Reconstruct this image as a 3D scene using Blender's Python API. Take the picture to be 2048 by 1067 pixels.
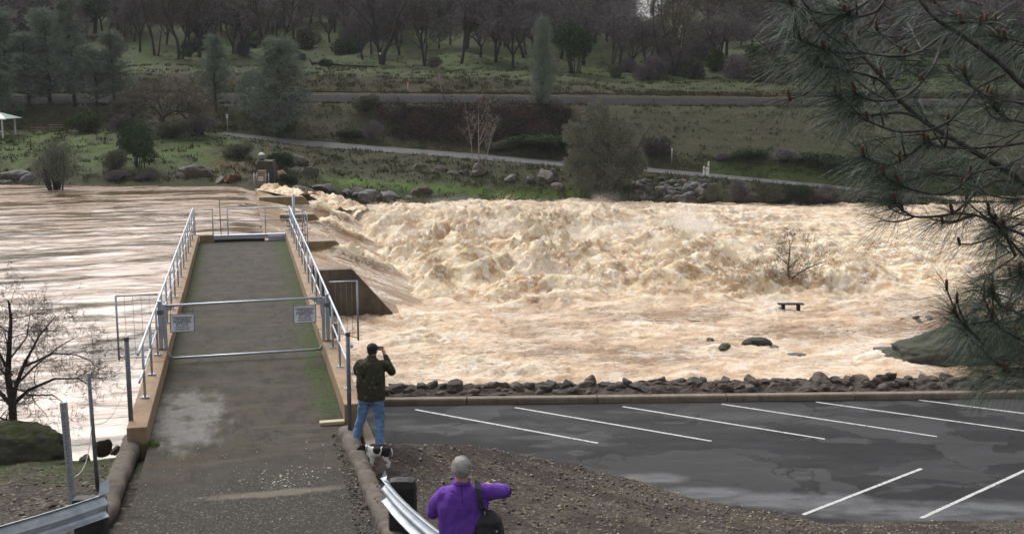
import bpy, bmesh, math, random
import numpy as np
from mathutils import Vector, Matrix, Euler, Quaternion, noise as mnoise

for o in list(bpy.data.objects): bpy.data.objects.remove(o)
SC = bpy.context.scene
COL = SC.collection
R = math.radians

# ------------------------------------------------------------------ camera
F = 2200.0; CX, CY = 1024.0, 533.5; HORIZON = 180.0; HC = 5.9
PITCH = math.atan((CY - HORIZON) / F)
cam_d = bpy.data.cameras.new('camera'); cam = bpy.data.objects.new('camera', cam_d); COL.objects.link(cam)
cam_d.sensor_width = 36; cam_d.lens = 36 * F / 2048; cam_d.clip_end = 3000; cam_d.clip_start = 0.1
cam.location = (0, 0, HC); cam.rotation_euler = (math.pi / 2 - PITCH, 0, 0)
SC.camera = cam

# ------------------------------------------------------------------ sky, sun, exposure (overcast winter day)
SUN_EL, SUN_AZ = R(48), R(-35)          # azimuth measured from the view direction, to the left
w = bpy.data.worlds.new('World'); SC.world = w; w.use_nodes = True
wt = w.node_tree; wt.nodes.clear()
sky = wt.nodes.new('ShaderNodeTexSky'); sky.sky_type = 'NISHITA'; sky.sun_disc = False
sky.sun_elevation = SUN_EL; sky.sun_rotation = SUN_AZ; sky.air_density = 1.0; sky.dust_density = 6.0; sky.ozone_density = 0.6; sky.altitude = 0
hs = wt.nodes.new('ShaderNodeHueSaturation'); hs.inputs['Saturation'].default_value = 0.18
bg = wt.nodes.new('ShaderNodeBackground'); bg.inputs['Strength'].default_value = 0.15
wo = wt.nodes.new('ShaderNodeOutputWorld')
wt.links.new(sky.outputs[0], hs.inputs['Color']); wt.links.new(hs.outputs[0], bg.inputs['Color']); wt.links.new(bg.outputs[0], wo.inputs['Surface'])
sd = bpy.data.lights.new('sun', 'SUN'); sd.energy = 0.7; sd.angle = R(25); sd.color = (1.0, 0.96, 0.90)
sun = bpy.data.objects.new('sun', sd); COL.objects.link(sun)
sdir = Vector((math.sin(SUN_AZ) * math.cos(SUN_EL), math.cos(SUN_AZ) * math.cos(SUN_EL), math.sin(SUN_EL)))
sun.rotation_euler = sdir.to_track_quat('Z', 'Y').to_euler()
SC.view_settings.view_transform = 'Standard'; SC.view_settings.look = 'None'
SC.view_settings.exposure = 0.42; SC.view_settings.gamma = 1.0; SC.view_settings.use_curve_mapping = False
SC.cycles.max_bounces = 5; SC.cycles.transparent_max_bounces = 6
SC.cycles.diffuse_bounces = 2; SC.cycles.glossy_bounces = 2

# ------------------------------------------------------------------ measuring: pixel of the photograph -> point in the world
CP, SP = math.cos(PITCH), math.sin(PITCH)
def ray(px, py):
    u = (px - CX) / F; v = (CY - py) / F
    return Vector((u, CP + v * SP, -SP + v * CP))
def at_z(px, py, z):
    d = ray(px, py); t = (z - HC) / d.z
    return Vector((d.x * t, d.y * t, z))
def at_Y(px, py, Y):
    d = ray(px, py); t = Y / d.y
    return Vector((d.x * t, Y, HC + d.z * t))
def xs(px, Y): return (px - CX) / F * Y * 1.0          # sideways metres (close to the horizon line)

# ------------------------------------------------------------------ object helpers
def tag(o, label=None, cat=None, group=None, kind=None):
    if label: o['label'] = label
    if cat: o['category'] = cat
    if group: o['group'] = group
    if kind: o['kind'] = kind
    return o
def link(name, me, parent=None, mats=None):
    if mats is not None:
        for m in (mats if isinstance(mats, (list, tuple)) else [mats]): me.materials.append(m)
    o = bpy.data.objects.new(name, me); COL.objects.link(o)
    if parent: o.parent = parent
    return o
def empty(name, loc=(0, 0, 0), rz=0.0, label=None, cat=None, group=None):
    o = bpy.data.objects.new(name, None); COL.objects.link(o)
    o.location = loc; o.rotation_euler = (0, 0, rz); o.empty_display_size = 0.1
    return tag(o, label, cat, group)
KIDS = {}
def copy_tree(root, loc, rz=0.0, s=1.0, label=None, group=None, parent=None):
    c = root.copy(); COL.objects.link(c)
    c.location = loc; c.rotation_euler = (0, 0, rz)
    c.scale = (s, s, s) if not isinstance(s, (tuple, list)) else s
    if label: c['label'] = label
    if group: c['group'] = group
    for ch in root.children:
        k = ch.copy(); COL.objects.link(k); k.parent = c
        for g in ch.children:
            q = g.copy(); COL.objects.link(q); q.parent = k
    return c
def np_mesh(name, V, Fc, smooth=False):
    """fast mesh from arrays; Fc is an (n,k) array or a list of such arrays"""
    me = bpy.data.meshes.new(name)
    V = np.asarray(V, dtype=np.float32)
    Fs = Fc if isinstance(Fc, list) else [Fc]
    loops = np.concatenate([np.asarray(f).reshape(-1) for f in Fs]).astype(np.int32)
    tot = np.concatenate([np.full(len(f), np.asarray(f).shape[1], dtype=np.int32) for f in Fs])
    start = np.concatenate([[0], np.cumsum(tot)[:-1]]).astype(np.int32)
    me.vertices.add(len(V)); me.vertices.foreach_set('co', V.reshape(-1))
    me.loops.add(len(loops)); me.loops.foreach_set('vertex_index', loops)
    me.polygons.add(len(tot)); me.polygons.foreach_set('loop_start', start); me.polygons.foreach_set('loop_total', tot)
    if smooth: me.polygons.foreach_set('use_smooth', np.ones(len(tot), dtype=bool))
    me.update(calc_edges=True); me.validate()
    return me
def grid_faces(nr, nc):
    i = np.arange(nr - 1)[:, None] * nc + np.arange(nc - 1)[None, :]
    i = i.reshape(-1)
    return np.stack([i, i + 1, i + nc + 1, i + nc], axis=1)
def vattr(me, name, vals):
    a = me.attributes.new(name, 'FLOAT', 'POINT'); a.data.foreach_set('value', np.asarray(vals, dtype=np.float32).reshape(-1))
def bm_mesh(bm, name, smooth=False):
    me = bpy.data.meshes.new(name); bmesh.ops.recalc_face_normals(bm, faces=bm.faces[:])
    bm.to_mesh(me); bm.free()
    if smooth:
        for p in me.polygons: p.use_smooth = True
    return me
def obj(name, bm, m, parent=None, smooth=False):
    return link(name, bm_mesh(bm, name, smooth), parent, m)
def box(bm, c, s, rot=None, bev=0.0, mi=0):
    M = Matrix.Translation(c) @ (rot if rot is not None else Matrix.Identity(4)) @ Matrix.Diagonal((s[0], s[1], s[2], 1))
    r = bmesh.ops.create_cube(bm, size=1.0, matrix=M)
    vs = r['verts']; fs = set(f for v in vs for f in v.link_faces)
    for f in fs: f.material_index = mi
    if bev > 0:
        es = set(e for v in vs for e in v.link_edges)
        bmesh.ops.bevel(bm, geom=list(es), offset=bev, segments=2, affect='EDGES', profile=0.6)
def frame(d):
    d = Vector(d).normalized()
    a = Vector((0, 0, 1)) if abs(d.z) < 0.95 else Vector((1, 0, 0))
    x = d.cross(a).normalized(); y = x.cross(d).normalized()
    return x, y, d
def tube(bm, pts, r, n=8, cap=True, mi=0):
    pts = [Vector(p) for p in pts]; rs = r if isinstance(r, (list, tuple)) else [r] * len(pts)
    rings = []
    for i, p in enumerate(pts):
        d = (pts[min(i + 1, len(pts) - 1)] - pts[max(i - 1, 0)])
        x, y, _ = frame(d)
        rings.append([bm.verts.new(p + (x * math.cos(2 * math.pi * k / n) + y * math.sin(2 * math.pi * k / n)) * rs[i]) for k in range(n)])
    for a, b in zip(rings, rings[1:]):
        for k in range(n):
            f = bm.faces.new((a[k], a[(k + 1) % n], b[(k + 1) % n], b[k])); f.smooth = True; f.material_index = mi
    if cap:
        f = bm.faces.new(rings[0]); f.material_index = mi
        f = bm.faces.new(rings[-1][::-1]); f.material_index = mi
def prism(bm, poly, thick, axis='y', mi=0):
    """poly in (u,v) extruded by thick = (t0,t1) along axis"""
    def P(u, v, t): return {'y': (u, t, v), 'x': (t, u, v), 'z': (u, v, t)}[axis]
    a = [bm.verts.new(P(u, v, thick[0])) for u, v in poly]; b = [bm.verts.new(P(u, v, thick[1])) for u, v in poly]
    n = len(poly)
    bm.faces.new(a).material_index = mi; bm.faces.new(b[::-1]).material_index = mi
    for k in range(n): bm.faces.new((a[k], b[k], b[(k + 1) % n], a[(k + 1) % n])).material_index = mi
def sweep(bm, prof, path, closed=True, side=None, cap=True, mi=0, smooth=False):
    """prof: (u sideways, v up) ; path: points; swept keeping Z up"""
    path = [Vector(p) for p in path]; rings = []
    for i, p in enumerate(path):
        d = path[min(i + 1, len(path) - 1)] - path[max(i - 1, 0)]; d.z = 0; d.normalize()
        s = Vector((d.y, -d.x, 0))
        rings.append([bm.verts.new(p + s * u + Vector((0, 0, v))) for u, v in prof])
    n = len(prof)
    for a, b in zip(rings, rings[1:]):
        for k in range(n if closed else n - 1):
            f = bm.faces.new((a[k], a[(k + 1) % n], b[(k + 1) % n], b[k])); f.material_index = mi; f.smooth = smooth
    if closed and cap:
        bm.faces.new(rings[0][::-1]).material_index = mi; bm.faces.new(rings[-1]).material_index = mi
def displace(me, amp, scale, seed=0, oct=3):
    n = len(me.vertices); co = np.empty(n * 3, np.float32); me.vertices.foreach_get('co', co); co = co.reshape(-1, 3)
    off = Vector((seed * 13.7, seed * 7.1, seed * 3.3))
    for i in range(n):
        v = Vector(co[i].tolist()); nn = me.vertices[i].normal
        co[i] += np.array(nn) * amp * mnoise.fractal(v * scale + off, 1.0, 2.0, oct)
    me.vertices.foreach_set('co', co.reshape(-1)); me.update()

# ------------------------------------------------------------------ vectorised noise
_rng = np.random.default_rng(7)
_perm = _rng.permutation(4096); _ang = _rng.random(4096) * 2 * np.pi; _gx = np.cos(_ang); _gy = np.sin(_ang)
def perlin(x, y):
    xi = np.floor(x).astype(np.int64); yi = np.floor(y).astype(np.int64); xf = x - xi; yf = y - yi
    u = xf ** 3 * (xf * (xf * 6 - 15) + 10); v = yf ** 3 * (yf * (yf * 6 - 15) + 10)
    def g(ix, iy, dx, dy):
        h = _perm[(_perm[ix & 4095] + iy) & 4095]; return _gx[h] * dx + _gy[h] * dy
    a = g(xi, yi, xf, yf); b = g(xi + 1, yi, xf - 1, yf); c = g(xi, yi + 1, xf, yf - 1); d = g(xi + 1, yi + 1, xf - 1, yf - 1)
    return 1.5 * ((a * (1 - u) + b * u) * (1 - v) + (c * (1 - u) + d * u) * v)
def fbm(x, y, o=4, g=0.5, l=2.0):
    s = 0; a = 1.0; t = 0
    for k in range(o):
        s = s + a * perlin(x + 37.1 * k, y - 11.3 * k); t += a; a *= g; x = x * l; y = y * l
    return s / t
def billow(x, y, o=4, g=0.5, l=2.1):
    s = 0; a = 1.0; t = 0
    for k in range(o):
        s = s + a * np.abs(perlin(x + 17.1 * k, y + 31.3 * k)); t += a; a *= g; x = x * l; y = y * l
    return s / t
def ridge(x, y, o=4, g=0.5, l=2.1):
    s = 0; a = 1.0; t = 0
    for k in range(o):
        s = s + a * (1 - np.abs(perlin(x + 17.1 * k, y + 31.3 * k)) * 1.6); t += a; a *= g; x = x * l; y = y * l
    return s / t
def sstep(a, b, x):
    t = np.clip((np.asarray(x, dtype=float) - a) / (b - a), 0, 1); return t * t * (3 - 2 * t)

# ------------------------------------------------------------------ material helper
def dim(t, v):
    """scale the base colour of a finished material"""
    l = t.b.inputs['Base Color'].links[0].from_socket; h = t.n('ShaderNodeHueSaturation'); t._in(h.inputs['Color'], l); h.inputs['Value'].default_value = v; t.set('Base Color', h.outputs[0])
class NT:
    def __init__(s, name, rough=0.8, spec=0.5, metal=0.0):
        s.m = bpy.data.materials.new(name); s.m.use_nodes = True; s.t = s.m.node_tree
        s.b = s.t.nodes['Principled BSDF']; s.set('Roughness', rough); s.set('Metallic', metal); s.set('Specular IOR Level', spec)
    def n(s, typ, **kw):
        x = s.t.nodes.new(typ)
        for k, v in kw.items(): setattr(x, k, v)
        return x
    def _in(s, sock, v):
        if hasattr(v, 'is_linked'): s.t.links.new(v, sock)
        elif isinstance(v, (tuple, list)) and len(v) == 3 and sock.type == 'RGBA': sock.default_value = (*v, 1)
        elif sock.type == 'RGBA' and isinstance(v, (int, float)): sock.default_value = (v, v, v, 1)
        else: sock.default_value = v
    def set(s, k, v): s._in(s.b.inputs[k], v)
    def coord(s, kind='Object'): return s.n('ShaderNodeTexCoord').outputs[kind]
    def pos(s): return s.n('ShaderNodeNewGeometry').outputs['Position']
    def attr(s, name): return s.n('ShaderNodeAttribute', attribute_name=name).outputs['Fac']
    def map(s, v, sc=(1, 1, 1), rot=(0, 0, 0), loc=(0, 0, 0)):
        x = s.n('ShaderNodeMapping'); s._in(x.inputs['Vector'], v); x.inputs['Scale'].default_value = sc; x.inputs['Rotation'].default_value = rot; x.inputs['Location'].default_value = loc
        return x.outputs[0]
    def noise(s, v, scale, detail=4, rough=0.55, dist=0.0):
        x = s.n('ShaderNodeTexNoise'); s._in(x.inputs['Vector'], v); x.inputs['Scale'].default_value = scale
        x.inputs['Detail'].default_value = detail; x.inputs['Roughness'].default_value = rough; x.inputs['Distortion'].default_value = dist
        return x.outputs['Fac']
    def vor(s, v, scale, feature='F1', out='Distance'):
        x = s.n('ShaderNodeTexVoronoi', feature=feature); s._in(x.inputs['Vector'], v); x.inputs['Scale'].default_value = scale
        return x.outputs[out]
    def ramp(s, f, stops, interp='LINEAR'):
        x = s.n('ShaderNodeValToRGB'); s._in(x.inputs[0], f); r = x.color_ramp; r.interpolation = interp
        while len(r.elements) < len(stops): r.elements.new(0.5)
        for e, (p, c) in zip(r.elements, stops):
            e.position = p; e.color = (*c, 1) if isinstance(c, (tuple, list)) else (c, c, c, 1)
        return x.outputs['Color']
    def step(s, f, a, b): return s.ramp(f, [(a, 0.0), (b, 1.0)])
    def mix(s, f, a, b, mode='MIX'):
        x = s.n('ShaderNodeMix', data_type='RGBA', blend_type=mode); s._in(x.inputs[0], f); s._in(x.inputs[6], a); s._in(x.inputs[7], b)
        return x.outputs[2]
    def math(s, op, a, b=0.0, clamp=False):
        x = s.n('ShaderNodeMath', operation=op, use_clamp=clamp); s._in(x.inputs[0], a); s._in(x.inputs[1], b); return x.outputs[0]
    def sep(s, v):
        x = s.n('ShaderNodeSeparateXYZ'); s._in(x.inputs[0], v); return x.outputs
    def bump(s, h, st=0.5, dist=0.02, nrm=None):
        x = s.n('ShaderNodeBump'); s._in(x.inputs['Height'], h); x.inputs['Strength'].default_value = st; x.inputs['Distance'].default_value = dist
        if nrm is not None: s._in(x.inputs['Normal'], nrm)
        s.set('Normal', x.outputs[0]); return x.outputs[0]
    def ellipse(s, c, rx, ry, soft=0.5, wob=0.0, nz=None):
        """0..1 mask of an ellipse patch in x,y of coordinate c (cx,cy given in rx tuple)"""
        (cx, ax), (cy, ay) = rx, ry
        o = s.sep(c)
        u = s.math('DIVIDE', s.math('SUBTRACT', o[0], cx), ax); v = s.math('DIVIDE', s.math('SUBTRACT', o[1], cy), ay)
        d = s.math('SQRT', s.math('ADD', s.math('MULTIPLY', u, u), s.math('MULTIPLY', v, v)))
        if nz is not None: d = s.math('ADD', d, s.math('MULTIPLY', s.math('SUBTRACT', nz, 0.5), wob))
        return s.ramp(d, [(max(0.0, (1 - soft)) * 0.5, 1.0), (0.5, 0.0)]) if False else s.math('SUBTRACT', 1.0, s.math('MULTIPLY', s.math('SUBTRACT', d, 1 - soft), 1.0 / soft, True), True)
def simple(name, c1, c2, scale=8, rough=0.7, metal=0.0, bump=0.0, kind='Object', detail=4, spec=0.5, bd=0.01):
    t = NT(name, rough, spec, metal); nz = t.noise(t.coord(kind), scale, detail)
    t.set('Base Color', t.mix(t.step(nz, 0.35, 0.65), c1, c2))
    if bump: t.bump(t.noise(t.coord(kind), scale * 3, 4), bump, bd)
    return t.m

M_ = {}
M_['galv'] = simple('galvanised_steel', (.36, .39, .44), (.50, .54, .60), 25, 0.42, 0.55, 0.05)
M_['galv_dark'] = simple('weathered_steel_post', (.13, .14, .16), (.20, .21, .24), 20, 0.5, 0.5, 0.05)
M_['rust'] = simple('rusty_iron', (.06, .025, .012), (.12, .05, .025), 12, 0.85, 0, 0.3)
M_['black'] = simple('black_rubber', (.012, .012, .013), (.02, .019, .018), 10, 0.7)
M_['dark_wood'] = simple('creosoted_wood', (.012, .008, .007), (.03, .02, .016), 14, 0.85, 0, 0.4)
M_['wood_tan'] = simple('sawn_wood', (.42, .34, .20), (.52, .44, .28), 9, 0.8, 0, 0.2)
M_['white'] = simple('white_paint', (.62, .63, .62), (.75, .75, .73), 12, 0.6)
M_['orange'] = simple('orange_plastic', (.6, .14, .03), (.7, .18, .04), 12, 0.5)
# ================================================================== deck frame: x' = right of the walkway axis, y' = along it
AX = Vector((-0.2465, 1.0, 0)).normalized(); AR = Vector((AX.y, -AX.x, 0))
DECK_RZ = math.atan2(AX.y, AX.x) - math.pi / 2
AOFF = -0.02
def dk(b, a, z=0.0): return AR * (b + AOFF) + AX * a + Vector((0, 0, z))
def to_dk(p): return (p.x * AR.x + p.y * AR.y - AOFF, p.x * AX.x + p.y * AX.y)
def px_dk(px, py, z): return to_dk(at_z(px, py, z))
LOT_Z = -2.6; UP_Z = -4.1; DN_Z = -6.6
DECK_END = px_dk(480, 482, 0)[1]; DECK_NEAR = px_dk(480, 878, 0)[1]
DECK0 = tuple(dk(0, 0, 0))
print('deck', DECK_NEAR, DECK_END)

# ================================================================== far bank terrain
PXC = np.arange(-900, 3001, 14.0)
def col(xsn, v): return np.interp(PXC, xsn, v)
def zof(py, Y):      # height of the point seen at image row py and forward distance Y
    v = (CY - py) / F; return HC + (-SP + v * CP) / (CP + v * SP) * Y
def Yof(py, z):
    v = (CY - py) / F; return (z - HC) / ((-SP + v * CP) / (CP + v * SP))
w_py = col([-900, 0, 440, 520, 560, 620, 700, 800, 1000, 1150, 1300, 1500, 1800, 2048, 3000], [370, 371, 374, 374, 376, 392, 416, 414, 408, 404, 408, 412, 411, 406, 400])
w_z = col([-900, 545, 600, 690, 3000], [UP_Z, UP_Z, -4.8, DN_Z, DN_Z])
w_Y = Yof(w_py, w_z)
rows = []
def addrow(py, Y, jit=0.0, z=None):
    rows.append((Y, zof(py, Y) if z is None else z, jit))
addrow(None, w_Y - 14, 0, w_z - 2.5)
addrow(w_py + 2, w_Y, 0.15)
# bank between the water and the road / lawn
lr_py = col([-900, 0, 240, 330, 457, 600, 860, 1131, 1277, 1415, 1674, 1933, 2100, 3000], [300, 283, 268, 262, 272, 292, 312, 334, 343, 355, 378, 406, 408, 400])      # lower edge of road (lawn edge at left)
ur_py = col([-900, 0, 240, 330, 457, 600, 860, 1131, 1277, 1415, 1674, 1933, 2100, 3000], [266, 262, 258, 256, 266, 281, 301, 323, 334, 347, 371, 398, 402, 396])
r_Y = col([-900, 0, 457, 600, 1131, 1415, 1700, 1933, 3000], [132, 135, 140, 138, 131, 127.5, 124.5, 122.8, 122])
t1 = w_py * .62 + lr_py * .38; Y1 = w_Y + (r_Y - w_Y) * .30
addrow(t1 + col([-900, 600, 700, 1100, 3000], [0, 0, -6, -4, 0]), Y1, 0.35)
t2 = w_py * .25 + lr_py * .75
addrow(t2, w_Y + (r_Y - w_Y) * .66, 0.3)
addrow(lr_py, r_Y, 0.0)
R_ROAD0 = len(rows) - 1
ru_Y = r_Y + col([-900, 400, 457, 3000], [9, 9, 7.0, 7.0])
addrow(ur_py, ru_Y, 0.0)
# embankment up to the railway
lb_py = col([-900, 0, 300, 600, 1200, 2048, 3000], [214, 212, 210, 207, 212, 217, 220])
tb_py = col([-900, 0, 600, 1300, 2048, 3000], [192, 190, 187.5, 193, 201, 206])
addrow((ur_py * .72 + lb_py * .28) + 2, ru_Y + 2.8, 0.3)
addrow(lb_py, np.maximum(ru_Y + 9, 150), 0.1)
b_Y = rows[-1][0]
addrow(lb_py - 1.2, b_Y + 1.6, 0.0)
R_BAL0 = len(rows) - 1
addrow(tb_py, b_Y + 4.0, 0.0)
addrow(tb_py - .6, b_Y + 8.0, 0.0)
R_BAL1 = len(rows) - 1
cb_py = col([-900, 0, 300, 600, 1000, 1150, 1300, 1700, 3000], [150, 150, 148, 151, 160, 168, 184, 188, 190])
addrow(tb_py - 5, b_Y + 9.5, 0.1)
addrow(cb_py, b_Y + 14, 0.3)
cm_py = col([-900, 0, 600, 1100, 1300, 2048, 3000], [128, 128, 132, 142, 150, 160, 165])
addrow(cm_py, b_Y + 34, 0.6)
h1 = col([-900, 0, 600, 1100, 1270, 1500, 2048, 3000], [70, 70, 72, 85, 98, 90, 100, 100])
addrow(h1, b_Y + 88, 1.2)
h2 = col([-900, 0, 600, 1100, 1270, 1420, 2048, 3000], [8, 8, 10, 25, 62, 35, 40, 40])
addrow(h2, b_Y + 175, 2.0)
h3 = col([-900, 0, 600, 1100, 1180, 1270, 1350, 1450, 2048, 3000], [-45, -45, -40, -25, 10, 46, 20, -25, -25, -25])
addrow(h3, b_Y + 265, 2.0)
addrow(None, b_Y + 330, 0, zof(h3, b_Y + 265) - 8)
addrow(None, b_Y + 900, 0, zof(h3, b_Y + 265) * 0 - 10)
CY_ = np.array([np.broadcast_to(r[0], PXC.shape) for r in rows]); CZ_ = np.array([np.broadcast_to(r[1], PXC.shape) for r in rows]); CJ_ = np.array([r[2] for r in rows])
SUB = [3, 7, 7, 7, 8, 5, 6, 8, 2, 5, 3, 3, 6, 9, 10, 10, 10, 3, 3]
SUB = (SUB + [4] * 10)[:len(rows) - 1]
TY, TZ, TJ, TR = [], [], [], []
for i in range(len(rows) - 1):
    for k in range(SUB[i]):
        t = k / SUB[i]
        TY.append(CY_[i] * (1 - t) + CY_[i + 1] * t); TZ.append(CZ_[i] * (1 - t) + CZ_[i + 1] * t)
        TJ.append(CJ_[i] * (1 - t) + CJ_[i + 1] * t if 0 else min(CJ_[i], CJ_[i + 1]) + (max(CJ_[i], CJ_[i + 1]) - min(CJ_[i], CJ_[i + 1])) * math.sin(math.pi * t) ** 1 if CJ_[i] != CJ_[i + 1] else CJ_[i]); TR.append(i + t)
TY.append(CY_[-1]); TZ.append(CZ_[-1]); TJ.append(0); TR.append(len(rows) - 1)
TY = np.array(TY); TZ = np.array(TZ); TJ = np.array(TJ)[:, None]; TR = np.array(TR)
TX = (PXC[None, :] - CX) / F * TY * (1 / CP) * 0.98 + 0 * TY
TZ = TZ + TJ * 1.6 * fbm(TX / 7.0, TY / 7.0, 4)
def terrain_z(x, Y):
    p = x / (Y * 0.98 / CP) * F + CX
    c = np.clip((p - PXC[0]) / 14.0, 0, len(PXC) - 1.001); i = int(c); f = c - i
    za = np.interp(Y, TY[:, i], TZ[:, i]); zb = np.interp(Y, TY[:, i + 1], TZ[:, i + 1])
    return float(za * (1 - f) + zb * f)
def on_bank(px, Y, dz=0.0):
    """point of the far bank in image column px (measured at terrain height) at distance Y"""
    x = (px - CX) / F * Y * 0.98 / CP
    return Vector((x, Y, terrain_z(x, Y) + dz))
def row_at(px, py):
    """distance at which the bank is seen at (px,py)"""
    i = int(np.clip((px - PXC[0]) / 14.0, 0, len(PXC) - 1)); best = None
    for y in np.arange(TY[6, i], 480, 0.7):
        z = np.interp(y, TY[:, i], TZ[:, i])
        if z >= zof(py, y): return float(y)
    return 300.0
def bank_px(px, py, dz=0.0):
    Y = row_at(px, py); return on_bank(px, Y, dz)
V = np.stack([TX, TY, TZ], -1).reshape(-1, 3)
me = np_mesh('hillside', V, grid_faces(len(TR), len(PXC)), True)
P2 = np.broadcast_to(PXC[None, :], TX.shape); R2 = np.broadcast_to(TR[:, None], TX.shape)
n1 = fbm(TX / 9, TY / 5, 4); n2 = fbm(TX / 3 + 50, TY / 2, 3)
ROW = {'road': R_ROAD0, 'bal0': R_BAL0, 'bal1': R_BAL1}
soil = sstep(.1, .5, n2 + .15) * .35
cut = sstep(R_BAL1 + .1, R_BAL1 + .6, R2) * (1 - sstep(R_BAL1 + 1.9, R_BAL1 + 2.1, R2)) * (1 - sstep(1080, 1250, P2))
soil = np.maximum(soil, cut * (.75 + .4 * n1))
red = sstep(380, 430, P2) * (1 - sstep(600, 660, P2)) * sstep(1.4, 2.2, R2) * (1 - sstep(3.6, 4, R2)) * sstep(.0, .25, n1)
red = np.maximum(red, sstep(330, 420, P2) * (1 - sstep(480, 560, P2)) * sstep(R_BAL1, R_BAL1 + .5, R2) * (1 - sstep(R_BAL1 + 1.6, R_BAL1 + 2, R2)) * sstep(-.1, .2, n2))
bright = np.exp(-((R2 - (1.55 + .5 * sstep(1200, 560, P2))) / .28) ** 2) * sstep(600, 680, P2) * (1 - sstep(1150, 1230, P2))
bright = np.maximum(bright, sstep(R_BAL1 + 2.0, R_BAL1 + 2.6, R2) * sstep(-.25, .3, n1 + .1) * .5)
bright = np.maximum(bright, .8 * (1 - sstep(420, 560, P2)) * sstep(1.5, 2.2, R2) * (1 - sstep(R_ROAD0 + 1, R_ROAD0 + 1.3, R2)) * sstep(-.3, .2, n2))
bright = np.maximum(bright, .7 * sstep(R_BAL0 - .35, R_BAL0 - .15, R2) * (1 - sstep(R_BAL0 - .02, R_BAL0 + .05, R2)))
bright = np.maximum(bright, .6 * sstep(1400, 1450, P2) * sstep(R_ROAD0 + .9, R_ROAD0 + 1.1, R2) * (1 - sstep(R_ROAD0 + 1.5, R_ROAD0 + 2, R2)))
vattr(me, 'soil', soil); vattr(me, 'red', red); vattr(me, 'bright', bright)
t = NT('winter_grass_bank', 0.95, 0.2); c = t.pos()
big = t.noise(c, .25, 5, .6); fine = t.noise(t.map(c, (1, .5, 1)), 2.2, 6, .7)
g = t.mix(t.step(big, .35, .65), (.036, .040, .017), (.056, .052, .028))
g = t.mix(t.attr('bright'), g, t.mix(t.step(fine, .3, .7), (.066, .120, .024), (.105, .175, .034)))
g = t.mix(t.math('MULTIPLY', t.attr('soil'), t.step(fine, .25, .6)), g, (.050, .034, .022))
g = t.mix(t.math('MULTIPLY', t.attr('red'), t.step(fine, .35, .6)), g, (.085, .036, .018))
g = t.mix(t.step(fine, .52, .66), g, (.022, .024, .014)); g = t.mix(t.step(t.noise(c, 1.1, 5, .7), .55, .68), g, (.085, .072, .045)); g = t.mix(t.step(t.noise(t.map(c, (1, 1, 1), (0, 0, 0), (31, 7, 3)), .7, 5, .65), .55, .66), g, (.030, .045, .014))
t.set('Base Color', g); t.bump(fine, .8, .35)
hill = link('hillside', me, None, t.m); tag(hill, kind='structure')

# road over the far bank
def strip(name, i0, i1, p0, p1, dz, m, inset=(0, 0)):
    sel = (PXC >= p0) & (PXC <= p1)
    ra = np.linspace(i0, i1, 6); X, Y, Z = [], [], []
    for r in ra:
        k = int(min(r, i1 - 1e-6)); f = r - k
        y = CY_[k] * (1 - f) + CY_[k + 1] * f; z = CZ_[k] * (1 - f) + CZ_[k + 1] * f
        X.append(((PXC - CX) / F * y * .98 / CP)[sel]); Y.append(y[sel]); Z.append(z[sel] + dz)
    X, Y, Z = map(np.array, (X, Y, Z))
    me = np_mesh(name, np.stack([X, Y, Z], -1).reshape(-1, 3), grid_faces(6, X.shape[1]), True)
    return tag(link(name, me, None, m), kind='structure')
t = NT('old_asphalt_road', .85, .2); c = t.pos(); a = t.noise(c, .5, 5); 
t.set('Base Color', t.mix(t.step(a, .35, .65), (.060, .060, .064), (.10, .098, .10)))
strip('road', R_ROAD0, R_ROAD0 + 1, 440, 1960, .06, t.m)
t = NT('railway_ballast', .95, .3); c = t.pos(); a = t.noise(c, 3.0, 5, .8); b = t.noise(c, .3, 3)
t.set('Base Color', t.mix(t.step(a, .3, .7), (.012, .011, .012), (.038, .034, .037))); t.bump(a, 1, .3)
strip('railway_ballast', R_BAL0, R_BAL1, -900, 3000, .05, t.m)
for k, dy in enumerate((1.4, 2.9)):
    bm = bmesh.new(); zz = CZ_[R_BAL0 + 1] + .2; y = CY_[R_BAL0 + 1] + dy
    pts = [((PXC[i] - CX) / F * y[i] * .98 / CP, y[i], zz[i]) for i in range(0, len(PXC), 4)]
    sweep(bm, [(-.04, 0), (.04, 0), (.04, .17), (-.04, .17)], pts)
    tag(obj('railway_track', bm, M_['rust']), ['nearer steel rail running along the top of the dark ballast', 'farther steel rail running along the top of the dark ballast'][k], 'rail', 'rails of the railway line')

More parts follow.
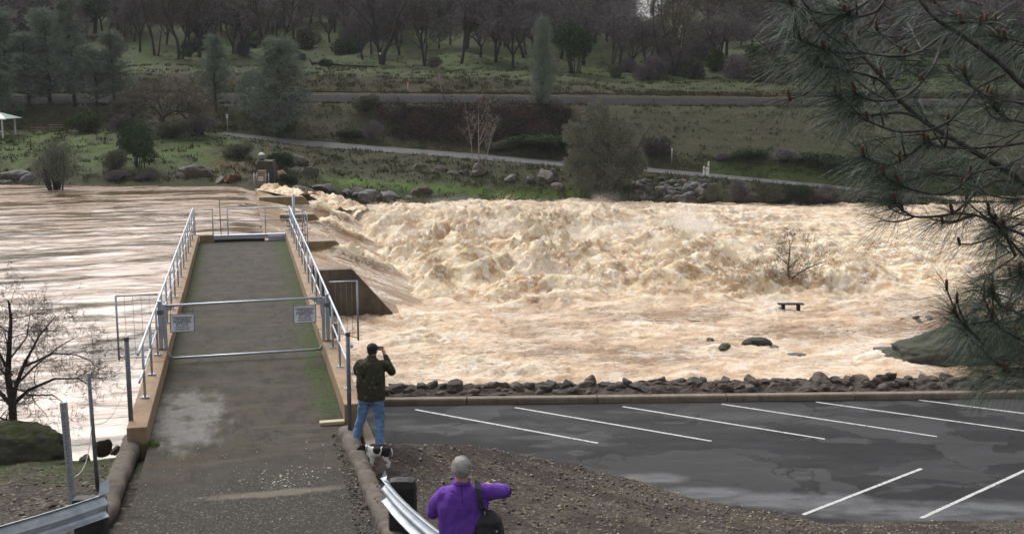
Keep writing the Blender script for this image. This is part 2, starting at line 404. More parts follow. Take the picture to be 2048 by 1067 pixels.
# ================================================================== near ground: gravel, lot, walkway approach
def lot_edge_py(px): return np.interp(px, [700, 790, 900, 1000, 1130, 1290, 1420, 1620, 1690, 1800, 2048, 2700], [888, 886, 888, 899, 924, 960, 1000, 1030, 1044, 1043, 1038, 1030])
PN = np.arange(640, 2900, 10.0)
Gy = []; Gz = []
for p in PN:
    pe = float(lot_edge_py(p)); Yl = float(Yof(pe, LOT_Z))
    # distance & height where the gravel crest is seen
    k = float(np.interp(p, [700, 800, 1000, 1150, 1290], [0, 0, .35, .7, 1]))
    Yc0 = float(Yof(pe, 0.02)); Yc = Yc0 * (1 - k) + Yl * k; zc = float(zof(pe, Yc))
    ys = [2, 6, 10]; zs_ = [1.2, .9, .62]
    Yb = float(np.interp(p, [700, 1000, 1290, 1650, 2048, 2700], [14.6, 14.6, 15.6, 18.2, 19.5, 20])); zb = float(zof(1067, Yb))
    zs_ = [max(z_, zb + (Yb - y_) * .06) for y_, z_ in zip(ys, zs_)]
    ys += [Yb, (Yb + Yc) / 2, Yc - .25, Yc]; zs_ += [zb, (zb + zc) / 2 + .03, zc + .03, zc]
    if k < 1: ys += [Yc + .5, Yc + 1.4, Yl + .8]; zs_ += [zc - .3, zc - 1.0, LOT_Z - .25]
    else: ys += [Yc + .01, Yl + .6]; zs_ += [zc - .001, LOT_Z - .25]
    yy = np.concatenate([np.linspace(2, 12, 12)[:-1], np.linspace(12, Yl + .6, 90)])
    Gy.append(yy); Gz.append(np.interp(yy, ys, zs_))
Gy = np.array(Gy).T; Gz = np.array(Gz).T; Gx = (PN[None, :] - CX) / F * Gy / 1.0
Gz = Gz + .05 * fbm(Gx / 1.2, Gy / 1.2, 5, .6)
# stays right of the curb line, just below the walkway edge
keep = (Gx * AR.x + Gy * AR.y) > 1.95
Gz = np.where(keep, Gz, np.minimum(Gz, -.12))
def gravel_z(x, y):
    p = x / y * F + CX; c = np.clip((p - PN[0]) / 10.0, 0, len(PN) - 1.001); i = int(c)
    return float(np.interp(y, Gy[:, i], Gz[:, i]))
def gravel_mat():
    t = NT('wet_leafy_gravel', .9, .3); c = t.pos()
    v = t.vor(c, 16, out='Color'); v2 = t.vor(t.map(c, (1, 1, 1), (0, 0, .6)), 34, out='Color'); d = t.vor(c, 16)
    o = t.sep(v)[0]; o2 = t.sep(v2)[0]; b = t.noise(c, .7, 5, .6)
    g = t.ramp(o, [(0, (.030, .024, .019)), (.35, (.066, .053, .042)), (.6, (.10, .082, .062)), (.82, (.05, .042, .036)), (.93, (.15, .12, .08)), (1, (.26, .22, .16))])
    g2 = t.ramp(o2, [(0, (.025, .021, .018)), (.5, (.085, .07, .055)), (.9, (.06, .05, .035)), (1, (.28, .25, .2))])
    g = t.mix(.5, g, g2); g = t.mix(t.step(b, .5, .7), g, (.045, .047, .022)); g = t.mix(t.step(b, .5, .25), g, (.045, .033, .028))
    t.set('Base Color', g); t.bump(t.math('ADD', d, t.noise(c, 40, 3)), .9, .035); dim(t, .84)
    return t.m
M_['gravel'] = gravel_mat()
V = np.stack([Gx, Gy, Gz], -1).reshape(-1, 3)
o = link('gravel_ground', np_mesh('gravel_ground', V, grid_faces(*Gx.shape), True), None, M_['gravel']); tag(o, kind='structure')

# left bank ground
LA = np.linspace(-14, -1.55, 90); LB = np.concatenate([np.linspace(3, 12, 12), np.linspace(12.3, 24, 110)])
B2, A2 = np.meshgrid(LA, LB)
edge = 19.6 + .5 * fbm(B2 / 1.6, A2 * 0 + 3.1, 3) + np.clip(-B2 - 4.3, 0, 3) * .9
Lz = -.12 - .03 * np.clip(-B2 - 1.8, 0, 9) + .10 * fbm(B2 / 1.3, A2 / 1.3, 4, .6) - 6.0 * sstep(0, 2.6, A2 - edge) - .25 * sstep(-1.4, 0, A2 - edge)
Lz = np.where(A2 < 14, Lz + (14 - A2) * .09, Lz)
Lx = AR.x * B2 + AX.x * A2; Ly = AR.y * B2 + AX.y * A2
me = np_mesh('left_bank_ground', np.stack([Lx, Ly, Lz], -1).reshape(-1, 3), grid_faces(*B2.shape), True)
vattr(me, 'moss', sstep(-2.4, -.6, A2 - edge + .8 * fbm(B2 / .8, A2 / .8, 3)))
t = NT('gravel_with_moss', .9, .3); c = t.pos()
v = t.vor(c, 17, out='Color'); d = t.vor(c, 17); g = t.ramp(t.sep(v)[0], [(0, (.03, .025, .02)), (.4, (.075, .06, .047)), (.75, (.055, .047, .038)), (.94, (.14, .12, .09)), (1, (.25, .22, .17))])
m1 = t.noise(c, 5, 5); g = t.mix(t.math('MULTIPLY', t.attr('moss'), t.step(m1, .36, .52)), g, t.mix(t.step(t.noise(c, 11, 4), .4, .6), (.035, .05, .014), (.075, .10, .02)))
t.set('Base Color', g); t.bump(t.math('ADD', d, m1), .9, .04); dim(t, .84); M_['gravel_moss'] = t.m
tag(link('left_bank_ground', me, None, t.m), kind='structure')
def left_z(b, a):
    i = int(np.clip(np.searchsorted(LB, a), 0, len(LB) - 1)); j = int(np.clip(np.searchsorted(LA, b), 0, len(LA) - 1)); return float(Lz[i, j])

# parking lot
kl = at_z(700, 811, LOT_Z); kr = at_z(2048, 795, LOT_Z); kd = (kr - kl).normalized(); kn = Vector((-kd.y, kd.x, 0))
bm = bmesh.new(); base = kl - kd * .6
nx, ny = 60, 24; vs = [[bm.verts.new(base + kd * (i * .75) - kn * (j * .55)) for i in range(nx)] for j in range(ny)]
for j in range(ny - 1):
    for i in range(nx - 1): bm.faces.new((vs[j][i], vs[j + 1][i], vs[j + 1][i + 1], vs[j][i + 1]))
t = NT('wet_patched_asphalt', .55, .22); c = t.pos()
wx = t.noise(c, .9, 3); wv = t.n('ShaderNodeVectorMath', operation='ADD'); t._in(wv.inputs[0], c)
nn_ = t.n('ShaderNodeTexNoise'); t._in(nn_.inputs['Vector'], c); nn_.inputs['Scale'].default_value = 1.1; nn_.inputs['Detail'].default_value = 3
sc_ = t.n('ShaderNodeVectorMath', operation='SCALE'); t._in(sc_.inputs[0], nn_.outputs['Color']); sc_.inputs['Scale'].default_value = .9
t._in(wv.inputs[1], sc_.outputs[0]); wp = wv.outputs[0]
cell = t.vor(t.map(wp, (.40, .62, 1)), 1.0, out='Color'); edg = t.vor(t.map(wp, (.40, .62, 1)), 1.0, 'DISTANCE_TO_EDGE')
cs = t.sep(cell)[0]; fine = t.noise(c, 60, 3, .7); big = t.noise(c, .45, 4, .6)
basec = t.mix(t.step(big, .38, .62), (.014, .014, .016), (.025, .025, .028))
basec = t.mix(t.step(cs, .45, .75), basec, (.050, .050, .053)); basec = t.mix(t.step(t.noise(t.map(wp, (.3, 1.1, 1)), 1.0, 4), .56, .62), basec, (.062, .061, .065))
basec = t.mix(t.step(fine, .55, .8), basec, (.07, .069, .07))
ck = t.math('MULTIPLY', t.math('SUBTRACT', 1.0, t.step(edg, .004, .016)), t.step(t.noise(c, .6, 2), .42, .5)); basec = t.mix(ck, basec, (.012, .012, .012))
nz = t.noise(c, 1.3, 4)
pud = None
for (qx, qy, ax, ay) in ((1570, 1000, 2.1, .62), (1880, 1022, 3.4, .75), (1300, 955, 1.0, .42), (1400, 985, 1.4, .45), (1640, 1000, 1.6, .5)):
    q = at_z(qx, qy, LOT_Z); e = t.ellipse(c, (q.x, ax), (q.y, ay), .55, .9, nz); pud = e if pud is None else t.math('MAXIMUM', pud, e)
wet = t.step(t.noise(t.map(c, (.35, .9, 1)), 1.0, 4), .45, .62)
t.set('Base Color', t.mix(t.math('MULTIPLY', t.math('MULTIPLY', pud, t.step(t.noise(t.map(c, (.5, 1.6, 1)), 1.6, 5, .65), .36, .56)), .8), basec, (.15, .152, .158)))  # puddles paled in the base colour to stand in for reflected sky
t.set('Roughness', t.math('SUBTRACT', t.math('SUBTRACT', .80, t.math('MULTIPLY', wet, .16)), t.math('MULTIPLY', pud, .50)))
t.bump(fine, t and .25, .01); dim(t, .72)
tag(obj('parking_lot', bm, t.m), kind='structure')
# painted bay lines
M_['line'] = simple('worn_white_paint', (.42, .42, .42), (.66, .66, .65), 3, .6)
t = NT('worn_line_paint', .55); c = t.pos(); a = t.noise(c, 14, 5, .7)
t.set('Base Color', t.mix(t.step(a, .36, .46), (.10, .10, .10), (.50, .50, .49))); M_['line'] = t.m
for (x0, y0, x1, y1) in ((830, 818, 1196, 885), (1030, 814, 1423, 881), (1245, 812, 1650, 877), (1443, 807, 1874, 872), (1632, 803, 2100, 868), (1838, 799, 2300, 858), (1606, 1028, 1843, 936), (1842, 1035, 2060, 935)):
    p = at_z(x0, y0, LOT_Z + .004); q = at_z(x1, y1, LOT_Z + .004); d = (q - p).normalized(); s = Vector((-d.y, d.x, 0)) * .042
    bm = bmesh.new(); n = 14
    A = [bm.verts.new(p.lerp(q, i / n) + s * random.Random(i).uniform(.9, 1.1)) for i in range(n + 1)]; B = [bm.verts.new(p.lerp(q, i / n) - s) for i in range(n + 1)]
    for i in range(n): bm.faces.new((A[i], B[i], B[i + 1], A[i + 1]))
    tag(obj('parking_bay_line', bm, M_['line']), kind='structure')
# concrete materials
def concrete(name, c1, c2, stain, sc=2.0, rough=.85):
    t = NT(name, rough, .3); c = t.pos(); a = t.noise(c, sc, 6, .65); b = t.noise(t.map(c, (1.6, 1.6, .18)), sc * 2.2, 5, .65)
    g = t.mix(t.step(a, .35, .65), c1, c2); g = t.mix(t.math('MULTIPLY', t.step(b, .5, .72), .7), g, stain); g = t.mix(t.math('MULTIPLY', t.step(t.noise(c, 70, 2), .55, .8), .4), g, stain)
    t.set('Base Color', g); t.bump(t.noise(c, 45, 4, .7), .35, .01); return t.m
M_['parapet'] = concrete('tan_weathered_concrete', (.27, .185, .115), (.36, .255, .17), (.15, .105, .06))
M_['kerb'] = concrete('grey_kerb_concrete', (.17, .135, .105), (.24, .19, .15), (.075, .065, .05))
M_['asphalt_curb'] = concrete('weathered_curb', (.085, .072, .06), (.15, .12, .10), (.045, .04, .032), 3)
M_['dam'] = concrete('dark_wet_concrete', (.075, .062, .048), (.15, .118, .08), (.035, .03, .024), 1.2, .6)
# lot kerb segments along the river side + the return towards the walkway
total = (kr - kl).length + 3; seg = 3.6; k = 0; pos = -0.4
kerb = empty('kerb', tuple(kl)); kerb['kind'] = 'structure'
while pos < total:
    bm = bmesh.new(); p = kl + kd * pos - kl; q = kl + kd * (pos + seg - .03) - kl
    sweep(bm, [(-.30, -.2), (-.30, .13), (-.26, .16), (-.03, .16), (.0, .12), (.02, -.2)], [p, q]); obj('kerb_segment', bm, M_['kerb'], kerb); pos += seg
# stony berm behind the kerb that carries the rock row
bm = bmesh.new(); rowsb = []
for i in range(420):
    row = []
    for j in range(16):
        u = .45 + 1.35 * j / 15; p = kl + kd * (i * .1 - 1.0) + kn * (u + .06 * mnoise.noise(Vector((i * .2, j * .6, 3))))
        h = .10 + .04 * math.sin(math.pi * min(1, j / 11)) + .10 * mnoise.fractal(Vector((i * .16, j * .42, 1.5)), .8, 2, 4) + (.10 if i > 90 else 0) * math.sin(math.pi * min(1, j / 13)); row.append(bm.verts.new((p.x, p.y, LOT_Z + (h if j < 15 else -.3))))
    rowsb.append(row)
for a_, b_ in zip(rowsb, rowsb[1:]):
    for j in range(15): bm.faces.new((a_[j], b_[j], b_[j + 1], a_[j + 1]))
BERM = tag(obj('stony_berm', bm, M_['gravel']), kind='structure')
# strip of dirt behind kerb + slope to water
bm = bmesh.new(); prof = [(.25, .08), (.9, .16), (1.5, .02), (2.6, -1.2), (6.5, -4.6), (9, -5.2)]
gx = []
for i in range(60):
    row = []
    for (u, v) in prof:
        p = kl + kd * (i * .8 - 2.5) + kn * (u + .03); row.append(bm.verts.new((p.x, p.y, LOT_Z + v + .05 * math.sin(i * 2.1 + u * 3))))
    gx.append(row)
for a, b in zip(gx, gx[1:]):
    for j in range(len(prof) - 1): bm.faces.new((a[j], b[j], b[j + 1], a[j + 1]))
tag(obj('river_bank_slope', bm, M_['gravel']), kind='structure')
# ================================================================== water
def water_mat(name, foam_lo, foam_hi, brown, tan, pale, rough, nscale, bump, bdist, sss=0.0):
    t = NT(name, rough, .5); t.set('IOR', 1.5); c = t.pos(); f = t.attr('foam')
    n1 = t.noise(t.map(c, (1, 1, 1)), nscale, 6, .68, .6); n2 = t.noise(c, nscale * 4, 5, .7)
    k = t.math('ADD', f, t.math('MULTIPLY', t.math('SUBTRACT', n1, .5), 1.1)); k = t.math('ADD', k, t.math('MULTIPLY', t.math('SUBTRACT', n2, .5), .5))
    col_ = t.mix(t.step(k, foam_lo, foam_hi), brown, tan); col_ = t.mix(t.step(k, foam_hi - .05, foam_hi + .5), col_, pale)
    lc = t.noise(t.map(c, (.55, 1.9, 1), (0, 0, .25)), 1.0, 6, .62, 1.2); lace = t.math('SUBTRACT', 1.0, t.math('MULTIPLY', t.math('ABSOLUTE', t.math('SUBTRACT', lc, .5)), 16.0), True)
    lace = t.math('MULTIPLY', t.math('MAXIMUM', lace, 0.0), t.step(t.noise(c, .35, 4, .6), .42, .58)); col_ = t.mix(t.math('MULTIPLY', lace, .75), col_, (.95, .88, .78))
    dk_ = t.step(t.noise(t.map(c, (.8, 2.6, 1), (0, 0, .2), (5, 9, 2)), 1.0, 5, .65, .8), .58, .68); col_ = t.mix(t.math('MULTIPLY', dk_, .7), col_, tuple(x * .8 for x in brown))
    cw = t.attr('churn'); tn = t.noise(t.map(c, (1, 1, 1), (0, 0, .4), (2, 2, 2)), .55, 6, .66, .8); tn2 = t.noise(t.map(c, (1, 1, 1), (0, 0, .4), (8, 2, 2)), 1.9, 5, .7)
    tint = t.mix(t.step(tn, .455, .60), (.46, .255, .09), (.97, .79, .50)); tint = t.mix(t.math('MULTIPLY', t.step(tn2, .50, .60), .85), tint, (1.0, .95, .84))
    col_ = t.mix(t.math('MULTIPLY', cw, .82), col_, tint)
    t.set('Base Color', col_)
    t.set('Roughness', t.mix(t.step(k, foam_lo, foam_hi), rough, .8))
    if sss: t.set('Subsurface Weight', t.mix(t.step(k, foam_lo, foam_hi), 0.0, sss)); t.set('Subsurface Radius', (1.0, .72, .42)); t.set('Subsurface Scale', .45)
    t.bump(t.math('ADD', t.math('ADD', n1, t.math('MULTIPLY', n2, .5)), t.math('MULTIPLY', t.noise(c, nscale * 14, 3, .7), .25)), bump, bdist)
    return t.m
BROWN = (.20, .115, .045); TAN = (.60, .40, .205); PALE = (.80, .66, .46)
t = NT('silty_brown_river_water', .12, .5); t.set('IOR', 1.6); c = t.pos()
cc = t.map(c, (1, 1, 1), (0, 0, -DECK_RZ)); st = t.noise(t.map(cc, (.065, .21, 1)), 1.0, 6, .68, 1.3); fl = t.noise(t.map(cc, (.5, 1.6, 1)), 1.0, 5, .6); fi = t.noise(t.map(cc, (1.6, 5, 1)), 1.0, 4, .6)
g = t.mix(t.step(st, .44, .50), (.10, .060, .020), (.64, .50, .41)); g = t.mix(t.math('MULTIPLY', t.step(fl, .55, .62), .75), g, (.13, .085, .04)); g = t.mix(t.math('MULTIPLY', t.step(fi, .52, .7), .35), g, (.62, .52, .45))  # bands paint sky reflection pale and forward wave faces brown over the silty water
t.set('Base Color', g); t.bump(t.math('ADD', fl, t.math('MULTIPLY', fi, .35)), .35, .10); M_['river'] = t.m
M_['rapids'] = water_mat('foaming_brown_water', .0, .50, (.31, .175, .080), (.74, .53, .35), (.98, .92, .85), .14, 1.3, 1.0, .22, 0.0)
M_['spill'] = water_mat('brown_spilling_water', .55, 1.0, (.30, .185, .09), (.52, .36, .2), PALE, .16, 1.0, .5, .08)

# upstream pool
b = np.linspace(-95, 2.2, 420); a = np.concatenate([np.linspace(15, 60, 190), np.linspace(60.3, 128, 230)])
Bm, Am = np.meshgrid(b, a)
wv = .085 * fbm(Bm / 3.6 + .3 * perlin(Am / 9, Bm / 9), Am / 2.0, 3, .5) + .022 * fbm(Bm / .8, Am / .5, 3, .6) + .05 * perlin(Bm / 9, Am / 4.2)
wv += -.35 * sstep(-.8, 2.2, Bm) * sstep(60, 62, Am)
Z = UP_Z + wv
me = np_mesh('river', np.stack([AR.x * (Bm + AOFF) + AX.x * Am, AR.y * (Bm + AOFF) + AX.y * Am, Z], -1).reshape(-1, 3), grid_faces(*Bm.shape), True)
vattr(me, 'foam', .15 + .5 * fbm(Bm / 5, Am / 3, 3))
tag(link('river', me, None, M_['river']), kind='structure')

# the sheet of water sliding down the weir between the piers
PIER_A = px_dk(640, 540, UP_Z + .2)[1]
PIERS = [PIER_A, px_dk(655, 475, UP_Z + .2)[1], px_dk(620, 423, UP_Z + .2)[1], px_dk(545, 393, UP_Z + .2)[1]]
print('piers', PIERS, [px_dk(x, y, UP_Z + .2) for x, y in ((640, 540), (710, 540), (655, 475), (691, 477), (615, 422), (651, 423), (539, 393), (627, 393))], px_dk(780, 630, DN_Z), px_dk(880, 605, DN_Z), px_dk(700, 430, DN_Z))
b = np.linspace(1.4, 12.5, 150); a = np.linspace(PIERS[0] + .35, 121, 420)
Bm, Am = np.meshgrid(b, a)
s = np.clip((Bm - 1.6) / (6.5 + 2.4 * sstep(0, 5, Am - PIERS[0])), 0, 1.3)
dist = np.min([np.abs(Am - p) for p in PIERS], 0)
sheet = UP_Z - .15 - 2.75 * s ** 1.25
stri = .10 * fbm(Am / .55 + Bm * .12, Bm / 5.0, 4, .6) + .16 * fbm(Am / 2.6 + .2 * Bm, Bm / 7, 2)
sheet = sheet + stri * sstep(0, .3, s) + .28 * np.exp(-(dist / 1.6) ** 2) * sstep(.15, .5, s)
# water tumbling over the submerged pier tails
over = np.zeros_like(sheet)
for p in PIERS[1:]:
    m_ = np.exp(-np.clip((np.abs(Am - p - .5) - .5) / .55, 0, 9) ** 2)
    lump = m_ * (1.15 * np.exp(-((Bm - 7.2) / 1.7) ** 2) + .6 * np.exp(-((Bm - 9.6) / 1.5) ** 2)) * (.75 + .7 * fbm(Bm / 1.3, Am / .35, 4, .6))
    over = np.maximum(over, lump)
Z = sheet + over
me = np_mesh('weir_water', np.stack([AR.x * (Bm + AOFF) + AX.x * Am, AR.y * (Bm + AOFF) + AX.y * Am, Z], -1).reshape(-1, 3), grid_faces(*Bm.shape), True)
vattr(me, 'foam', .12 + 1.0 * sstep(.15, .6, over) + .8 * sstep(.93, 1.1, s + .12 * perlin(Am / 1.2, Bm)) + .35 * fbm(Am / .5, Bm / 6, 3))
tag(link('spillway_water', me, None, M_['spill']), kind='structure')

# rapids below the weir
b = np.concatenate([np.linspace(1.75, 50, 330), np.linspace(50.25, 130, 270)]); a = np.concatenate([np.linspace(24, 44, 30)[:-1], np.linspace(44, 128, 470)])
Bm, Am = np.meshgrid(b, a)
X = AR.x * (Bm + AOFF) + AX.x * Am; Y = AR.y * (Bm + AOFF) + AX.y * Am
def cauli(x, y, o, g=.52, l=2.05, p=.75):
    s = 0; a_ = 1.0; t_ = 0
    for k in range(o):
        s = s + a_ * np.abs(perlin(x + 17.1 * k, y + 31.3 * k)) ** p; t_ += a_; a_ *= g; x, y = x * l + .3 * y, y * l - .3 * x
    return s / t_
wob = fbm(X / 7, Y / 7, 3) * 1.6; froth0 = fbm(X / 1.3, Y / .8 + 3, 4, .65)
edge_ = 63.5 + 2.2 * wob + .05 * np.clip(X - 20, 0, 60)
zone = sstep(-3.5, 8.5, Y - edge_)
core = zone * sstep(8.5, 13, Bm) * (1 - sstep(24, 58, Bm)) * (1 - sstep(96, 118, Am) * .8)
mid = zone * sstep(8, 12, Bm) * (1 - .45 * sstep(45, 90, Bm)) * (1 - .35 * sstep(100, 118, Y))
w1 = perlin(X / 5 + 3, Y / 5); w2 = perlin(X / 4, Y / 4 + 9)
L1 = fbm(X / 8 + .4 * w1, Y / 5.5, 2); bl = cauli((X + 1.2 * w1) / 3.3, (Y + 1.2 * w2) / 2.6, 3) - .42
bl2 = cauli((X + .8 * w2) / 1.25, (Y + .6 * w1) / 1.05, 3) - .42; bl3 = cauli(X / .55, Y / .5, 2) - .42
calm = .07 * froth0 + .15 * fbm(X / 2.4 + .4 * w1, Y / 1.5, 4, .55) + .16 * bl2 * sstep(-.2, .5, wob + .2) + .05 * bl3
def bump2(cx, cy, rx, ry): return np.exp(-((X - cx) / rx) ** 2 - ((Y - cy) / ry) ** 2)
p1 = at_z(850, 680, DN_Z); p2 = at_z(930, 725, DN_Z); p3 = at_z(1060, 745, DN_Z); p4 = at_z(1200, 660, DN_Z); p5 = at_z(800, 640, DN_Z)
near_boil = bump2(p1.x, p1.y, 2.6, 2.2) + .7 * bump2(p2.x, p2.y, 3.4, 1.6) + .6 * bump2(p3.x, p3.y, 3.6, 1.3) + .5 * bump2(p4.x, p4.y, 4.5, 1.6) + .8 * bump2(p5.x, p5.y, 5, 1.8)
inter = sstep(-.25, .45, fbm(X / 6 + 11, Y / 4.5, 3))                       # some places torn, others smooth
u1 = X * .94 + Y * .34; v1 = -X * .34 + Y * .94                                  # swells lie askew to the flow
sw = 1 - np.abs(perlin(u1 / 9 + .5 * w1, v1 / 4.2 + .4 * w2)) * 2.0; sw2 = 1 - np.abs(perlin(u1 / 4.4 + .5 * w2, v1 / 2.3 + .4 * w1 + 7)) * 2.0
froth = fbm(X / 1.5 + .6 * w1, Y / 1.1 + .5 * w2, 5, .67); fine_ = fbm(X / .45, Y / .38, 3, .65)
Z = DN_Z + calm * (1 - mid * .6) + near_boil * (.20 + .35 * bl + .5 * froth + .16 * fine_) + .10 * froth + .035 * fine_ \
    + mid * (.30 * L1 + .22 * sw + .20 * sw2 + inter * (.62 * froth + .18 * fine_) + .15 * bl) \
    + core * .80 * (1.15 * L1 + .70 * sw + .40 * sw2 + inter * (1.0 * froth + .24 * fine_) + .30 * bl + .25 * froth + .5 * sstep(11, 17, Bm))
Z -= 1.0 * zone * np.exp(-((Bm - 10.3) / 1.3) ** 2) * sstep(60, 62, Am)
Z = np.where((Bm < 8.6) & (Am > PIER_A + .4), np.minimum(Z, DN_Z - 1.2), Z)
# smooth hump over a flooded slab
sl0 = at_z(1390, 632, DN_Z); hump = np.exp(-(((X - sl0.x) / 2.6) ** 4 + ((Y - sl0.y) / 1.3) ** 4)); Z = Z * (1 - hump * .9) + (DN_Z + .12) * hump * .9
patch = fbm(X / 9 + 5, Y / 5, 3)
streak = fbm(u1 / 6 + .6 * w1, v1 / 1.1 + .8 * w2, 4, .6)
obs = [at_z(1575, 580, DN_Z), at_z(1581, 621, DN_Z), at_z(1512, 690, DN_Z), at_z(1449, 696, DN_Z), at_z(1860, 705, DN_Z)]
wake = sum(np.exp(-(((X - o_.x + .5) / r_) ** 2 + ((Y - o_.y) / (r_ * .45)) ** 2)) for o_, r_ in zip(obs, (2.6, 1.1, 1.6, 1.1, 4.5)))
foam = .55 * wake + .24 + .16 * mid + .16 * core + .38 * inter * (mid + near_boil * .5) + .30 * sw * mid + .75 * froth * np.clip(mid + near_boil, 0, 1) + .4 * near_boil + .6 * patch * (1 - .5 * mid) + .55 * streak + .25 * bl2 - .35 * hump
Z = Z + wake * (.10 + .25 * froth) * np.array(1.0)
me = np_mesh('rapids', np.stack([X, Y, Z], -1).reshape(-1, 3), grid_faces(*Bm.shape), True)
vattr(me, 'foam', foam); vattr(me, 'churn', np.clip(mid * .75 + core * .5 + near_boil * .8 + .25 * wake, 0, 1))
tag(link('rapids', me, None, M_['rapids']), kind='structure')
RX, RY, RZ_, RC = X, Y, Z, core + .5 * mid
def water_z(x, y):
    i = np.argmin((RX - x) ** 2 + (RY - y) ** 2); return float(RZ_.reshape(-1)[i])
# flung droplets above the boil
rg = np.random.default_rng(3)
pw = np.clip((RC * np.clip(bl + .1, 0, 1) ** 2 * (.15 + core)), 0, None).reshape(-1); pw /= pw.sum()
NB = 700; idx = rg.choice(len(pw), NB, p=pw); cen = np.stack([X.reshape(-1)[idx], Y.reshape(-1)[idx], Z.reshape(-1)[idx]], -1)
nd = rg.integers(50, 190, NB); who = np.repeat(np.arange(NB), nd); sc_b = rg.uniform(.18, .65, NB)[who]; th_ = rg.normal(0, 1, (len(who), 3)); dirb = rg.normal(0, .5, (NB, 3)); dirb[:, 2] = 1.0; tt = rg.random(len(who)) ** .8
P = cen[who] + th_ * (sc_b * (.25 + .55 * tt))[:, None] * np.array([1.2, 1.0, .45]) + dirb[who] * (tt * sc_b * 1.7)[:, None]; P[:, 2] += .05 - .5 * sc_b * tt * tt
idx = who; sz = (rg.uniform(.015, .055, len(who)) * (1.1 - .6 * tt))[:, None]
tet = np.array([(0, 0, 1.), (.94, 0, -.33), (-.47, .82, -.33), (-.47, -.82, -.33)])
V = (P[:, None, :] + tet[None] * sz[:, :, None]).reshape(-1, 3); base = np.arange(len(idx))[:, None] * 4
Fc = np.concatenate([base + np.array(q) for q in ((0, 1, 2), (0, 2, 3), (0, 3, 1), (1, 3, 2))])
M_['spray'] = simple('spray_droplets', (.62, .42, .22), (.95, .88, .74), .9, .8)
tag(link('water_spray', np_mesh('water_spray', V, Fc), None, M_['spray']), 'fine droplets flung up over the brown rapids below the weir', 'spray', kind='stuff')
# ================================================================== the walkway over the dam end
def ddk(o):
    o.location = DECK0; o.rotation_euler = (0, 0, DECK_RZ); return o
A0 = DECK_NEAR; A1 = DECK_END
walk = ddk(empty('concrete_walkway', label='mossy concrete walkway with tan parapets running out over the river', cat='walkway'))
# deck slab: near asphalt approach + slab
bm = bmesh.new()
na, nb = 110, 26
gv = [[bm.verts.new((-1.66 + 3.32 * j / nb, 3 + (A1 - 3) * i / na, 0)) for j in range(nb + 1)] for i in range(na + 1)]
for i in range(na):
    for j in range(nb): bm.faces.new((gv[i][j], gv[i][j + 1], gv[i + 1][j + 1], gv[i + 1][j]))
me = bm_mesh(bm, 'deck', True)
for v in me.vertices:
    v.co.z = .018 * mnoise.fractal(v.co * .7, 1, 2, 3) + (max(0, 14 - v.co.y) * .05)
t = NT('mossy_worn_deck', .8, .2); c = t.coord('Object'); o = t.sep(c)
n1 = t.noise(c, 1.1, 5, .6); n2 = t.noise(t.map(c, (1, .45, 1)), 3.0, 5, .65); fine = t.noise(c, 70, 3, .75); spk = t.vor(c, 45, out='Color')
base = t.mix(t.step(n1, .35, .65), (.062, .054, .042), (.098, .086, .068))
base = t.mix(t.math('MULTIPLY', t.step(n2, .46, .60), .85), base, (.040, .031, .022)); base = t.mix(t.math('MULTIPLY', t.step(t.noise(t.map(c, (.5, 1.6, 1), (0, 0, 0), (3, 1, 0)), .9, 5, .65), .52, .62), .7), base, (.105, .078, .055)); base = t.mix(t.math('MULTIPLY', t.step(t.noise(c, 7, 5, .7), .5, .65), .5), base, (.045, .042, .03))
base = t.mix(t.step(t.noise(t.map(c, (.8, 3, 1)), .8, 4), .56, .68), base, (.115, .10, .08))
base = t.mix(t.math('MULTIPLY', t.step(t.noise(t.map(c, (1, .5, 1)), 1.7, 5, .7), .54, .68), .55), base, (.085, .095, .026))
# rough aggregate asphalt nearest the camera
agg = t.math('MULTIPLY', t.math('SUBTRACT', 1.0, t.step(t.math('DIVIDE', t.math('ADD', o[1], t.math('MULTIPLY', n1, 1.6)), 40.0), (A0 - 2.2) / 40, (A0 - .6) / 40)), 1.0)
aggc = t.ramp(t.sep(spk)[0], [(0, (.022, .021, .021)), (.5, (.05, .046, .043)), (.86, (.085, .078, .07)), (.97, (.28, .27, .25))])
base = t.mix(t.math('MULTIPLY', agg, .8), base, aggc)
base = t.mix(t.math('MULTIPLY', t.step(fine, .55, .75), .5), base, (.17, .155, .13))
base = t.mix(t.math('MULTIPLY', t.step(fine, .45, .25), .5), base, (.03, .027, .02))
wpd_ = t.n('ShaderNodeVectorMath', operation='ADD'); t._in(wpd_.inputs[0], c); _nn = t.n('ShaderNodeTexNoise'); t._in(_nn.inputs['Vector'], c); _nn.inputs['Scale'].default_value = 1.3; t._in(wpd_.inputs[1], _nn.outputs['Color']); wpd = wpd_.outputs[0]
# moss along both edges, wider at the right
mr = t.math('ADD', o[0], t.math('MULTIPLY', t.math('SUBTRACT', n2, .5), 1.3)); mrm = t.math('MULTIPLY', t.step(t.math('DIVIDE', mr, 2.0), .60, .655), t.step(t.math('DIVIDE', o[1], 60.0), (A0 + .5) / 60, (A0 + 1.8) / 60))
ml = t.math('SUBTRACT', t.math('MULTIPLY', t.math('SUBTRACT', n2, .5), 1.1), o[0]); mlm = t.math('MULTIPLY', t.step(t.math('DIVIDE', ml, 2.0), .67, .76), t.step(t.math('DIVIDE', o[1], 60.0), 23.0 / 60, 25.5 / 60))
mrm = t.math('MULTIPLY', mrm, t.step(t.noise(t.map(c, (1.5, .6, 1), (0, 0, 0), (4, 4, 4)), 1.2, 5, .7), .38, .50)); mo = t.math('MAXIMUM', mrm, t.math('MULTIPLY', mlm, t.step(n1, .42, .55)))
mossc = t.mix(t.step(t.noise(c, 9, 4), .35, .65), (.024, .036, .009), (.060, .088, .018))
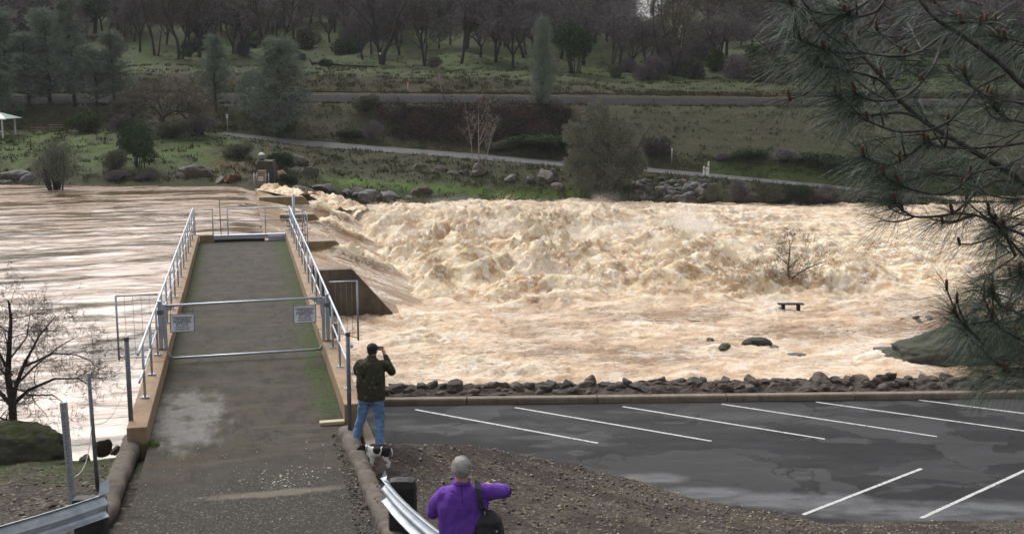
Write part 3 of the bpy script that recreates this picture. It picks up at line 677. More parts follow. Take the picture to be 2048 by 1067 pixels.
base = t.mix(t.math('MULTIPLY', t.math('SUBTRACT', 1.0, t.step(t.vor(t.map(wpd, (.55, .30, 1)), 1.0, 'DISTANCE_TO_EDGE'), .003, .010)), t.step(n1, .45, .55)), base, (.02, .018, .014))
base = t.mix(mo, base, mossc)
# pale gritty patch across the approach
pp = t.ellipse(c, (.35, 1.35), (A0 - 2.75, .16), .5, 1.1, t.noise(c, 4, 4)); base = t.mix(t.math('MULTIPLY', pp, .8), base, (.20, .17, .13))
wet = t.math('MULTIPLY', t.ellipse(c, (-1.15, .85), (20.3, 2.2), .5, 1.4, n2), t.step(t.noise(c, 2.5, 5), .3, .5))
t.set('Base Color', t.mix(t.math('MULTIPLY', wet, .28), base, (.12, .118, .118)))  # wet patch also greyed lighter: sky sheen put into the colour
t.set('Roughness', t.math('SUBTRACT', .85, t.math('MULTIPLY', wet, .58)))
t.bump(t.math('ADD', fine, t.math('MULTIPLY', mo, t.noise(c, 30, 3))), .5, .02); dim(t, .82)
link('deck', me, walk, t.m)
# parapets: cast in separate lengths with slight steps
PT = .33
def parapet(side, cuts):
    rnd = random.Random(side + 5)
    for k in range(len(cuts) - 1):
        bm = bmesh.new(); a, b_ = cuts[k], cuts[k + 1] - .015; x = side * (1.665 + .165) + rnd.uniform(-.006, .006); h = PT + rnd.uniform(-.008, .008)
        box(bm, (x, (a + b_) / 2, (h - .7) / 2), (.33, b_ - a, h + .7), bev=.018)
        obj('parapet', bm, M_['parapet'], walk)
parapet(-1, [A0 + .05, A0 + 4.7, 27.6, 31.5, 36.2, A1])
parapet(1, [A0 + .55, A0 + 5.0, 25.8, 29.2, 33.0, 38, A1])
# supporting wall and end sill
bm = bmesh.new(); box(bm, (0, (A0 + A1) / 2 + .5, -4.3), (3.55, A1 - A0 - 1.0, 8.0)); obj('support_wall', bm, M_['dam'], walk)
bm = bmesh.new(); box(bm, (-1.38, A1 + .12, .10), (.54, .3, .36), bev=.02); obj('end_block', bm, M_['parapet'], walk)
bm = bmesh.new(); box(bm, (.28, A1 + .1, .18), (2.78, .26, .16), bev=.01); box(bm, (1.32, A1 + .02, .05), (.66, .28, .30), bev=.01); obj('end_beam', bm, M_['galv'], walk)
bm = bmesh.new(); box(bm, (-.12, A1 - .02, .035), (1.95, .1, .11)); obj('beam_shade_strip', bm, M_['black'], walk)  # black strip standing in for the shade under the end beam
# grass tufts and wood block on the deck
bm = bmesh.new(); box(bm, (1.44, A0 + .5, .035), (.44, .15, .06), bev=.01); tag(ddk(obj('wood_block', bm, M_['wood_tan'])), 'pale flat wooden block lying at the end of the right parapet', 'block')
def tuft(name, p, n, r, h, m, lab, seed=0):
    rnd = random.Random(seed); bm = bmesh.new()
    for k in range(n):
        a = rnd.uniform(0, 6.28); q = Vector((math.cos(a), math.sin(a), 0)) * rnd.uniform(0, r); l = Vector((rnd.gauss(0, .4), rnd.gauss(0, .4), 1)).normalized() * h * rnd.uniform(.5, 1.1)
        s = Vector((math.cos(a + 1), math.sin(a + 1), 0)) * .006
        vs = [bm.verts.new(q - s), bm.verts.new(q + s), bm.verts.new(q + s * .6 + l * .6), bm.verts.new(q + l + Vector((l.x, l.y, -.2 * h)) * .5), bm.verts.new(q - s * .6 + l * .6)]
        bm.faces.new(vs)
    o = obj(name, bm, m); o.location = p; return tag(o, lab, 'grass tuft')
M_['grass'] = simple('fresh_grass', (.06, .13, .018), (.13, .22, .035), 5, .8)
tuft('grass_tuft', at_z(302, 889, .0), 260, .16, .09, M_['grass'], 'bright green grass tuft at the near foot of the left parapet', 2)

# railings
def railing(side, a_start, a_end, step, label):
    r = ddk(empty('railing', label=label, cat='railing', group='railings of the walkway'))
    x = side * 1.84; H = PT + 1.02; rnd = random.Random(side)
    bm = bmesh.new(); tube(bm, [(x, a_start - .9, H), (x, a_start, H), (x, (a_start + a_end) / 2, H + .005), (x, a_end, H)], .026, 8); obj('top_rail', bm, M_['galv'], r)
    bm = bmesh.new(); tube(bm, [(x, a_start - .9, PT + .52), (x, a_start, PT + .52), (x, a_end, PT + .52)], .022, 8); obj('middle_rail', bm, M_['galv'], r)
    a = a_start
    while a <= a_end + .01:
        bm = bmesh.new(); tube(bm, [(x, a, PT), (x, a, H - .01)], .024, 8); box(bm, (x, a, PT + .012), (.15, .12, .02))
        for sx in (-.055, .055): tube(bm, [(x + sx, a, PT + .02), (x + sx, a, PT + .05)], .011, 6)
        obj('post', bm, M_['galv'], r); a += step
    return r
railing(-1, A0 + 1.9, A1 - .1, (A1 - .1 - A0 - 1.9) / 14, 'galvanised pipe railing on the left parapet of the walkway')
railing(1, A0 + 1.6, A1 - .1, (A1 - .1 - A0 - 1.6) / 14, 'galvanised pipe railing on the right parapet of the walkway')
er = ddk(empty('railing', label='pipe railing across the far end of the walkway with a narrow gap', cat='railing', group='railings of the walkway'))
yE = A1 + .1
def endrail(x0, x1, zs_):
    for z in zs_:
        bm = bmesh.new(); tube(bm, [(x0, yE, z), (x1, yE, z)], .022, 8); obj('rail', bm, M_['galv'], er)
endrail(-1.8, -1.12, (.42 + .85, .42 + .38)); endrail(-.55, 2.35, (.42 + .87, .42 + .38)); 
for x in (-1.8, -1.12, -.55, .9, 2.35):
    bm = bmesh.new(); tube(bm, [(x, yE, .25), (x, yE, 1.29)], .024, 8); obj('post', bm, M_['galv'], er)
bm = bmesh.new(); tube(bm, [(-1.12, yE, 1.24), (-.55, yE, 1.22)], .008, 5); tube(bm, [(-1.12, yE, .8), (-.55, yE, .82)], .008, 5); obj('gap_chain', bm, M_['galv_dark'], er)
bm = bmesh.new(); tube(bm, [(-.82, A1 + .35, .0), (-.84, A1 + .35, 1.65)], .02, 6); tag(ddk(obj('thin_pole', bm, M_['galv_dark'])), 'thin dark upright pole behind the gap in the end railing', 'pole')
# gate hoist platform right of the far end
hp = ddk(empty('gate_hoist', label='steel gate hoist platform with a tall stem beyond the right railing', cat='gate hoist'))
bm = bmesh.new(); tube(bm, [(2.05, A1 + .7, -.8), (2.05, A1 + .7, 1.75)], .055, 8); obj('stem', bm, M_['galv'], hp)
bm = bmesh.new(); box(bm, (2.05, A1 + .7, .55), (.3, .3, .4), bev=.03); obj('gearbox', bm, M_['galv'], hp)
for z in (.62, 1.0, 0.25):
    bm = bmesh.new(); tube(bm, [(1.7, A1 - .6, z), (2.5, A1 - .6, z), (2.5, A1 + 1.1, z), (1.7, A1 + 1.1, z), (1.7, A1 - .6, z)], .02, 6); obj('guard_rail', bm, M_['galv_dark'], hp)
for q in ((1.95, A1 - .6), (2.5, A1 - .6), (2.5, A1 + 1.1), (1.95, A1 + 1.1)):
    bm = bmesh.new(); tube(bm, [(*q, -.5), (*q, 1.02)], .022, 6); obj('guard_post', bm, M_['galv'], hp)
bm = bmesh.new(); box(bm, (2.2, 38.4, -1.8), (.34, .35, 3.4)); obj('column', bm, M_['dam'], hp)

# barrier gate across the walkway
GA = px_dk(483, 710, .1)[1]
gt = ddk(empty('barrier_gate', label='galvanised pipe gate with two rails closed across the walkway', cat='gate'))
zb, zt = .12, 1.29; xl, xr = -1.70, 1.70
bm = bmesh.new(); tube(bm, [(xl, GA, zt), (xr, GA, zt + .03)], .027, 8); obj('top_rail', bm, M_['galv'], gt)
bm = bmesh.new(); tube(bm, [(xl, GA, zb), (xr, GA, zb + .02)], .027, 8); obj('bottom_rail', bm, M_['galv'], gt)
for x in (xl, xr):
    bm = bmesh.new(); box(bm, (x, GA, (zb + zt) / 2), (.075, .05, zt - zb + .08), bev=.008); obj('end_stile', bm, M_['galv'], gt)
    s = 1 if x < 0 else -1
    bm = bmesh.new(); prism(bm, [(x, zb), (x + s * .17, zb), (x, zb + .16)], (GA - .01, GA + .01)); obj('gusset', bm, M_['galv'], gt)
    bm = bmesh.new(); prism(bm, [(x, zt), (x + s * .26, zt), (x + s * .05, zt - .14), (x, zt - .20)], (GA - .01, GA + .01)); obj('gusset', bm, M_['galv'], gt)
for x, s_ in ((-1.80, 'left'), (1.80, 'right')):
    g = ddk(empty('gate_post', label='square galvanised gate post bolted to the %s parapet' % s_, cat='gate post'))
    bm = bmesh.new(); box(bm, (x, GA + .03, .72), (.085, .085, 1.36), bev=.008); obj('post', bm, M_['galv'], g)
    bm = bmesh.new(); box(bm, (x, GA - .03, .30), (.16, .02, .10)); obj('hinge', bm, M_['galv_dark'], g); bm = bmesh.new(); box(bm, (x, GA - .03, 1.15), (.16, .02, .10)); obj('hinge', bm, M_['galv_dark'], g)
    if x > 0:
        bm = bmesh.new(); box(bm, (x + .16, GA - .02, .55), (.13, .04, .34), bev=.01); obj('lock_plate', bm, M_['parapet'], g)
        bm = bmesh.new(); tube(bm, [(x + .16, GA - .06, .47), (x + .16, GA - .05, .53)], .025, 8); obj('padlock', bm, M_['black'], g)
# warning signs
t = NT('pale_blue_grey_sign_sheet', .45, .4); c = t.coord(); t.set('Base Color', t.mix(t.step(t.noise(c, 5, 3), .35, .65), (.78, .80, .88), (.86, .88, .93))); M_['sign'] = t.m
M_['ink'] = simple('faded_black_ink', (.04, .04, .055), (.06, .06, .08), 9, .6)
def text_mesh(txt, size, x, z, parent, y, m, stretch=1.0, bold=.0):
    cu = bpy.data.curves.new('txt', 'FONT'); cu.body = txt; cu.size = size; cu.align_x = 'CENTER'; cu.extrude = .001; cu.offset = bold
    tmp = bpy.data.objects.new('tmp', cu); COL.objects.link(tmp)
    dg = bpy.context.evaluated_depsgraph_get(); me = bpy.data.meshes.new_from_object(tmp.evaluated_get(dg)); bpy.data.objects.remove(tmp)
    me.transform(Matrix.Translation((x, y, z)) @ Matrix.Rotation(math.pi / 2, 4, 'X') @ Matrix.Diagonal((stretch, 1, 1, 1)))
    me.materials.clear(); return link('lettering', me, parent, m)
def wsign(px0, py0, px1, py1, lab):
    c0 = px_dk((px0 + px1) / 2, (py0 + py1) / 2, .82); x = (px0 + px1) / 2 - 483.3; x = x / F * GA * 1.0
    z = float(HC - ((py0 + py1) / 2 - HORIZON) * GA * .985 / F) ; wd = (px1 - px0) / F * GA; ht = (py1 - py0) / F * GA
    y = GA - .05
    s = ddk(empty('warning_sign', label=lab, cat='sign', group='warning signs on the gate'))
    z0 = zt + .1 - ((py0 + py1) / 2 - 600) / F * GA - .1
    bm = bmesh.new(); box(bm, (x, y, z0), (wd, .008, ht)); obj('panel', bm, M_['sign'], s)
    bm = bmesh.new()
    for sx in (-1, 1): box(bm, (x + sx * wd / 2, y - .003, z0), (.014, .012, ht + .014))
    for sz in (-1, 1): box(bm, (x, y - .003, z0 + sz * ht / 2), (wd - .016, .012, .014))
    obj('frame', bm, M_['galv_dark'], s)
    L = [('NO TRESPASSING OR', .026, .40), ('TRESPASSING', .062, .30), ('LOITERING', .062, .17), ('FORBIDDEN', .062, .04), ('BY LAW', .062, -.10), ('VIOLATORS WILL', .035, -.23), ('BE PROSECUTED', .035, -.36)]
    L = L[1:]
    k = 0
    for (tx, sz, f) in L: text_mesh(tx, sz * 1.12, x, z0 + f * ht - sz * .35, s, y - .006, M_['ink'], 1.0, .0012)
    bm = bmesh.new(); tube(bm, [(x - wd * .46, y + .0, z0 + ht / 2), (x - wd * .46, y + .03, zt - .01)], .006, 5); tube(bm, [(x + wd * .46, y, z0 + ht / 2), (x + wd * .46, y + .03, zt - .01)], .006, 5); obj('hanging_wire', bm, M_['galv_dark'], s)
wsign(341, 617, 386, 652, 'pale warning sign hanging on the left side of the walkway gate')
wsign(577, 611, 621, 646, 'pale warning sign hanging on the right side of the walkway gate')
# outrigger panels beside the gate
def wing(xo, xi, ztop, zbot, mesh, lab):
    g = ddk(empty('wing_panel', label=lab, cat='guard panel'))
    bm = bmesh.new(); tube(bm, [(xi, GA, ztop), (xo, GA, ztop)], .02, 6); tube(bm, [(xo, GA, ztop), (xo, GA, zbot)], .024, 6); tube(bm, [(xi, GA, zbot + .25), (xo, GA, zbot + .05)], .012, 6); obj('frame', bm, M_['galv'], g)
    bm = bmesh.new(); n = 5
    for k in range(1, n): x = xo + (xi - xo) * k / n; tube(bm, [(x, GA, zbot + .1), (x, GA, ztop)], .004, 4)
    if mesh:
        for k in range(1, 7): z = zbot + (ztop - zbot) * k / 7; tube(bm, [(xo, GA, z), (xi, GA, z)], .004, 4)
    obj('wire_mesh', bm, M_['galv_dark'], g)
wing(-2.68, -1.82, 1.55, .15, True, 'wire mesh guard panel sticking out left of the gate over the river')
wing(2.47, 1.86, 1.66, .30, False, 'open pipe guard panel sticking out right of the gate')

# standing posts
def post(px, py, ztop, r, m, lab, z=0.0, cap=True, square=False, lean=0.0, name='steel_post', cat='post'):
    p = at_z(px, py, z); e = empty(name, p, DECK_RZ * 0, lab, cat)
    bm = bmesh.new()
    if square:
        # perforated U-channel
        prism(bm, [(-.045, .03), (-.045, -.02), (-.012, -.02), (-.012, -.035), (.012, -.035), (.012, -.02), (.045, -.02), (.045, .03), (.038, .03), (.038, -.012), (-.038, -.012), (-.038, .03)], (0, ztop), 'z')
        o1 = obj('channel', bm, m, e)
        bm = bmesh.new()
        for k in range(26): box(bm, (0, -.0365, ztop - .04 - k * .05), (.011, .003, .018))
        obj('bolt_holes', bm, M_['black'], e)
    else:
        tube(bm, [(0, 0, -.2), (0, 0, ztop)], r, 14); obj('shaft', bm, m, e)
        if cap:
            bm = bmesh.new(); tube(bm, [(0, 0, ztop - .05), (0, 0, ztop + .005), (0, 0, ztop + .02)], [r * 1.12, r * 1.12, r * .7], 14); obj('cap', bm, M_['galv_dark'], e)
    e.rotation_euler = (0, lean, 0); return p
pB = post(700, 862, 1.74, .037, M_['galv_dark'], 'tall grey steel post beside the man at the right parapet', .08)
pA = post(264, 876, 1.77, .040, M_['galv_dark'], 'tall grey steel post at the near end of the left parapet', .0)
pc = post(146, 1012, 1.56, .04, M_['galv'], 'perforated steel channel post nearest the left guardrail', -.05, square=True, lean=R(-1.5))
pd = post(195, 976, 1.82, .030, M_['galv_dark'], 'dark steel post between the channel post and the left parapet', -.12, cap=False, lean=R(-.8))
# slack cable
def cable(p, q, sag, r, m, lab, bulge=0):
    pts = [p.lerp(q, k / 14) + Vector((bulge * math.sin(math.pi * k / 14), 0, -sag * math.sin(math.pi * k / 14))) for k in range(15)]
    bm = bmesh.new(); tube(bm, pts, r, 5); return tag(obj('cable', bm, m), lab, 'cable')
M_['rope'] = simple('pale_cable', (.45, .43, .38), (.6, .57, .5), 6, .6)
cable(pc + Vector((0, -.03, .42)), pd + Vector((-.02, -.03, 1.0)), .18, .006, M_['rope'], 'slack pale cable between the two left posts', .05)
cable(pd + Vector((-.02, -.03, 1.02)), pA + Vector((-.04, 0, .95)), .22, .004, M_['galv_dark'], 'thin slack wire from the dark post to the left parapet post')

# rolled asphalt curbs along the approach
def curb(pts, wdt, h, lab, seed):
    prof = [(-wdt / 2, -.15), (-wdt / 2, .0), (-wdt * .42, h * .72), (-wdt * .2, h), (wdt * .2, h), (wdt * .42, h * .72), (wdt / 2, 0), (wdt / 2, -.15)]
    P_ = []; n = 40
    for i in range(len(pts) - 1):
        for k in range(n): P_.append(Vector(pts[i]).lerp(Vector(pts[i + 1]), k / n))
    P_.append(Vector(pts[-1])); bm = bmesh.new(); sweep(bm, prof, P_, smooth=True); me = bm_mesh(bm, 'curb'); displace(me, .035, 3.0, seed, 5)
    for v in me.vertices:
        if v.co.z > .0: v.co.z -= .035 * max(0, 1 - abs(((v.co.y * 1.0) % 1.5) - .75) / .05)
    for p in me.polygons: p.use_smooth = True
    return tag(link('curb', me, None, M_['asphalt_curb']), kind='structure')
curb([at_z(268, 878, 0), at_z(232, 962, 0), at_z(210, 1020, 0), at_z(165, 1085, .06), at_z(120, 1180, .1)], .32, .11, 'rounded asphalt curb along the left edge of the walkway approach', 1)
curb([at_z(690, 862, 0), at_z(722, 930, 0), at_z(752, 1000, 0), at_z(790, 1085, .03), at_z(840, 1200, .1)], .28, .12, 'rounded concrete curb along the right edge of the walkway approach', 2)
# side kerb dropping from the walkway to the lot
bm = bmesh.new(); sweep(bm, [(-.09, -1.5), (-.09, .0), (.09, 0), (.09, -1.5)], [at_z(750, 905, -.10), at_z(723, 838, -.45), at_z(706, 805, -1.6)]); tag(obj('kerb', bm, M_['kerb']), kind='structure')
# scattered stones on the approach and gravel
def stones(name, n, sampler, smin, smax, m, lab, seed):
    rg = np.random.default_rng(seed); ico = bmesh.new(); bmesh.ops.create_icosphere(ico, subdivisions=1, radius=1); iv = np.array([v.co[:] for v in ico.verts]); ifc = np.array([[v.index for v in f.verts] for f in ico.faces]); ico.free()
    P = np.array([sampler(rg) for _ in range(n)]); s = smin + (smax - smin) * rg.random(n) ** 3
    ang = rg.random(n) * 6.28; ax = rg.uniform(.6, 1.3, (n, 3)); ax[:, 2] *= .6
    W = iv[None] * ax[:, None] * s[:, None, None] * rg.uniform(.8, 1.15, (n, len(iv), 1)); ca, sa = np.cos(ang)[:, None], np.sin(ang)[:, None]
    W = np.stack([W[..., 0] * ca - W[..., 1] * sa, W[..., 0] * sa + W[..., 1] * ca, W[..., 2]], -1) + P[:, None]
    me = np_mesh(name, W.reshape(-1, 3), (ifc[None] + (np.arange(n) * len(iv))[:, None, None]).reshape(-1, 3))
    return tag(link(name, me, None, m), lab, 'gravel', kind='stuff')
t = NT('mixed_stones', .85, .3); c = t.pos(); v = t.vor(c, 18, out='Color'); t.set('Base Color', t.ramp(t.sep(v)[0], [(0, (.045, .038, .032)), (.5, (.10, .082, .065)), (.85, (.16, .13, .10)), (.93, (.35, .32, .27))])); M_['stone_mix'] = t.m
M_['white_chip'] = simple('white_shell_chips', (.5, .48, .44), (.75, .72, .66), 5, .7)
def samp_r(rg):
    while True:
        x = rg.uniform(-4.2, 11); y = rg.uniform(12.5, 24)
        if (x * AR.x + y * AR.y) > 2.15 and x / y < .62:
            z = gravel_z(x, y)
            if z > LOT_Z - .02: return (x, y, z + .002)
def samp_l(rg):
    b = rg.uniform(-9.5, -2.1); a = rg.uniform(12.5, 19.2); return tuple(dk(b, a, left_z(b, a)))
def samp_d(rg):
    a = A0 - .3 - abs(rg.normal(0, 2.2)); b = rg.uniform(-1.6, 1.6); return tuple(dk(b, max(a, 8), .004 + max(0, 14 - a) * .05))
def samp_c(rg): return tuple(dk(.55 + rg.normal(0, .33), A0 - 2.15 + rg.normal(0, .28), .012))
def samp_e(rg): return tuple(dk(1.50 + rg.uniform(-.13, .1), rg.uniform(12, A0), .01))
stones('gravel', 5200, samp_r, .008, .05, M_['stone_mix'], 'loose brown stones scattered over the gravel slope beside the car park', 1)
stones('gravel', 2600, samp_l, .008, .05, M_['stone_mix'], 'loose brown stones scattered on the ground left of the walkway', 2)
stones('gravel', 700, samp_e, .008, .03, M_['stone_mix'], 'grit and small stones lying along the foot of the right curb', 4)
stones('gravel', 170, samp_c, .006, .022, M_['white_chip'], 'white chips scattered across the middle of the walkway approach', 5)
stones('gravel', 260, samp_d, .004, .012, M_['white_chip'], 'sparse pale grit on the near end of the walkway approach', 6)
stones('gravel', 260, samp_r, .008, .025, M_['white_chip'], 'pale leaves and chips dotted over the gravel slope', 7)
# fallen leaves
def leaves(n, sampler, lab, seed):
    rg = np.random.default_rng(seed); Vv, Ff = [], []
    for k in range(n):
        p = np.array(sampler(rg)); p[2] += .012; a = rg.uniform(0, 6.28); s = rg.uniform(.015, .045); tl = rg.normal(0, .35)
        for (u, v) in ((1, 0), (0, .5), (-1, 0), (0, -.5)):
            Vv.append(p + np.array([math.cos(a) * u * s - math.sin(a) * v * s, math.sin(a) * u * s + math.cos(a) * v * s, abs(tl) * v * s + .004]))
        Ff.append([4 * k, 4 * k + 1, 4 * k + 2, 4 * k + 3])
    t = NT('dead_leaves', .8, .3); c = t.pos(); v = t.vor(c, 22, out='Color'); t.set('Base Color', t.ramp(t.sep(v)[0], [(0, (.05, .03, .018)), (.5, (.13, .085, .05)), (.9, (.26, .20, .13))]))
    tag(link('fallen_leaves', np_mesh('fallen_leaves', Vv, np.array(Ff)), None, t.m), lab, 'leaves', kind='stuff')
leaves(2600, samp_r, 'dead brown leaves scattered over the gravel slope', 3); leaves(900, samp_l, 'dead brown leaves scattered on the left bank', 4)

# guardrails
W_ = [(0, .155), (-.02, .150), (-.075, .115), (-.083, .085), (-.03, .025), (0, .0), (-.03, -.025), (-.083, -.085), (-.075, -.115), (-.02, -.150), (0, -.155)]
def wbeam(path, lab, bolts_at, flare, blocks):
    g = empty('guardrail', (0, 0, 0), 0, lab, 'guardrail', 'guardrails flanking the walkway approach')
    th = .006; prof = W_ + [(u + th, v) for u, v in W_[::-1]]
    pts = [Vector(p) for p in path]; P_ = []
    for i in range(len(pts) - 1):
        p0 = pts[max(i - 1, 0)]; p1 = pts[i]; p2 = pts[i + 1]; p3 = pts[min(i + 2, len(pts) - 1)]
        for k in range(12):
            t_ = k / 12; P_.append(.5 * ((2 * p1) + (p2 - p0) * t_ + (2 * p0 - 5 * p1 + 4 * p2 - p3) * t_ ** 2 + (3 * p1 - p0 - 3 * p2 + p3) * t_ ** 3))
    P_.append(pts[-1]); bm = bmesh.new(); sweep(bm, prof, P_, smooth=True); obj('rail', bm, M_['galv_rail'], g)
    # terminal piece lapped over the end
    bm = bmesh.new(); e = P_[-4:] if flare > 0 else P_[:4]
    sweep(bm, [(u * 1.08 - .008, v * 1.02) for u, v in prof], e, smooth=True); obj('end_piece', bm, M_['galv_rail'], g)
    d = (P_[-1] - P_[-2]) if flare > 0 else (P_[0] - P_[1]); d.z = 0; d.normalize(); s = Vector((d.y, -d.x, 0)) * (1 if flare > 0 else -1)
    E = P_[-1] if flare > 0 else P_[0]
    return g, P_, E, d, s
t = NT('galvanised_rail', .38, .5, .7); c = t.pos(); a = t.noise(c, 5, 5, .6); b_ = t.noise(c, 50, 3)
t.set('Base Color', t.mix(t.step(a, .35, .65), (.42, .47, .52), (.60, .65, .70))); t.set('Roughness', t.mix(t.step(b_, .3, .7), .34, .5)); t.bump(a, .05, .01); M_['galv_rail'] = t.m
def bolts(g, E, d, s, m=1):
    for dx in (.05, .16):
        for z in (.115, -.09):
            bm = bmesh.new(); c0 = E - d * dx - s * .088 * m + Vector((0, 0, z)); tube(bm, [c0, c0 - s * .012 * m], .011, 6); obj('bolt', bm, M_['black'], g)
# left one: path from out of frame left to its end at (222,1008)
lp = [at_z(-420, 1190, .72), at_z(-150, 1120, .74), at_z(0, 1077, .76), at_z(120, 1041, .76), at_z(218, 1008, .77)]
g, P_, E, d, s = wbeam(lp, 'grey steel guardrail curving in from the left bottom corner', 1, 1, None)
s = Vector((d.y, -d.x, 0)); bolts(g, E, d, -s if False else s * -1 * -1, 1)
bm = bmesh.new(); c0 = E + Vector((0, 0, .15)); vs = [bm.verts.new(c0 + x_) for x_ in (Vector((0, 0, 0)), -d * .14 + Vector((0, .02, .0)), -d * .16 + Vector((0, .12, .13)), -d * .01 + Vector((0, .10, .16)))]; bm.faces.new(vs); r_ = bmesh.ops.solidify(bm, geom=bm.faces[:], thickness=.006); obj('torn_flange', bm, M_['galv_rail'], g)
bp = at_z(168, 1040, .5); bm = bmesh.new(); box(bm, (bp.x, bp.y + .22, .30), (.40, .20, .86), bev=.04); obj('block_post', bm, M_['black'], g)
# right one: end at (762,985), runs towards the camera
rp = [at_z(762, 978, .80), at_z(793, 1015, .80), at_z(835, 1055, .80), at_z(890, 1098, .80), at_z(1010, 1170, .80), at_z(1200, 1280, .80)]
g, P_, E, d, s = wbeam(rp, 'grey steel guardrail with a bent end beside the man in purple', 1, -1, None)
s2 = Vector((-d.y, d.x, 0)); bolts(g, E, d, s2, -1)
bm = bmesh.new(); c0 = E + Vector((0, 0, .15)); vs = [bm.verts.new(c0 + x_) for x_ in (Vector((0, 0, 0)), Vector((.07, -.06, .0)), Vector((.08, .02, .03)), Vector((.05, .06, .09)))]; bm.faces.new(vs); bmesh.ops.solidify(bm, geom=bm.faces[:], thickness=.006); obj('torn_flange', bm, M_['galv_rail'], g)
bp = at_z(802, 1010, .55); bm = bmesh.new(); box(bm, (bp.x, bp.y + .20, .39), (.38, .24, .94), bev=.11); obj('block_post', bm, M_['black'], g)

M_['pier_tan'] = concrete('silt_stained_concrete', (.17, .125, .07), (.26, .19, .11), (.09, .07, .05), 1.2, .5)
# ================================================================== dam piers
for k, (a, b0, b1, b2) in enumerate(zip(PIERS, (1.3, 3.0, 3.0, 1.6), (5.75, 6.0, 5.7, 5.6), (8.1, 8.1, 7.8, 7.8))):
    bm = bmesh.new(); zt_ = UP_Z + .2 + (0, -.22, -.2, -.05)[k]; zb_ = DN_Z - 1.2; th = (.7, 1.1, 1.1, 1.1)[k]
    poly = [(b0, zb_), (b0, zt_), (b1, zt_), (b1 + .14, zt_ - .08), (b2, DN_Z + .05), (b2 + .75, zb_)]
    prism(bm, poly, (a, a + th)); bmesh.ops.bevel(bm, geom=[e for e in bm.edges if e.calc_length() > 1.5], offset=.03, segments=1, affect='EDGES')
    o = ddk(obj('dam_pier', bm, M_['dam'] if k == 0 else M_['pier_tan'])); tag(o, ['dark dry concrete pier nearest the walkway, its sloping face clear of water', 'second concrete pier from the walkway with brown water pouring over its tail', 'third concrete pier from the walkway, half drowned with a pale corner', 'wide tan concrete pier farthest along the weir below the rocks'][k], 'pier', 'concrete piers of the weir')
# submerged weir body
bm = bmesh.new(); prism(bm, [(1.6, DN_Z - 1.5), (1.6, UP_Z - .75), (2.8, UP_Z - 1.0), (10.3, DN_Z - .9), (10.3, DN_Z - 1.5)], (PIERS[0] + .75, 121)); tag(ddk(obj('weir', bm, M_['dam'])), 'long sloping concrete weir crest under the brown water', 'weir')
# wall joining walkway end with the first pier
bm = bmesh.new(); box(bm, (0.15, (A1 + PIERS[0]) / 2 + .3, -5.8), (3.1, PIERS[0] - A1 + .8, 3.7)); tag(ddk(obj('dam_wall', bm, M_['dam'])), 'low dark dam wall between the walkway end and the first pier', 'wall')
# ================================================================== plants
def bark(name, c1, c2): return simple(name, c1, c2, 6, .9, 0, .4)
M_['bark_oak'] = bark('grey_brown_oak_bark', (.045, .037, .034), (.085, .072, .066))
M_['bark_dark'] = bark('dark_wet_bark', (.018, .014, .014), (.040, .033, .032))
M_['bark_pale'] = bark('pale_bare_bark', (.22, .19, .17), (.34, .30, .27))
def leafmat(name, c1, c2, c3=None, rough=.85, sc=.9):
    t = NT(name, rough, .15); c = t.pos(); a = t.noise(c, sc, 3, .6); b = t.noise(c, sc * 9, 2)
    oi = t.n('ShaderNodeObjectInfo').outputs['Random']
    g = t.mix(t.step(a, .35, .65), c1, c2); g = t.mix(t.math('MULTIPLY', t.step(b, .45, .7), .5), g, c3 or c1)
    hv = t.n('ShaderNodeHueSaturation'); t._in(hv.inputs['Color'], g); t._in(hv.inputs['Value'], t.math('ADD', .75, t.math('MULTIPLY', oi, .5))); t._in(hv.inputs['Hue'], t.math('ADD', .485, t.math('MULTIPLY', oi, .03)))
    t.set('Base Color', hv.outputs[0]); return t.m
M_['twig_oak'] = leafmat('bare_oak_twigs', (.115, .098, .105), (.165, .145, .15), (.10, .09, .075))
M_['twig_brown'] = leafmat('brown_oak_twigs', (.075, .06, .048), (.11, .09, .072), (.06, .06, .035))
M_['twig_dark'] = leafmat('dark_bare_twigs', (.035, .028, .028), (.055, .045, .045))
M_['twig_red'] = leafmat('reddish_bare_twigs', (.13, .075, .07), (.19, .12, .11))
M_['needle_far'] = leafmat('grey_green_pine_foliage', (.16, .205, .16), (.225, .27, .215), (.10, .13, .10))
M_['leaf_oak'] = leafmat('evergreen_oak_leaves', (.03, .06, .025), (.055, .095, .04), (.02, .035, .018))
M_['leaf_olive'] = leafmat('olive_shrub_foliage', (.075, .08, .05), (.115, .12, .08), (.05, .05, .035))
M_['leaf_green'] = leafmat('green_shrub_leaves', (.045, .085, .025), (.08, .13, .04), (.03, .045, .02))
M_['leaf_willow'] = leafmat('grey_green_willow_foliage', (.12, .135, .10), (.17, .185, .14), (.06, .065, .05))
def segs_mesh(name, segs, n=5):
    V, Fq = [], []; k = 0
    for (p, q, r0, r1) in segs:
        d = q - p
        if d.length < 1e-5: continue
        x, y, _ = frame(d); m = n if r0 > .03 else 3
        for (c, r) in ((p, r0), (q, r1)):
            for i in range(m):
                a = 2 * math.pi * i / m; V.append(c + (x * math.cos(a) + y * math.sin(a)) * r)
        for i in range(m): Fq.append((k + i, k + (i + 1) % m, k + m + (i + 1) % m, k + m + i))
        k += 2 * m
    return np_mesh(name, [v[:] for v in V], np.array(Fq), True)
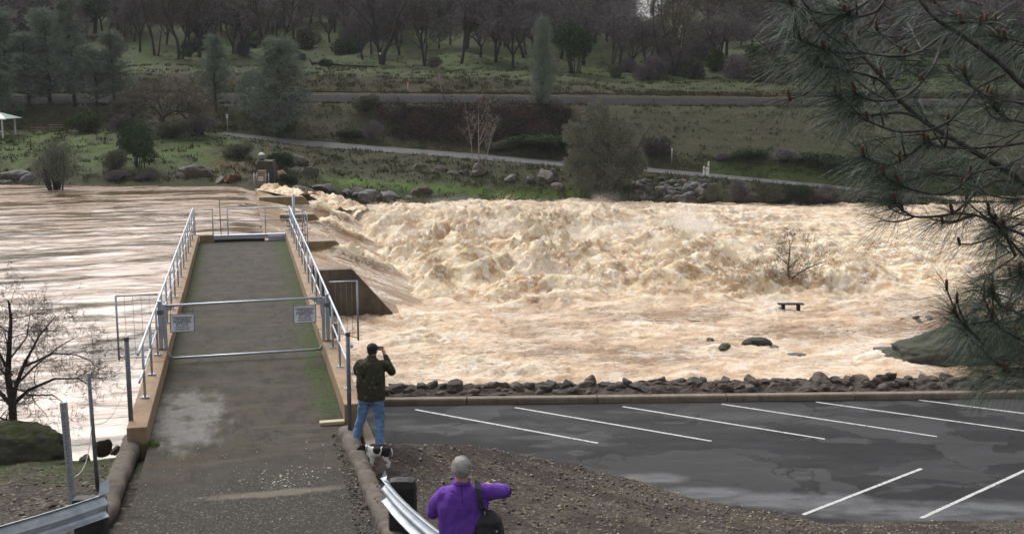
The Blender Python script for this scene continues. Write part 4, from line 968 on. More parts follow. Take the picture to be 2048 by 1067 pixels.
def grow(rnd, p, d, L, r, lvl, segs, tips, bend=.25, up=.12, kids=(4, 4, 4), ratio=.62, spread=.9, nseg=5, taper=.45, kid_from=.35):
    pts = [p]; q = p; dd = d.normalized()
    for i in range(nseg):
        dd = (dd + Vector((rnd.gauss(0, bend), rnd.gauss(0, bend), rnd.gauss(0, bend) + up))).normalized()
        q2 = q + dd * (L / nseg); a0 = r * (1 - (1 - taper) * i / nseg); a1 = r * (1 - (1 - taper) * (i + 1) / nseg)
        segs.append((q, q2, a0, a1)); q = q2; pts.append((q))
    tips.append((q, dd, lvl))
    if lvl <= 0: return
    for k in range(kids[-lvl] if lvl <= len(kids) else kids[0]):
        f = kid_from + (1 - kid_from) * (k + rnd.random()) / kids[-lvl]; i = min(int(f * nseg), nseg - 1); b0 = pts[i].lerp(pts[i + 1], f * nseg - i)
        ax = Vector((rnd.gauss(0, 1), rnd.gauss(0, 1), rnd.gauss(0, .6))).normalized(); perp = (ax - ax.dot(dd) * dd).normalized()
        nd = (dd * (1 - spread * .5) + perp * spread).normalized()
        grow(rnd, b0, nd, L * ratio * rnd.uniform(.75, 1.15), r * (1 - (1 - taper) * f) * .6, lvl - 1, segs, tips, bend, up, kids, ratio, spread, max(3, nseg - 1), taper, kid_from)
def strips(name, origins, dirs, lens, wid, rg):
    """thin flat twigs/needles as single triangles"""
    n = len(origins); o = np.asarray(origins); d = np.asarray(dirs); s = np.cross(d, rg.normal(0, 1, (n, 3))); s /= (np.linalg.norm(s, axis=1, keepdims=True) + 1e-9)
    w = np.asarray(wid).reshape(-1, 1) if np.ndim(wid) else wid
    V = np.stack([o - s * w, o + s * w, o + d * np.asarray(lens)[:, None]], 1).reshape(-1, 3)
    return np_mesh(name, V, np.arange(3 * n).reshape(-1, 3))
def crown_from_tips(name, tips, rg, per, ln, wd, drop=0.0, rad=.25):
    P = np.array([t[0][:] for t in tips]); D = np.array([t[1][:] for t in tips]); n = len(P)
    P = np.repeat(P, per, 0) + rg.normal(0, rad, (n * per, 3)); D = np.repeat(D, per, 0) * .6 + rg.normal(0, .7, (n * per, 3)); D[:, 2] -= drop
    D /= np.linalg.norm(D, axis=1, keepdims=True)
    return strips(name, P, D, rg.uniform(.5, 1.2, len(P)) * ln, wd * rg.uniform(.6, 1.3, len(P)), rg)
PROTO = {}
HID = []
def proto_tree(key, name, trunk_me, crown_me, mt, mc, label, cat):
    e = empty(name, (0, 0, -500), 0, label, cat)
    a = link('trunk', trunk_me, e, mt)
    b = link('crown', crown_me, e, mc) if crown_me else None
    PROTO[key] = [e, False]; return e
def place(key, p, s=1.0, rz=0.0, label=None, group=None, cat=None):
    e, used = PROTO[key]
    if not used:
        PROTO[key][1] = True; e.location = p; e.rotation_euler = (0, 0, rz); e.scale = (s, s, s) if not isinstance(s, (tuple, list)) else s; o = e
    else: o = copy_tree(e, p, rz, s)
    if label: o['label'] = label
    if group: o['group'] = group
    elif 'group' in o: del o['group']
    if cat: o['category'] = cat
    return o
# bare deciduous oaks (unit: ~10 m tall)
def make_oak(key, seed, H=9.5, lean=0.1, mc='twig_oak', per=9, fork=3, wd=.035, bark_='bark_dark', levels=3):
    rnd = random.Random(seed); rg = np.random.default_rng(seed); segs, tips = [], []
    th = H * rnd.uniform(.16, .26); d0 = Vector((rnd.gauss(0, lean), rnd.gauss(0, lean), 1)).normalized(); top = d0 * th
    segs.append((Vector((0, 0, -.6)), top * .5, .26, .22)); segs.append((top * .5, top, .22, .20))
    for k in range(fork + 1):
        a = 2 * math.pi * (k + rnd.random() * .6) / (fork + 1); nd = Vector((math.cos(a) * .65, math.sin(a) * .65, 1.0)).normalized()
        grow(rnd, top, nd, H * .52, .15, levels, segs, tips, .22, .06, (5, 5, 4), .58, .8)
    tr = segs_mesh('trunk', segs, 6); cr = crown_from_tips('crown', [t for t in tips], rg, per, .75, wd)
    return proto_tree(key, 'oak_tree', tr, cr, M_[bark_], M_[mc], 'bare grey brown oak among the trees of the wooded hillside', 'tree')
for i in range(6): make_oak('oak%d' % i, 20 + i)
def make_tall(key, seed):
    rnd = random.Random(seed); rg = np.random.default_rng(seed); segs, tips = [], []
    grow(rnd, Vector((0, 0, -.6)), Vector((rnd.gauss(0, .12), rnd.gauss(0, .12), 1)), 11.5, .24, 3, segs, tips, .10, .05, (8, 5, 4), .40, .75, 7, .2, .25)
    if seed % 2: grow(rnd, Vector((.2, 0, -.6)), Vector((rnd.gauss(.3, .1), rnd.gauss(0, .15), 1)), 9.5, .18, 3, segs, tips, .12, .05, (6, 5, 4), .42, .75, 7, .2, .3)
    return proto_tree(key, 'oak_tree', segs_mesh('trunk', segs, 6), crown_from_tips('crown', tips, rg, 8, .7, .035), M_['bark_dark'], M_['twig_oak' if seed % 3 else 'twig_brown'], 'x', 'tree')
for i in range(6, 10): make_tall('oak%d' % i, 90 + i)
def make_pine(key, seed, H=12, R_=2.8, mc='needle_far', dens=1.0, low=.12):
    rnd = random.Random(seed); rg = np.random.default_rng(seed); segs = []; tips = []
    top = Vector((rnd.gauss(0, .3), rnd.gauss(0, .3), H)); N = 9; prev = Vector((0, 0, -.6))
    for i in range(1, N + 1):
        q = Vector((top.x * i / N + rnd.gauss(0, .06), top.y * i / N + rnd.gauss(0, .06), H * i / N)); segs.append((prev, q, .20 * (1 - .09 * (i - 1)), .20 * (1 - .09 * i))); prev = q
    for k in range(int(64 * dens)):
        f = low + (1 - low) * (k / (64 * dens)) ; z = H * f; prof = (1 - f) ** .62 * (.55 + .45 * min(1, f / .25 + .2)); a = rnd.uniform(0, 6.28); L = R_ * prof * rnd.uniform(.6, 1.15) + .3
        p0 = Vector((top.x * f, top.y * f, z)); d = Vector((math.cos(a), math.sin(a), rnd.uniform(.25, .75)))
        q = p0
        for j in range(4):
            q2 = q + (d + Vector((rnd.gauss(0, .15), rnd.gauss(0, .15), .12 * j))).normalized() * L / 4; segs.append((q, q2, .05 * (1 - j * .2), .05 * (1 - (j + 1) * .2))); q = q2
            for _ in range(5): tips.append((q + Vector((rnd.gauss(0, .32), rnd.gauss(0, .32), rnd.gauss(0, .28))), d.normalized(), 0))
    tr = segs_mesh('trunk', segs, 6); cr = crown_from_tips('crown', tips, rg, 15, .42, .028, -.35, .14)
    return proto_tree(key, 'pine_tree', tr, cr, M_['bark_dark'], M_[mc], 'grey green pine', 'tree')
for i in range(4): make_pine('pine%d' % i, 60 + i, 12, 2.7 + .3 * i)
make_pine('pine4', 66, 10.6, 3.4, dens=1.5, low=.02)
def leaf_cloud(name, blobs, n, size, rg, thin=1.0):
    """blobs: (centre, radii); leaves spread in the outer part of each"""
    V = []; tot = sum(b[1][0] * b[1][2] for b in blobs)
    O, D = [], []
    for (c, r) in blobs:
        k = int(n * r[0] * r[2] / tot); v = rg.normal(0, 1, (k, 3)); v /= np.linalg.norm(v, axis=1, keepdims=True)
        rad = rg.uniform(.45, 1.06, k)[:, None] ** .7
        wob = 1 + .22 * np.sin(v[:, :1] * 7 + c[0]) * np.cos(v[:, 2:] * 6 + c[1])
        O.append(np.array(c) + v * np.array(r) * rad * wob); D.append(v * .5 + rg.normal(0, .6, (k, 3)))
    O = np.concatenate(O); D = np.concatenate(D); D /= np.linalg.norm(D, axis=1, keepdims=True)
    s = np.cross(D, rg.normal(0, 1, D.shape)); s /= np.linalg.norm(s, axis=1, keepdims=True); L = (rg.uniform(.6, 1.3, len(O)) * size)[:, None]; w = L * .33 * thin
    V = np.stack([O, O + D * L * .5 + s * w, O + D * L, O + D * L * .5 - s * w], 1).reshape(-1, 3)
    return np_mesh(name, V, np.arange(4 * len(O)).reshape(-1, 4))
def make_bush(key, seed, blobs, n, size, m, label, name='bush', cat='bush', trunk=True, thin=1.0, bk='bark_dark', sticks=14):
    rg = np.random.default_rng(seed); rnd = random.Random(seed); segs = []
    for k in range(sticks):
        c, r = blobs[rnd.randrange(len(blobs))]; e = Vector(c) + Vector((rnd.gauss(0, .35) * r[0], rnd.gauss(0, .35) * r[1], rnd.uniform(-.2, .6) * r[2])); b0 = Vector((c[0] * .3 + rnd.gauss(0, .1), c[1] * .3, -.4)); mid = b0.lerp(e, .5) + Vector((rnd.gauss(0, .15), rnd.gauss(0, .15), .1))
        segs += [(b0, mid, .07, .05), (mid, e, .05, .02)]
    return proto_tree(key, name, segs_mesh('stems', segs, 5), leaf_cloud('foliage', blobs, n, size, rg, thin), M_[bk], M_[m], label, cat)
def blobs(rnd, n, R_, H, z0=.0, flat=.55):
    out = []
    for k in range(n):
        a = rnd.uniform(0, 6.28); q = rnd.uniform(0, .62) * R_; z = z0 + H * rnd.uniform(.25, .75); s = R_ * rnd.uniform(.32, .55)
        out.append(((math.cos(a) * q, math.sin(a) * q, z), (s, s, min(s * flat * 1.5, H * .4))))
    return out
rb = random.Random(5)
make_bush('shrubO', 5, blobs(rb, 9, 2.0, 2.8), 5200, .20, 'leaf_olive', 'grey olive shrub at the edge of the wood')
make_bush('shrubG', 6, blobs(rb, 9, 2.0, 2.8), 5200, .20, 'leaf_green', 'green shrub at the edge of the wood')
make_bush('shrubD', 7, blobs(rb, 8, 1.4, 1.5), 3600, .16, 'leaf_oak', 'dark low shrub on the bank')
make_bush('shrubB', 8, blobs(rb, 10, 2.2, 2.6), 9000, .26, 'twig_oak', 'leafless brown shrub at the edge of the wood', thin=.25)
make_bush('evoak', 9, blobs(rb, 12, 3.4, 6.2, 2.2, .8), 15000, .26, 'leaf_oak', 'dark evergreen oak', 'oak_tree', 'tree', sticks=20)

# ---- the wood on the hill
rnd = random.Random(11); cnt = 0; tries = 0; used_pts = []
yb = lambda px: float(np.interp(px, PXC, CY_[R_BAL1]))
def free(p, dmin):
    for q in used_pts:
        if (q[0] - p[0]) ** 2 + (q[1] - p[1]) ** 2 < dmin * dmin: return False
    used_pts.append((p[0], p[1])); return True
OAK_G = 'bare oaks of the wooded hillside'
bands = [(26, 44, 40, 4.5), (44, 76, 92, 5), (76, 120, 88, 6.5), (120, 165, 56, 8)]
OAKS = []
for bi, (ya, yb_, n, dm) in enumerate(bands):
    c = 0; tr = 0
    while c < n and tr < 3000:
        tr += 1; px = rnd.uniform(-120, 2180); Y = yb(px) + rnd.uniform(ya, yb_)
        if ya < 40 and 560 < px < 700: continue
        p = on_bank(px, Y, -.2)
        if not free(p, dm): continue
        s = rnd.uniform(.8, 1.5) * (1.0 if ya < 70 else 1.3) * (.55 if 1225 < px < 1315 and ya > 40 else 1)
        if 1225 < px < 1315 and bi > 1: continue
        
        _o = place('oak%d' % rnd.randrange(10), p, (s, s, s * rnd.uniform(.9, 1.2)), rnd.uniform(0, 6.28), 'bare grey brown oak of the wooded hillside', OAK_G); OAKS.append((bi, px, _o)); c += 1
def nth(k): return '%d%s' % (k, 'th' if 10 <= k % 100 <= 20 else {1: 'st', 2: 'nd', 3: 'rd'}.get(k % 10, 'th'))
fr_ = sorted([q for q in OAKS if q[0] == 0], key=lambda q: q[1])
for k, q in enumerate(fr_): q[2]['label'] = 'bare oak in the front row of the wood above the railway, %s from the left' % nth(k + 1); q[2]['group'] = 'bare oaks in the front row of the wood'
for q in OAKS:
    if q[0] > 0:
        z_ = ['far left end', 'left part', 'middle left', 'middle right', 'right part', 'far right end'][int(np.clip((q[1] + 120) / 384, 0, 5))]; rw = ['', 'second', 'third', 'back'][q[0]]
        q[2]['label'] = 'bare grey brown oak in the %s row of the wood, %s' % (rw, z_); q[2]['group'] = 'bare oaks in the %s row of the wood, %s' % (rw, z_)
# the far part of the wood reads as one mass
rgw = np.random.default_rng(44); VV, FF, base_ = [], [], 0
srcs = []
for i in range(6):
    mm = PROTO['oak%d' % i][0].children
    cr_ = [x for x in mm if x.name.startswith('crown')][0].data; tr2 = [x for x in mm if x.name.startswith('trunk')][0].data
    a_ = np.empty(len(cr_.vertices) * 3, np.float32); cr_.vertices.foreach_get('co', a_); srcs.append(a_.reshape(-1, 3, 3))
for k in range(330):
    px = rgw.uniform(-150, 2200); Y = yb(px) + rgw.uniform(120, 268); p = on_bank(px, Y, -.2); s = rgw.uniform(1.0, 1.6)
    if 1205 < px < 1335: continue
    T = srcs[k % 6]; T = T[rgw.random(len(T)) < .16]; T = T.mean(1, keepdims=True) + (T - T.mean(1, keepdims=True)) * 2.4; a0 = rgw.uniform(0, 6.28); ca, sa = math.cos(a0), math.sin(a0)
    T = np.stack([T[..., 0] * ca - T[..., 1] * sa, T[..., 0] * sa + T[..., 1] * ca, T[..., 2]], -1) * s + np.array(p[:]); VV.append(T.reshape(-1, 3))
    tk = p + Vector((0, 0, 3.2 * s)); w_ = .22 * s; q_ = np.array([[p.x - w_, p.y, p.z], [p.x + w_, p.y, p.z], [tk.x, tk.y, tk.z + 1]], np.float32); VV.append(q_)
    q_ = np.array([[p.x, p.y - w_, p.z], [p.x, p.y + w_, p.z], [tk.x, tk.y, tk.z + 1]], np.float32); VV.append(q_)
VV = np.concatenate(VV); tag(link('woodland', np_mesh('woodland', VV, np.arange(len(VV)).reshape(-1, 3)), None, M_['twig_oak']), 'grey brown wall of bare woodland filling the top of the hill', 'woodland', kind='stuff')
c = 0
for (px, dy, s) in [(30, 200, 1), (200, 215, 1.1), (420, 180, .9), (880, 60, 1.05), (1000, 70, 1.1), (985, 110, 1.2), (1430, 120, 1.2), (1500, 150, 1.3), (1560, 100, 1.0), (1400, 225, 1), (1190, 235, .8), (1215, 240, .5), (1246, 246, .42), (1300, 246, .45), (1330, 240, .8), (1380, 240, .9), (1450, 80, .9), (1650, 120, 1.2), (1750, 90, 1.1), (1900, 140, 1.3), (2020, 100, 1.2), (700, 190, 1.0), (560, 230, 1.1), (300, 240, 1.1), (100, 240, 1.1), (1100, 200, 1.1), (1150, 150, 1)]:
    p = on_bank(px, yb(px) + dy, -.2); used_pts.append((p.x, p.y))
    place('pine%d' % (c % 4), p, s, c * 1.7, 'tall green pine standing among the bare oaks of the hill', 'pines among the hillside oaks'); c += 1
# shrubs along the meadow edge, right half
shr = [(1385, 24, 'shrubO', 1.3), (1310, 22, 'shrubB', 1.4), (1340, 28, 'shrubB', 1.7), (1430, 34, 'shrubG', 1.4), (1470, 24, 'shrubB', 1.5), (1520, 21, 'shrubO', 1.5), (1560, 26, 'shrubG', 1.2), (1610, 22, 'shrubB', 1.5), (1290, 19, 'shrubB', 1.0), (1230, 21, 'shrubO', .8), (1255, 30, 'shrubB', 1.0), (1500, 40, 'shrubG', 1.6), (1390, 45, 'shrubB', 1.9), (1680, 30, 'shrubO', 1.4), (1760, 24, 'shrubB', 1.3), (1850, 28, 'shrubG', 1.2), (1950, 24, 'shrubB', 1.3), (870, 30, 'shrubO', .7), (655, 26, 'shrubD', .9), (600, 36, 'shrubD', 1.1), (490, 40, 'shrubB', 1.0), (380, 40, 'shrubD', 1.0)]
names_ = {'shrubO': 'grey olive shrub at the meadow edge above the railway', 'shrubG': 'green leafy shrub at the foot of the wood above the railway', 'shrubB': 'leafless brown shrub at the foot of the wood above the railway', 'shrubD': 'small dark shrub in the grass under the oaks'}
for i in range(46):
    px = rnd.uniform(-60, 2120); dy = rnd.uniform(48, 150)
    if 1215 < px < 1325: continue
    k_ = rnd.choice(['shrubG', 'shrubD', 'evoak', 'shrubO', 'shrubO']); s_ = {'evoak': .75, 'shrubD': 2.3}.get(k_, 1.5) * rnd.uniform(.8, 1.3); p = on_bank(px, yb(px) + dy, -.2); z_ = ['far left end', 'left part', 'middle left', 'middle right', 'right part', 'far right end'][int(np.clip((px + 120) / 384, 0, 5))]
    place(k_, p, s_, rnd.uniform(0, 6), 'dark evergreen growth under the bare oaks of the hill, %s' % z_, 'evergreen understorey of the wood, %s' % z_, 'tree' if k_ == 'evoak' else 'bush')
for i in range(26):
    px = rnd.uniform(-60, 2120); dy = rnd.uniform(70, 210)
    if 1205 < px < 1335: continue
    z_ = ['far left end', 'left part', 'middle left', 'middle right', 'right part', 'far right end'][int(np.clip((px + 120) / 384, 0, 5))]
    place('pine%d' % rnd.randrange(4), on_bank(px, yb(px) + dy, -.2), (s := rnd.uniform(.8, 1.25)) and (s * 1.2, s * 1.2, s), rnd.uniform(0, 6), 'grey green pine among the bare oaks of the hill, %s' % z_, 'pines of the wood, %s' % z_)
cn_ = {}
for i, (px, dy, k, s) in enumerate(sorted(shr)):
    cn_[k] = cn_.get(k, 0) + 1; place(k, on_bank(px, yb(px) + dy, -.15), s, i * 1.3, names_[k] + ', %s from the left' % nth(cn_[k]), 'shrubs above the railway: ' + names_[k].split(' at ')[0].split(' in ')[0])
place('evoak', on_bank(1148, yb(1148) + 22, -.3), (1.0, 1.0, 1.02), .5, 'dark green evergreen oak with a round crown above the railway')
# big dark bare trees in the wood
def big_tree(seed, loc, limbs, label, r=.42, mc='twig_dark', per=5, lv=3, name='oak_tree'):
    rnd = random.Random(seed); rg = np.random.default_rng(seed); segs, tips = [], []
    for (pts, r0) in limbs:
        P_ = [Vector(p) for p in pts]
        for i in range(len(P_) - 1):
            a0 = r0 * (1 - .75 * i / (len(P_) - 1)); a1 = r0 * (1 - .75 * (i + 1) / (len(P_) - 1)); segs.append((P_[i], P_[i + 1], a0, a1))
            if i > 0:
                for k in range(3):
                    d = (P_[i + 1] - P_[i]).normalized(); q = P_[i].lerp(P_[i + 1], rnd.random()); v = Vector((rnd.gauss(0, 1), rnd.gauss(0, 1), rnd.gauss(.2, .5))).normalized()
                    grow(rnd, q, (d * .5 + v).normalized(), 2.6 * r0 / .3, a1 * .42, lv - 1, segs, tips, .25, .08, (4, 4, 4), .6, .8)
    e = empty(name, loc, 0, label, 'tree'); link('trunk', segs_mesh('trunk', segs, 7), e, M_['bark_dark']); link('crown', crown_from_tips('crown', tips, rg, per, .7, .03), e, M_[mc]); return e
big_tree(1, on_bank(765, yb(765) + 29, -.3), [([(0, 0, -.5), (-.2, 0, 2), (-.9, 0, 5), (-1.2, .2, 8), (-2.0, 0, 11), (-3.2, 0, 14)], .42), ([(0.1, 0, -.5), (.6, 0, 2.2), (2.0, 0, 5), (2.9, 0, 8), (4.4, .3, 11.5), (6.5, 0, 14)], .40), ([(-.6, 0, 4), (-1.9, .3, 7), (-4.2, .5, 9.5), (-6, 0, 11)], .2), ([(2.5, 0, 6.5), (4.5, .3, 8.5), (7.5, 0, 9)], .2)], 'big dark bare oak forking low into two leaning trunks above the cut bank')
big_tree(2, on_bank(246, yb(246) + 72, -.3), [([(0, 0, -.5), (.1, 0, 3), (-.2, 0, 7), (-.1, 0, 11), (.4, 0, 15)], .45), ([(-.2, 0, 5), (-1.8, 0, 8.5), (-3, 0, 12)], .25), ([(0, 0, 4), (2.0, 0, 7.5), (2.6, 0, 12)], .25)], 'tall dark bare oak with a thick straight trunk on the left of the hill')
big_tree(3, on_bank(442, yb(442) + 74, -.3), [([(0, 0, -.5), (-.2, 0, 3), (-.4, 0, 7), (.2, 0, 12), (-.4, 0, 16)], .42), ([(.7, 0, -.5), (.9, 0, 4), (2.1, 0, 9), (3.6, 0, 14)], .36), ([(-.3, 0, 5), (-2.4, 0, 9), (-3, 0, 14)], .25)], 'dark bare oak with twin upright trunks behind the pale green pines')
big_tree(4, on_bank(472, yb(472) + 40, -.3), [([(0, 0, -.5), (.1, 0, 2), (.6, 0, 4.5), (1.2, 0, 8)], .3), ([(.05, 0, 1.5), (-.9, 0, 4), (-1.2, 0, 7)], .2)], 'short dark bare oak at the edge of the meadow right of the twin trunk')
bm = bmesh.new(); tube(bm, [(0, 0, 0), (0, -.06, 0)], .17, 10); p = on_bank(763, yb(763) + 28.2, 1.9); o = obj('tree_marker', bm, M_['white']); o.location = p; tag(o, 'small round white marker fixed on the big forked oak', 'marker')
lg = bmesh.new(); q0 = on_bank(627, yb(627) + 27, .45); q1 = on_bank(690, yb(690) + 26, .25); q2 = on_bank(752, yb(752) + 26, .2)
tube(lg, [q0, q0.lerp(q1, .5) + Vector((0, 0, .15)), q1, q2], [.32, .24, .2, .12], 8); tube(lg, [q0 + Vector((.1, 0, 0)), q0 + Vector((-.5, 0, .7))], [.2, .06], 6); tag(obj('fallen_log', lg, M_['bark_dark']), 'dark fallen log lying on the meadow left of the forked oak', 'log')

# ---- trees between road and railway on the left
def ptree(key, px, py, htop, label, s_w=1.0, H0=12.0, rz=0.0, sink=.2):
    p = bank_px(px, py, -sink); Hm = (py - htop) / F * p.y * 1.02; s = Hm / H0; s_w = s_w * (1.5 if key.startswith('pine') and px < 600 else 1.0)
    return place(key, p, (s * s_w, s * s_w, s), rz, label)
G1 = None
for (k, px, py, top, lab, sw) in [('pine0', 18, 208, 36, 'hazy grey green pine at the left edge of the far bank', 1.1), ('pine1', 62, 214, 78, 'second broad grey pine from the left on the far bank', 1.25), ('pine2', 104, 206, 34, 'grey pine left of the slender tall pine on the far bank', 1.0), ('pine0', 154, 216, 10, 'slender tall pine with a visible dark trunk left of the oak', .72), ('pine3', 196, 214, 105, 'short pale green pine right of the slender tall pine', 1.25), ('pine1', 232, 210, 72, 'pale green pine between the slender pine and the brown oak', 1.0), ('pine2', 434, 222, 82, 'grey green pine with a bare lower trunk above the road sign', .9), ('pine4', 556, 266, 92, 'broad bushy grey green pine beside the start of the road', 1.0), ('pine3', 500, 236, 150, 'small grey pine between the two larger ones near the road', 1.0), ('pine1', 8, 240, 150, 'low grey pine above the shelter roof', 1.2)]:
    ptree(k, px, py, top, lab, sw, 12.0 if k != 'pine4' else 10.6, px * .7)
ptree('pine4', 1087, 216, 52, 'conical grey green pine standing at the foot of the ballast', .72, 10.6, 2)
make_oak('oakmid', 77, 7.5, .15, 'twig_brown', 8, 3, .022); ptree('oakmid', 330, 262, 150, 'spreading brown leafless oak on the mound of the left bank', 1.35, 7.6, 1.0)
make_oak('oakmid2', 78, 6.0, .15, 'twig_brown', 8, 3, .022); ptree('oakmid2', 265, 250, 185, 'small brown leafless oak left of the spreading one', 1.2, 6.0, 1.0); ptree('oakmid2', 385, 258, 186, 'small brown leafless oak right of the spreading one', 1.2, 6.0, 3.0)
def bush_at(key, px, py, wpx, hpx, H0, W0, label, rz=0.0, sink=.1):
    p = bank_px(px, py, -sink); s = p.y / F; return place(key, p, (wpx * s / W0, wpx * s / W0 * .8, hpx * s / H0), rz, label)
make_bush('b_dark', 31, blobs(random.Random(2), 10, 2.0, 3.0), 9000, .17, 'leaf_oak', 'x', sticks=10)
make_bush('b_green', 32, blobs(random.Random(3), 10, 2.0, 3.0), 9000, .17, 'leaf_green', 'x', sticks=10)
make_bush('b_willow', 33, blobs(random.Random(4), 12, 2.0, 3.2), 9000, .16, 'leaf_willow', 'x', thin=.5, sticks=16)
make_bush('b_olive', 34, blobs(random.Random(9), 10, 2.0, 3.0), 8000, .16, 'leaf_olive', 'x', thin=.6, sticks=10)
make_bush('b_twig', 35, blobs(random.Random(10), 10, 2.0, 3.0), 9000, .26, 'twig_oak', 'x', thin=.22, sticks=20)
bush_at('b_green', 176, 266, 88, 42, 2.9, 4.0, 'rounded green bush on the lawn right of the shelter')
bush_at('b_dark', 272, 338, 80, 92, 2.9, 4.0, 'tall dark green bush on the left river bank below the oak')
bush_at('b_olive', 228, 344, 70, 50, 2.9, 4.0, 'grey low bush at the left foot of the dark green bush')
bush_at('b_twig', 245, 262, 70, 34, 2.9, 4.0, 'brown twiggy bush behind the green lawn mound')
bush_at('b_olive', 345, 274, 110, 40, 2.9, 4.0, 'olive scrub under the spreading brown oak')
bush_at('b_twig', 400, 268, 90, 42, 2.9, 4.0, 'brown scrub at the right side of the spreading oak')
bush_at('b_olive', 478, 316, 90, 34, 2.9, 4.0, 'olive scrub on the left bank above the rocks')
bush_at('b_dark', 560, 338, 60, 36, 2.9, 4.0, 'dark scrub on the slope right of the concrete abutment')
bush_at('b_dark', 575, 372, 40, 22, 2.9, 4.0, 'small dark green bush by the waterfall rocks')
bush_at('b_twig', 228, 372, 60, 20, 2.9, 4.0, 'grey twiggy scrub at the waterline of the left bank'); bush_at('b_twig', 290, 372, 60, 20, 2.9, 4.0, 'second patch of grey twiggy scrub at the left waterline')
bush_at('b_olive', 735, 226, 80, 36, 2.9, 4.0, 'round olive bush just below the railway ballast'); bush_at('b_twig', 745, 282, 50, 40, 2.9, 4.0, 'thin reddish brush at the left end of the bramble thicket')
bush_at('b_dark', 700, 280, 60, 18, 2.9, 4.0, 'low dark shrub left of the bramble thicket')
bush_at('b_dark', 1085, 303, 150, 30, 2.9, 4.0, 'low dark shrub between the road and the brambles'); bush_at('b_olive', 1010, 300, 90, 22, 2.9, 4.0, 'low olive shrub above the road behind the bare saplings')
# scrub on the right
for i, (px, py, w_, h_, k, lab) in enumerate([(1450, 318, 60, 14, 'b_twig', 'brown scrub right of the dark bramble block'), (1500, 322, 90, 20, 'b_dark', 'dark scrub in the field above the road'), (1570, 326, 90, 26, 'b_twig', 'brown scrub on the slope behind the pine twigs'), (1640, 338, 100, 30, 'b_dark', 'dark scrub right of centre above the road'), (1730, 352, 110, 40, 'b_dark', 'long dark scrub above the road by the pine branch'), (1830, 366, 120, 50, 'b_twig', 'brown scrub above the road at the right'), (1930, 372, 120, 60, 'b_dark', 'dark scrub near the right end of the road'), (2030, 384, 120, 60, 'b_twig', 'brown scrub at the right edge of the far bank'),
        (1430, 404, 60, 36, 'b_olive', 'olive bush on the waterside right of the rubble'), (1480, 408, 80, 46, 'b_twig', 'brown bush on the waterside below the white posts'), (1545, 410, 90, 44, 'b_olive', 'second olive bush on the waterside below the road'), (1600, 410, 70, 40, 'b_dark', 'dark bush on the waterside below the road'), (1660, 411, 80, 40, 'b_twig', 'brown bush on the waterside further right'), (1730, 411, 90, 38, 'b_olive', 'olive bush on the waterside behind the needles'), (1800, 410, 80, 26, 'b_twig', 'last brown bush on the waterside to the right')]):
    bush_at(k, px, py, w_, h_, 2.9, 4.0, lab, i * .9)
# flooded bush and big willow
def px_tree(fn): pass
p = at_z(112, 380, UP_Z); s = p.y / F; make_bush('b_flood', 36, blobs(random.Random(14), 12, 2.0, 3.1, .25), 8500, .15, 'leaf_willow', 'grey green bush standing in the brown water at the left', thin=.45, sticks=26)
place('b_flood', p + Vector((0, 0, -.2)), (108 * s / 4, 108 * s / 4, 98 * s / 3), .3, 'grey green bush standing in the brown water at the left', None)
bl_ = [((-1.3, 0, 2.2), (1.5, 1.4, 1.3)), ((-1.6, .3, 4.2), (1.4, 1.3, 1.3)), ((-1.0, 0, 6.4), (1.3, 1.2, 1.2)), ((-.4, 0, 8.6), (1.2, 1.1, 1.3)), ((1.6, 0, 2.4), (1.9, 1.6, 1.4)), ((2.2, .2, 4.6), (1.8, 1.5, 1.5)), ((1.4, -.2, 6.8), (1.8, 1.4, 1.3)), ((3.4, 0, 3.4), (1.2, 1.1, 1.2)), ((-2.6, 0, 6.6), (.9, .9, 1.1)), ((.3, .3, 4.6), (1.4, 1.2, 1.7)), ((0, 0, 1.2), (2.2, 1.7, 1.0)), ((-2.5, 0, 3.4), (.9, .9, .8))]
rg = np.random.default_rng(8); rnd = random.Random(8); segs, tips = [], []
for k in range(5):
    grow(rnd, Vector((rnd.uniform(-.5, .7), 0, -.5)), Vector((rnd.gauss(0, .28), rnd.gauss(0, .2), 1)), 8.0, .14, 2, segs, tips, .12, .1, (5, 5), .4, .8, 6)
p = bank_px(1200, 398, 0); we = empty('willow_tree', p, 0, 'large feathery grey green tree at the water edge in front of the road', 'tree')
link('trunk', segs_mesh('trunk', segs, 6), we, M_['bark_dark']); link('crown', leaf_cloud('crown', bl_, 42000, .26, rg, .42), we, M_['leaf_willow']); we.scale = (1.18, 1.18, 1.08)
# bare saplings with a pale bark by the road
def sapling(px, py, H, r, lean, lab, seed, m='bark_pale', kids=(7, 5), cm=None, up=.16):
    rnd = random.Random(seed); rg = np.random.default_rng(seed); segs, tips = [], []
    grow(rnd, Vector((0, 0, -.4)), Vector((lean, 0, 1)), H, r, 2, segs, tips, .05, up, kids, .42, .6, 7, .25, .3)
    p = bank_px(px, py, 0); e = empty('bare_sapling', p, 0, lab, 'tree'); link('trunk', segs_mesh('trunk', segs, 5), e, M_[m]); link('crown', crown_from_tips('crown', tips, rg, 4, .5, .016, -.3, .1), e, M_[cm or m]); return e
sapling(956, 332, 6.2, .10, .02, 'tall pale bare sapling, middle one of three beside the road', 1); sapling(944, 332, 5.0, .07, -.14, 'pale bare sapling leaning left, first of three beside the road', 2); sapling(970, 332, 4.9, .07, .16, 'pale bare sapling leaning right, last of three beside the road', 3)
sapling(886, 188, 3.6, .07, -.1, 'pinkish bare bushy sapling growing on the cut bank beside the rails', 5, 'bark_pale', (9, 6), 'twig_red')
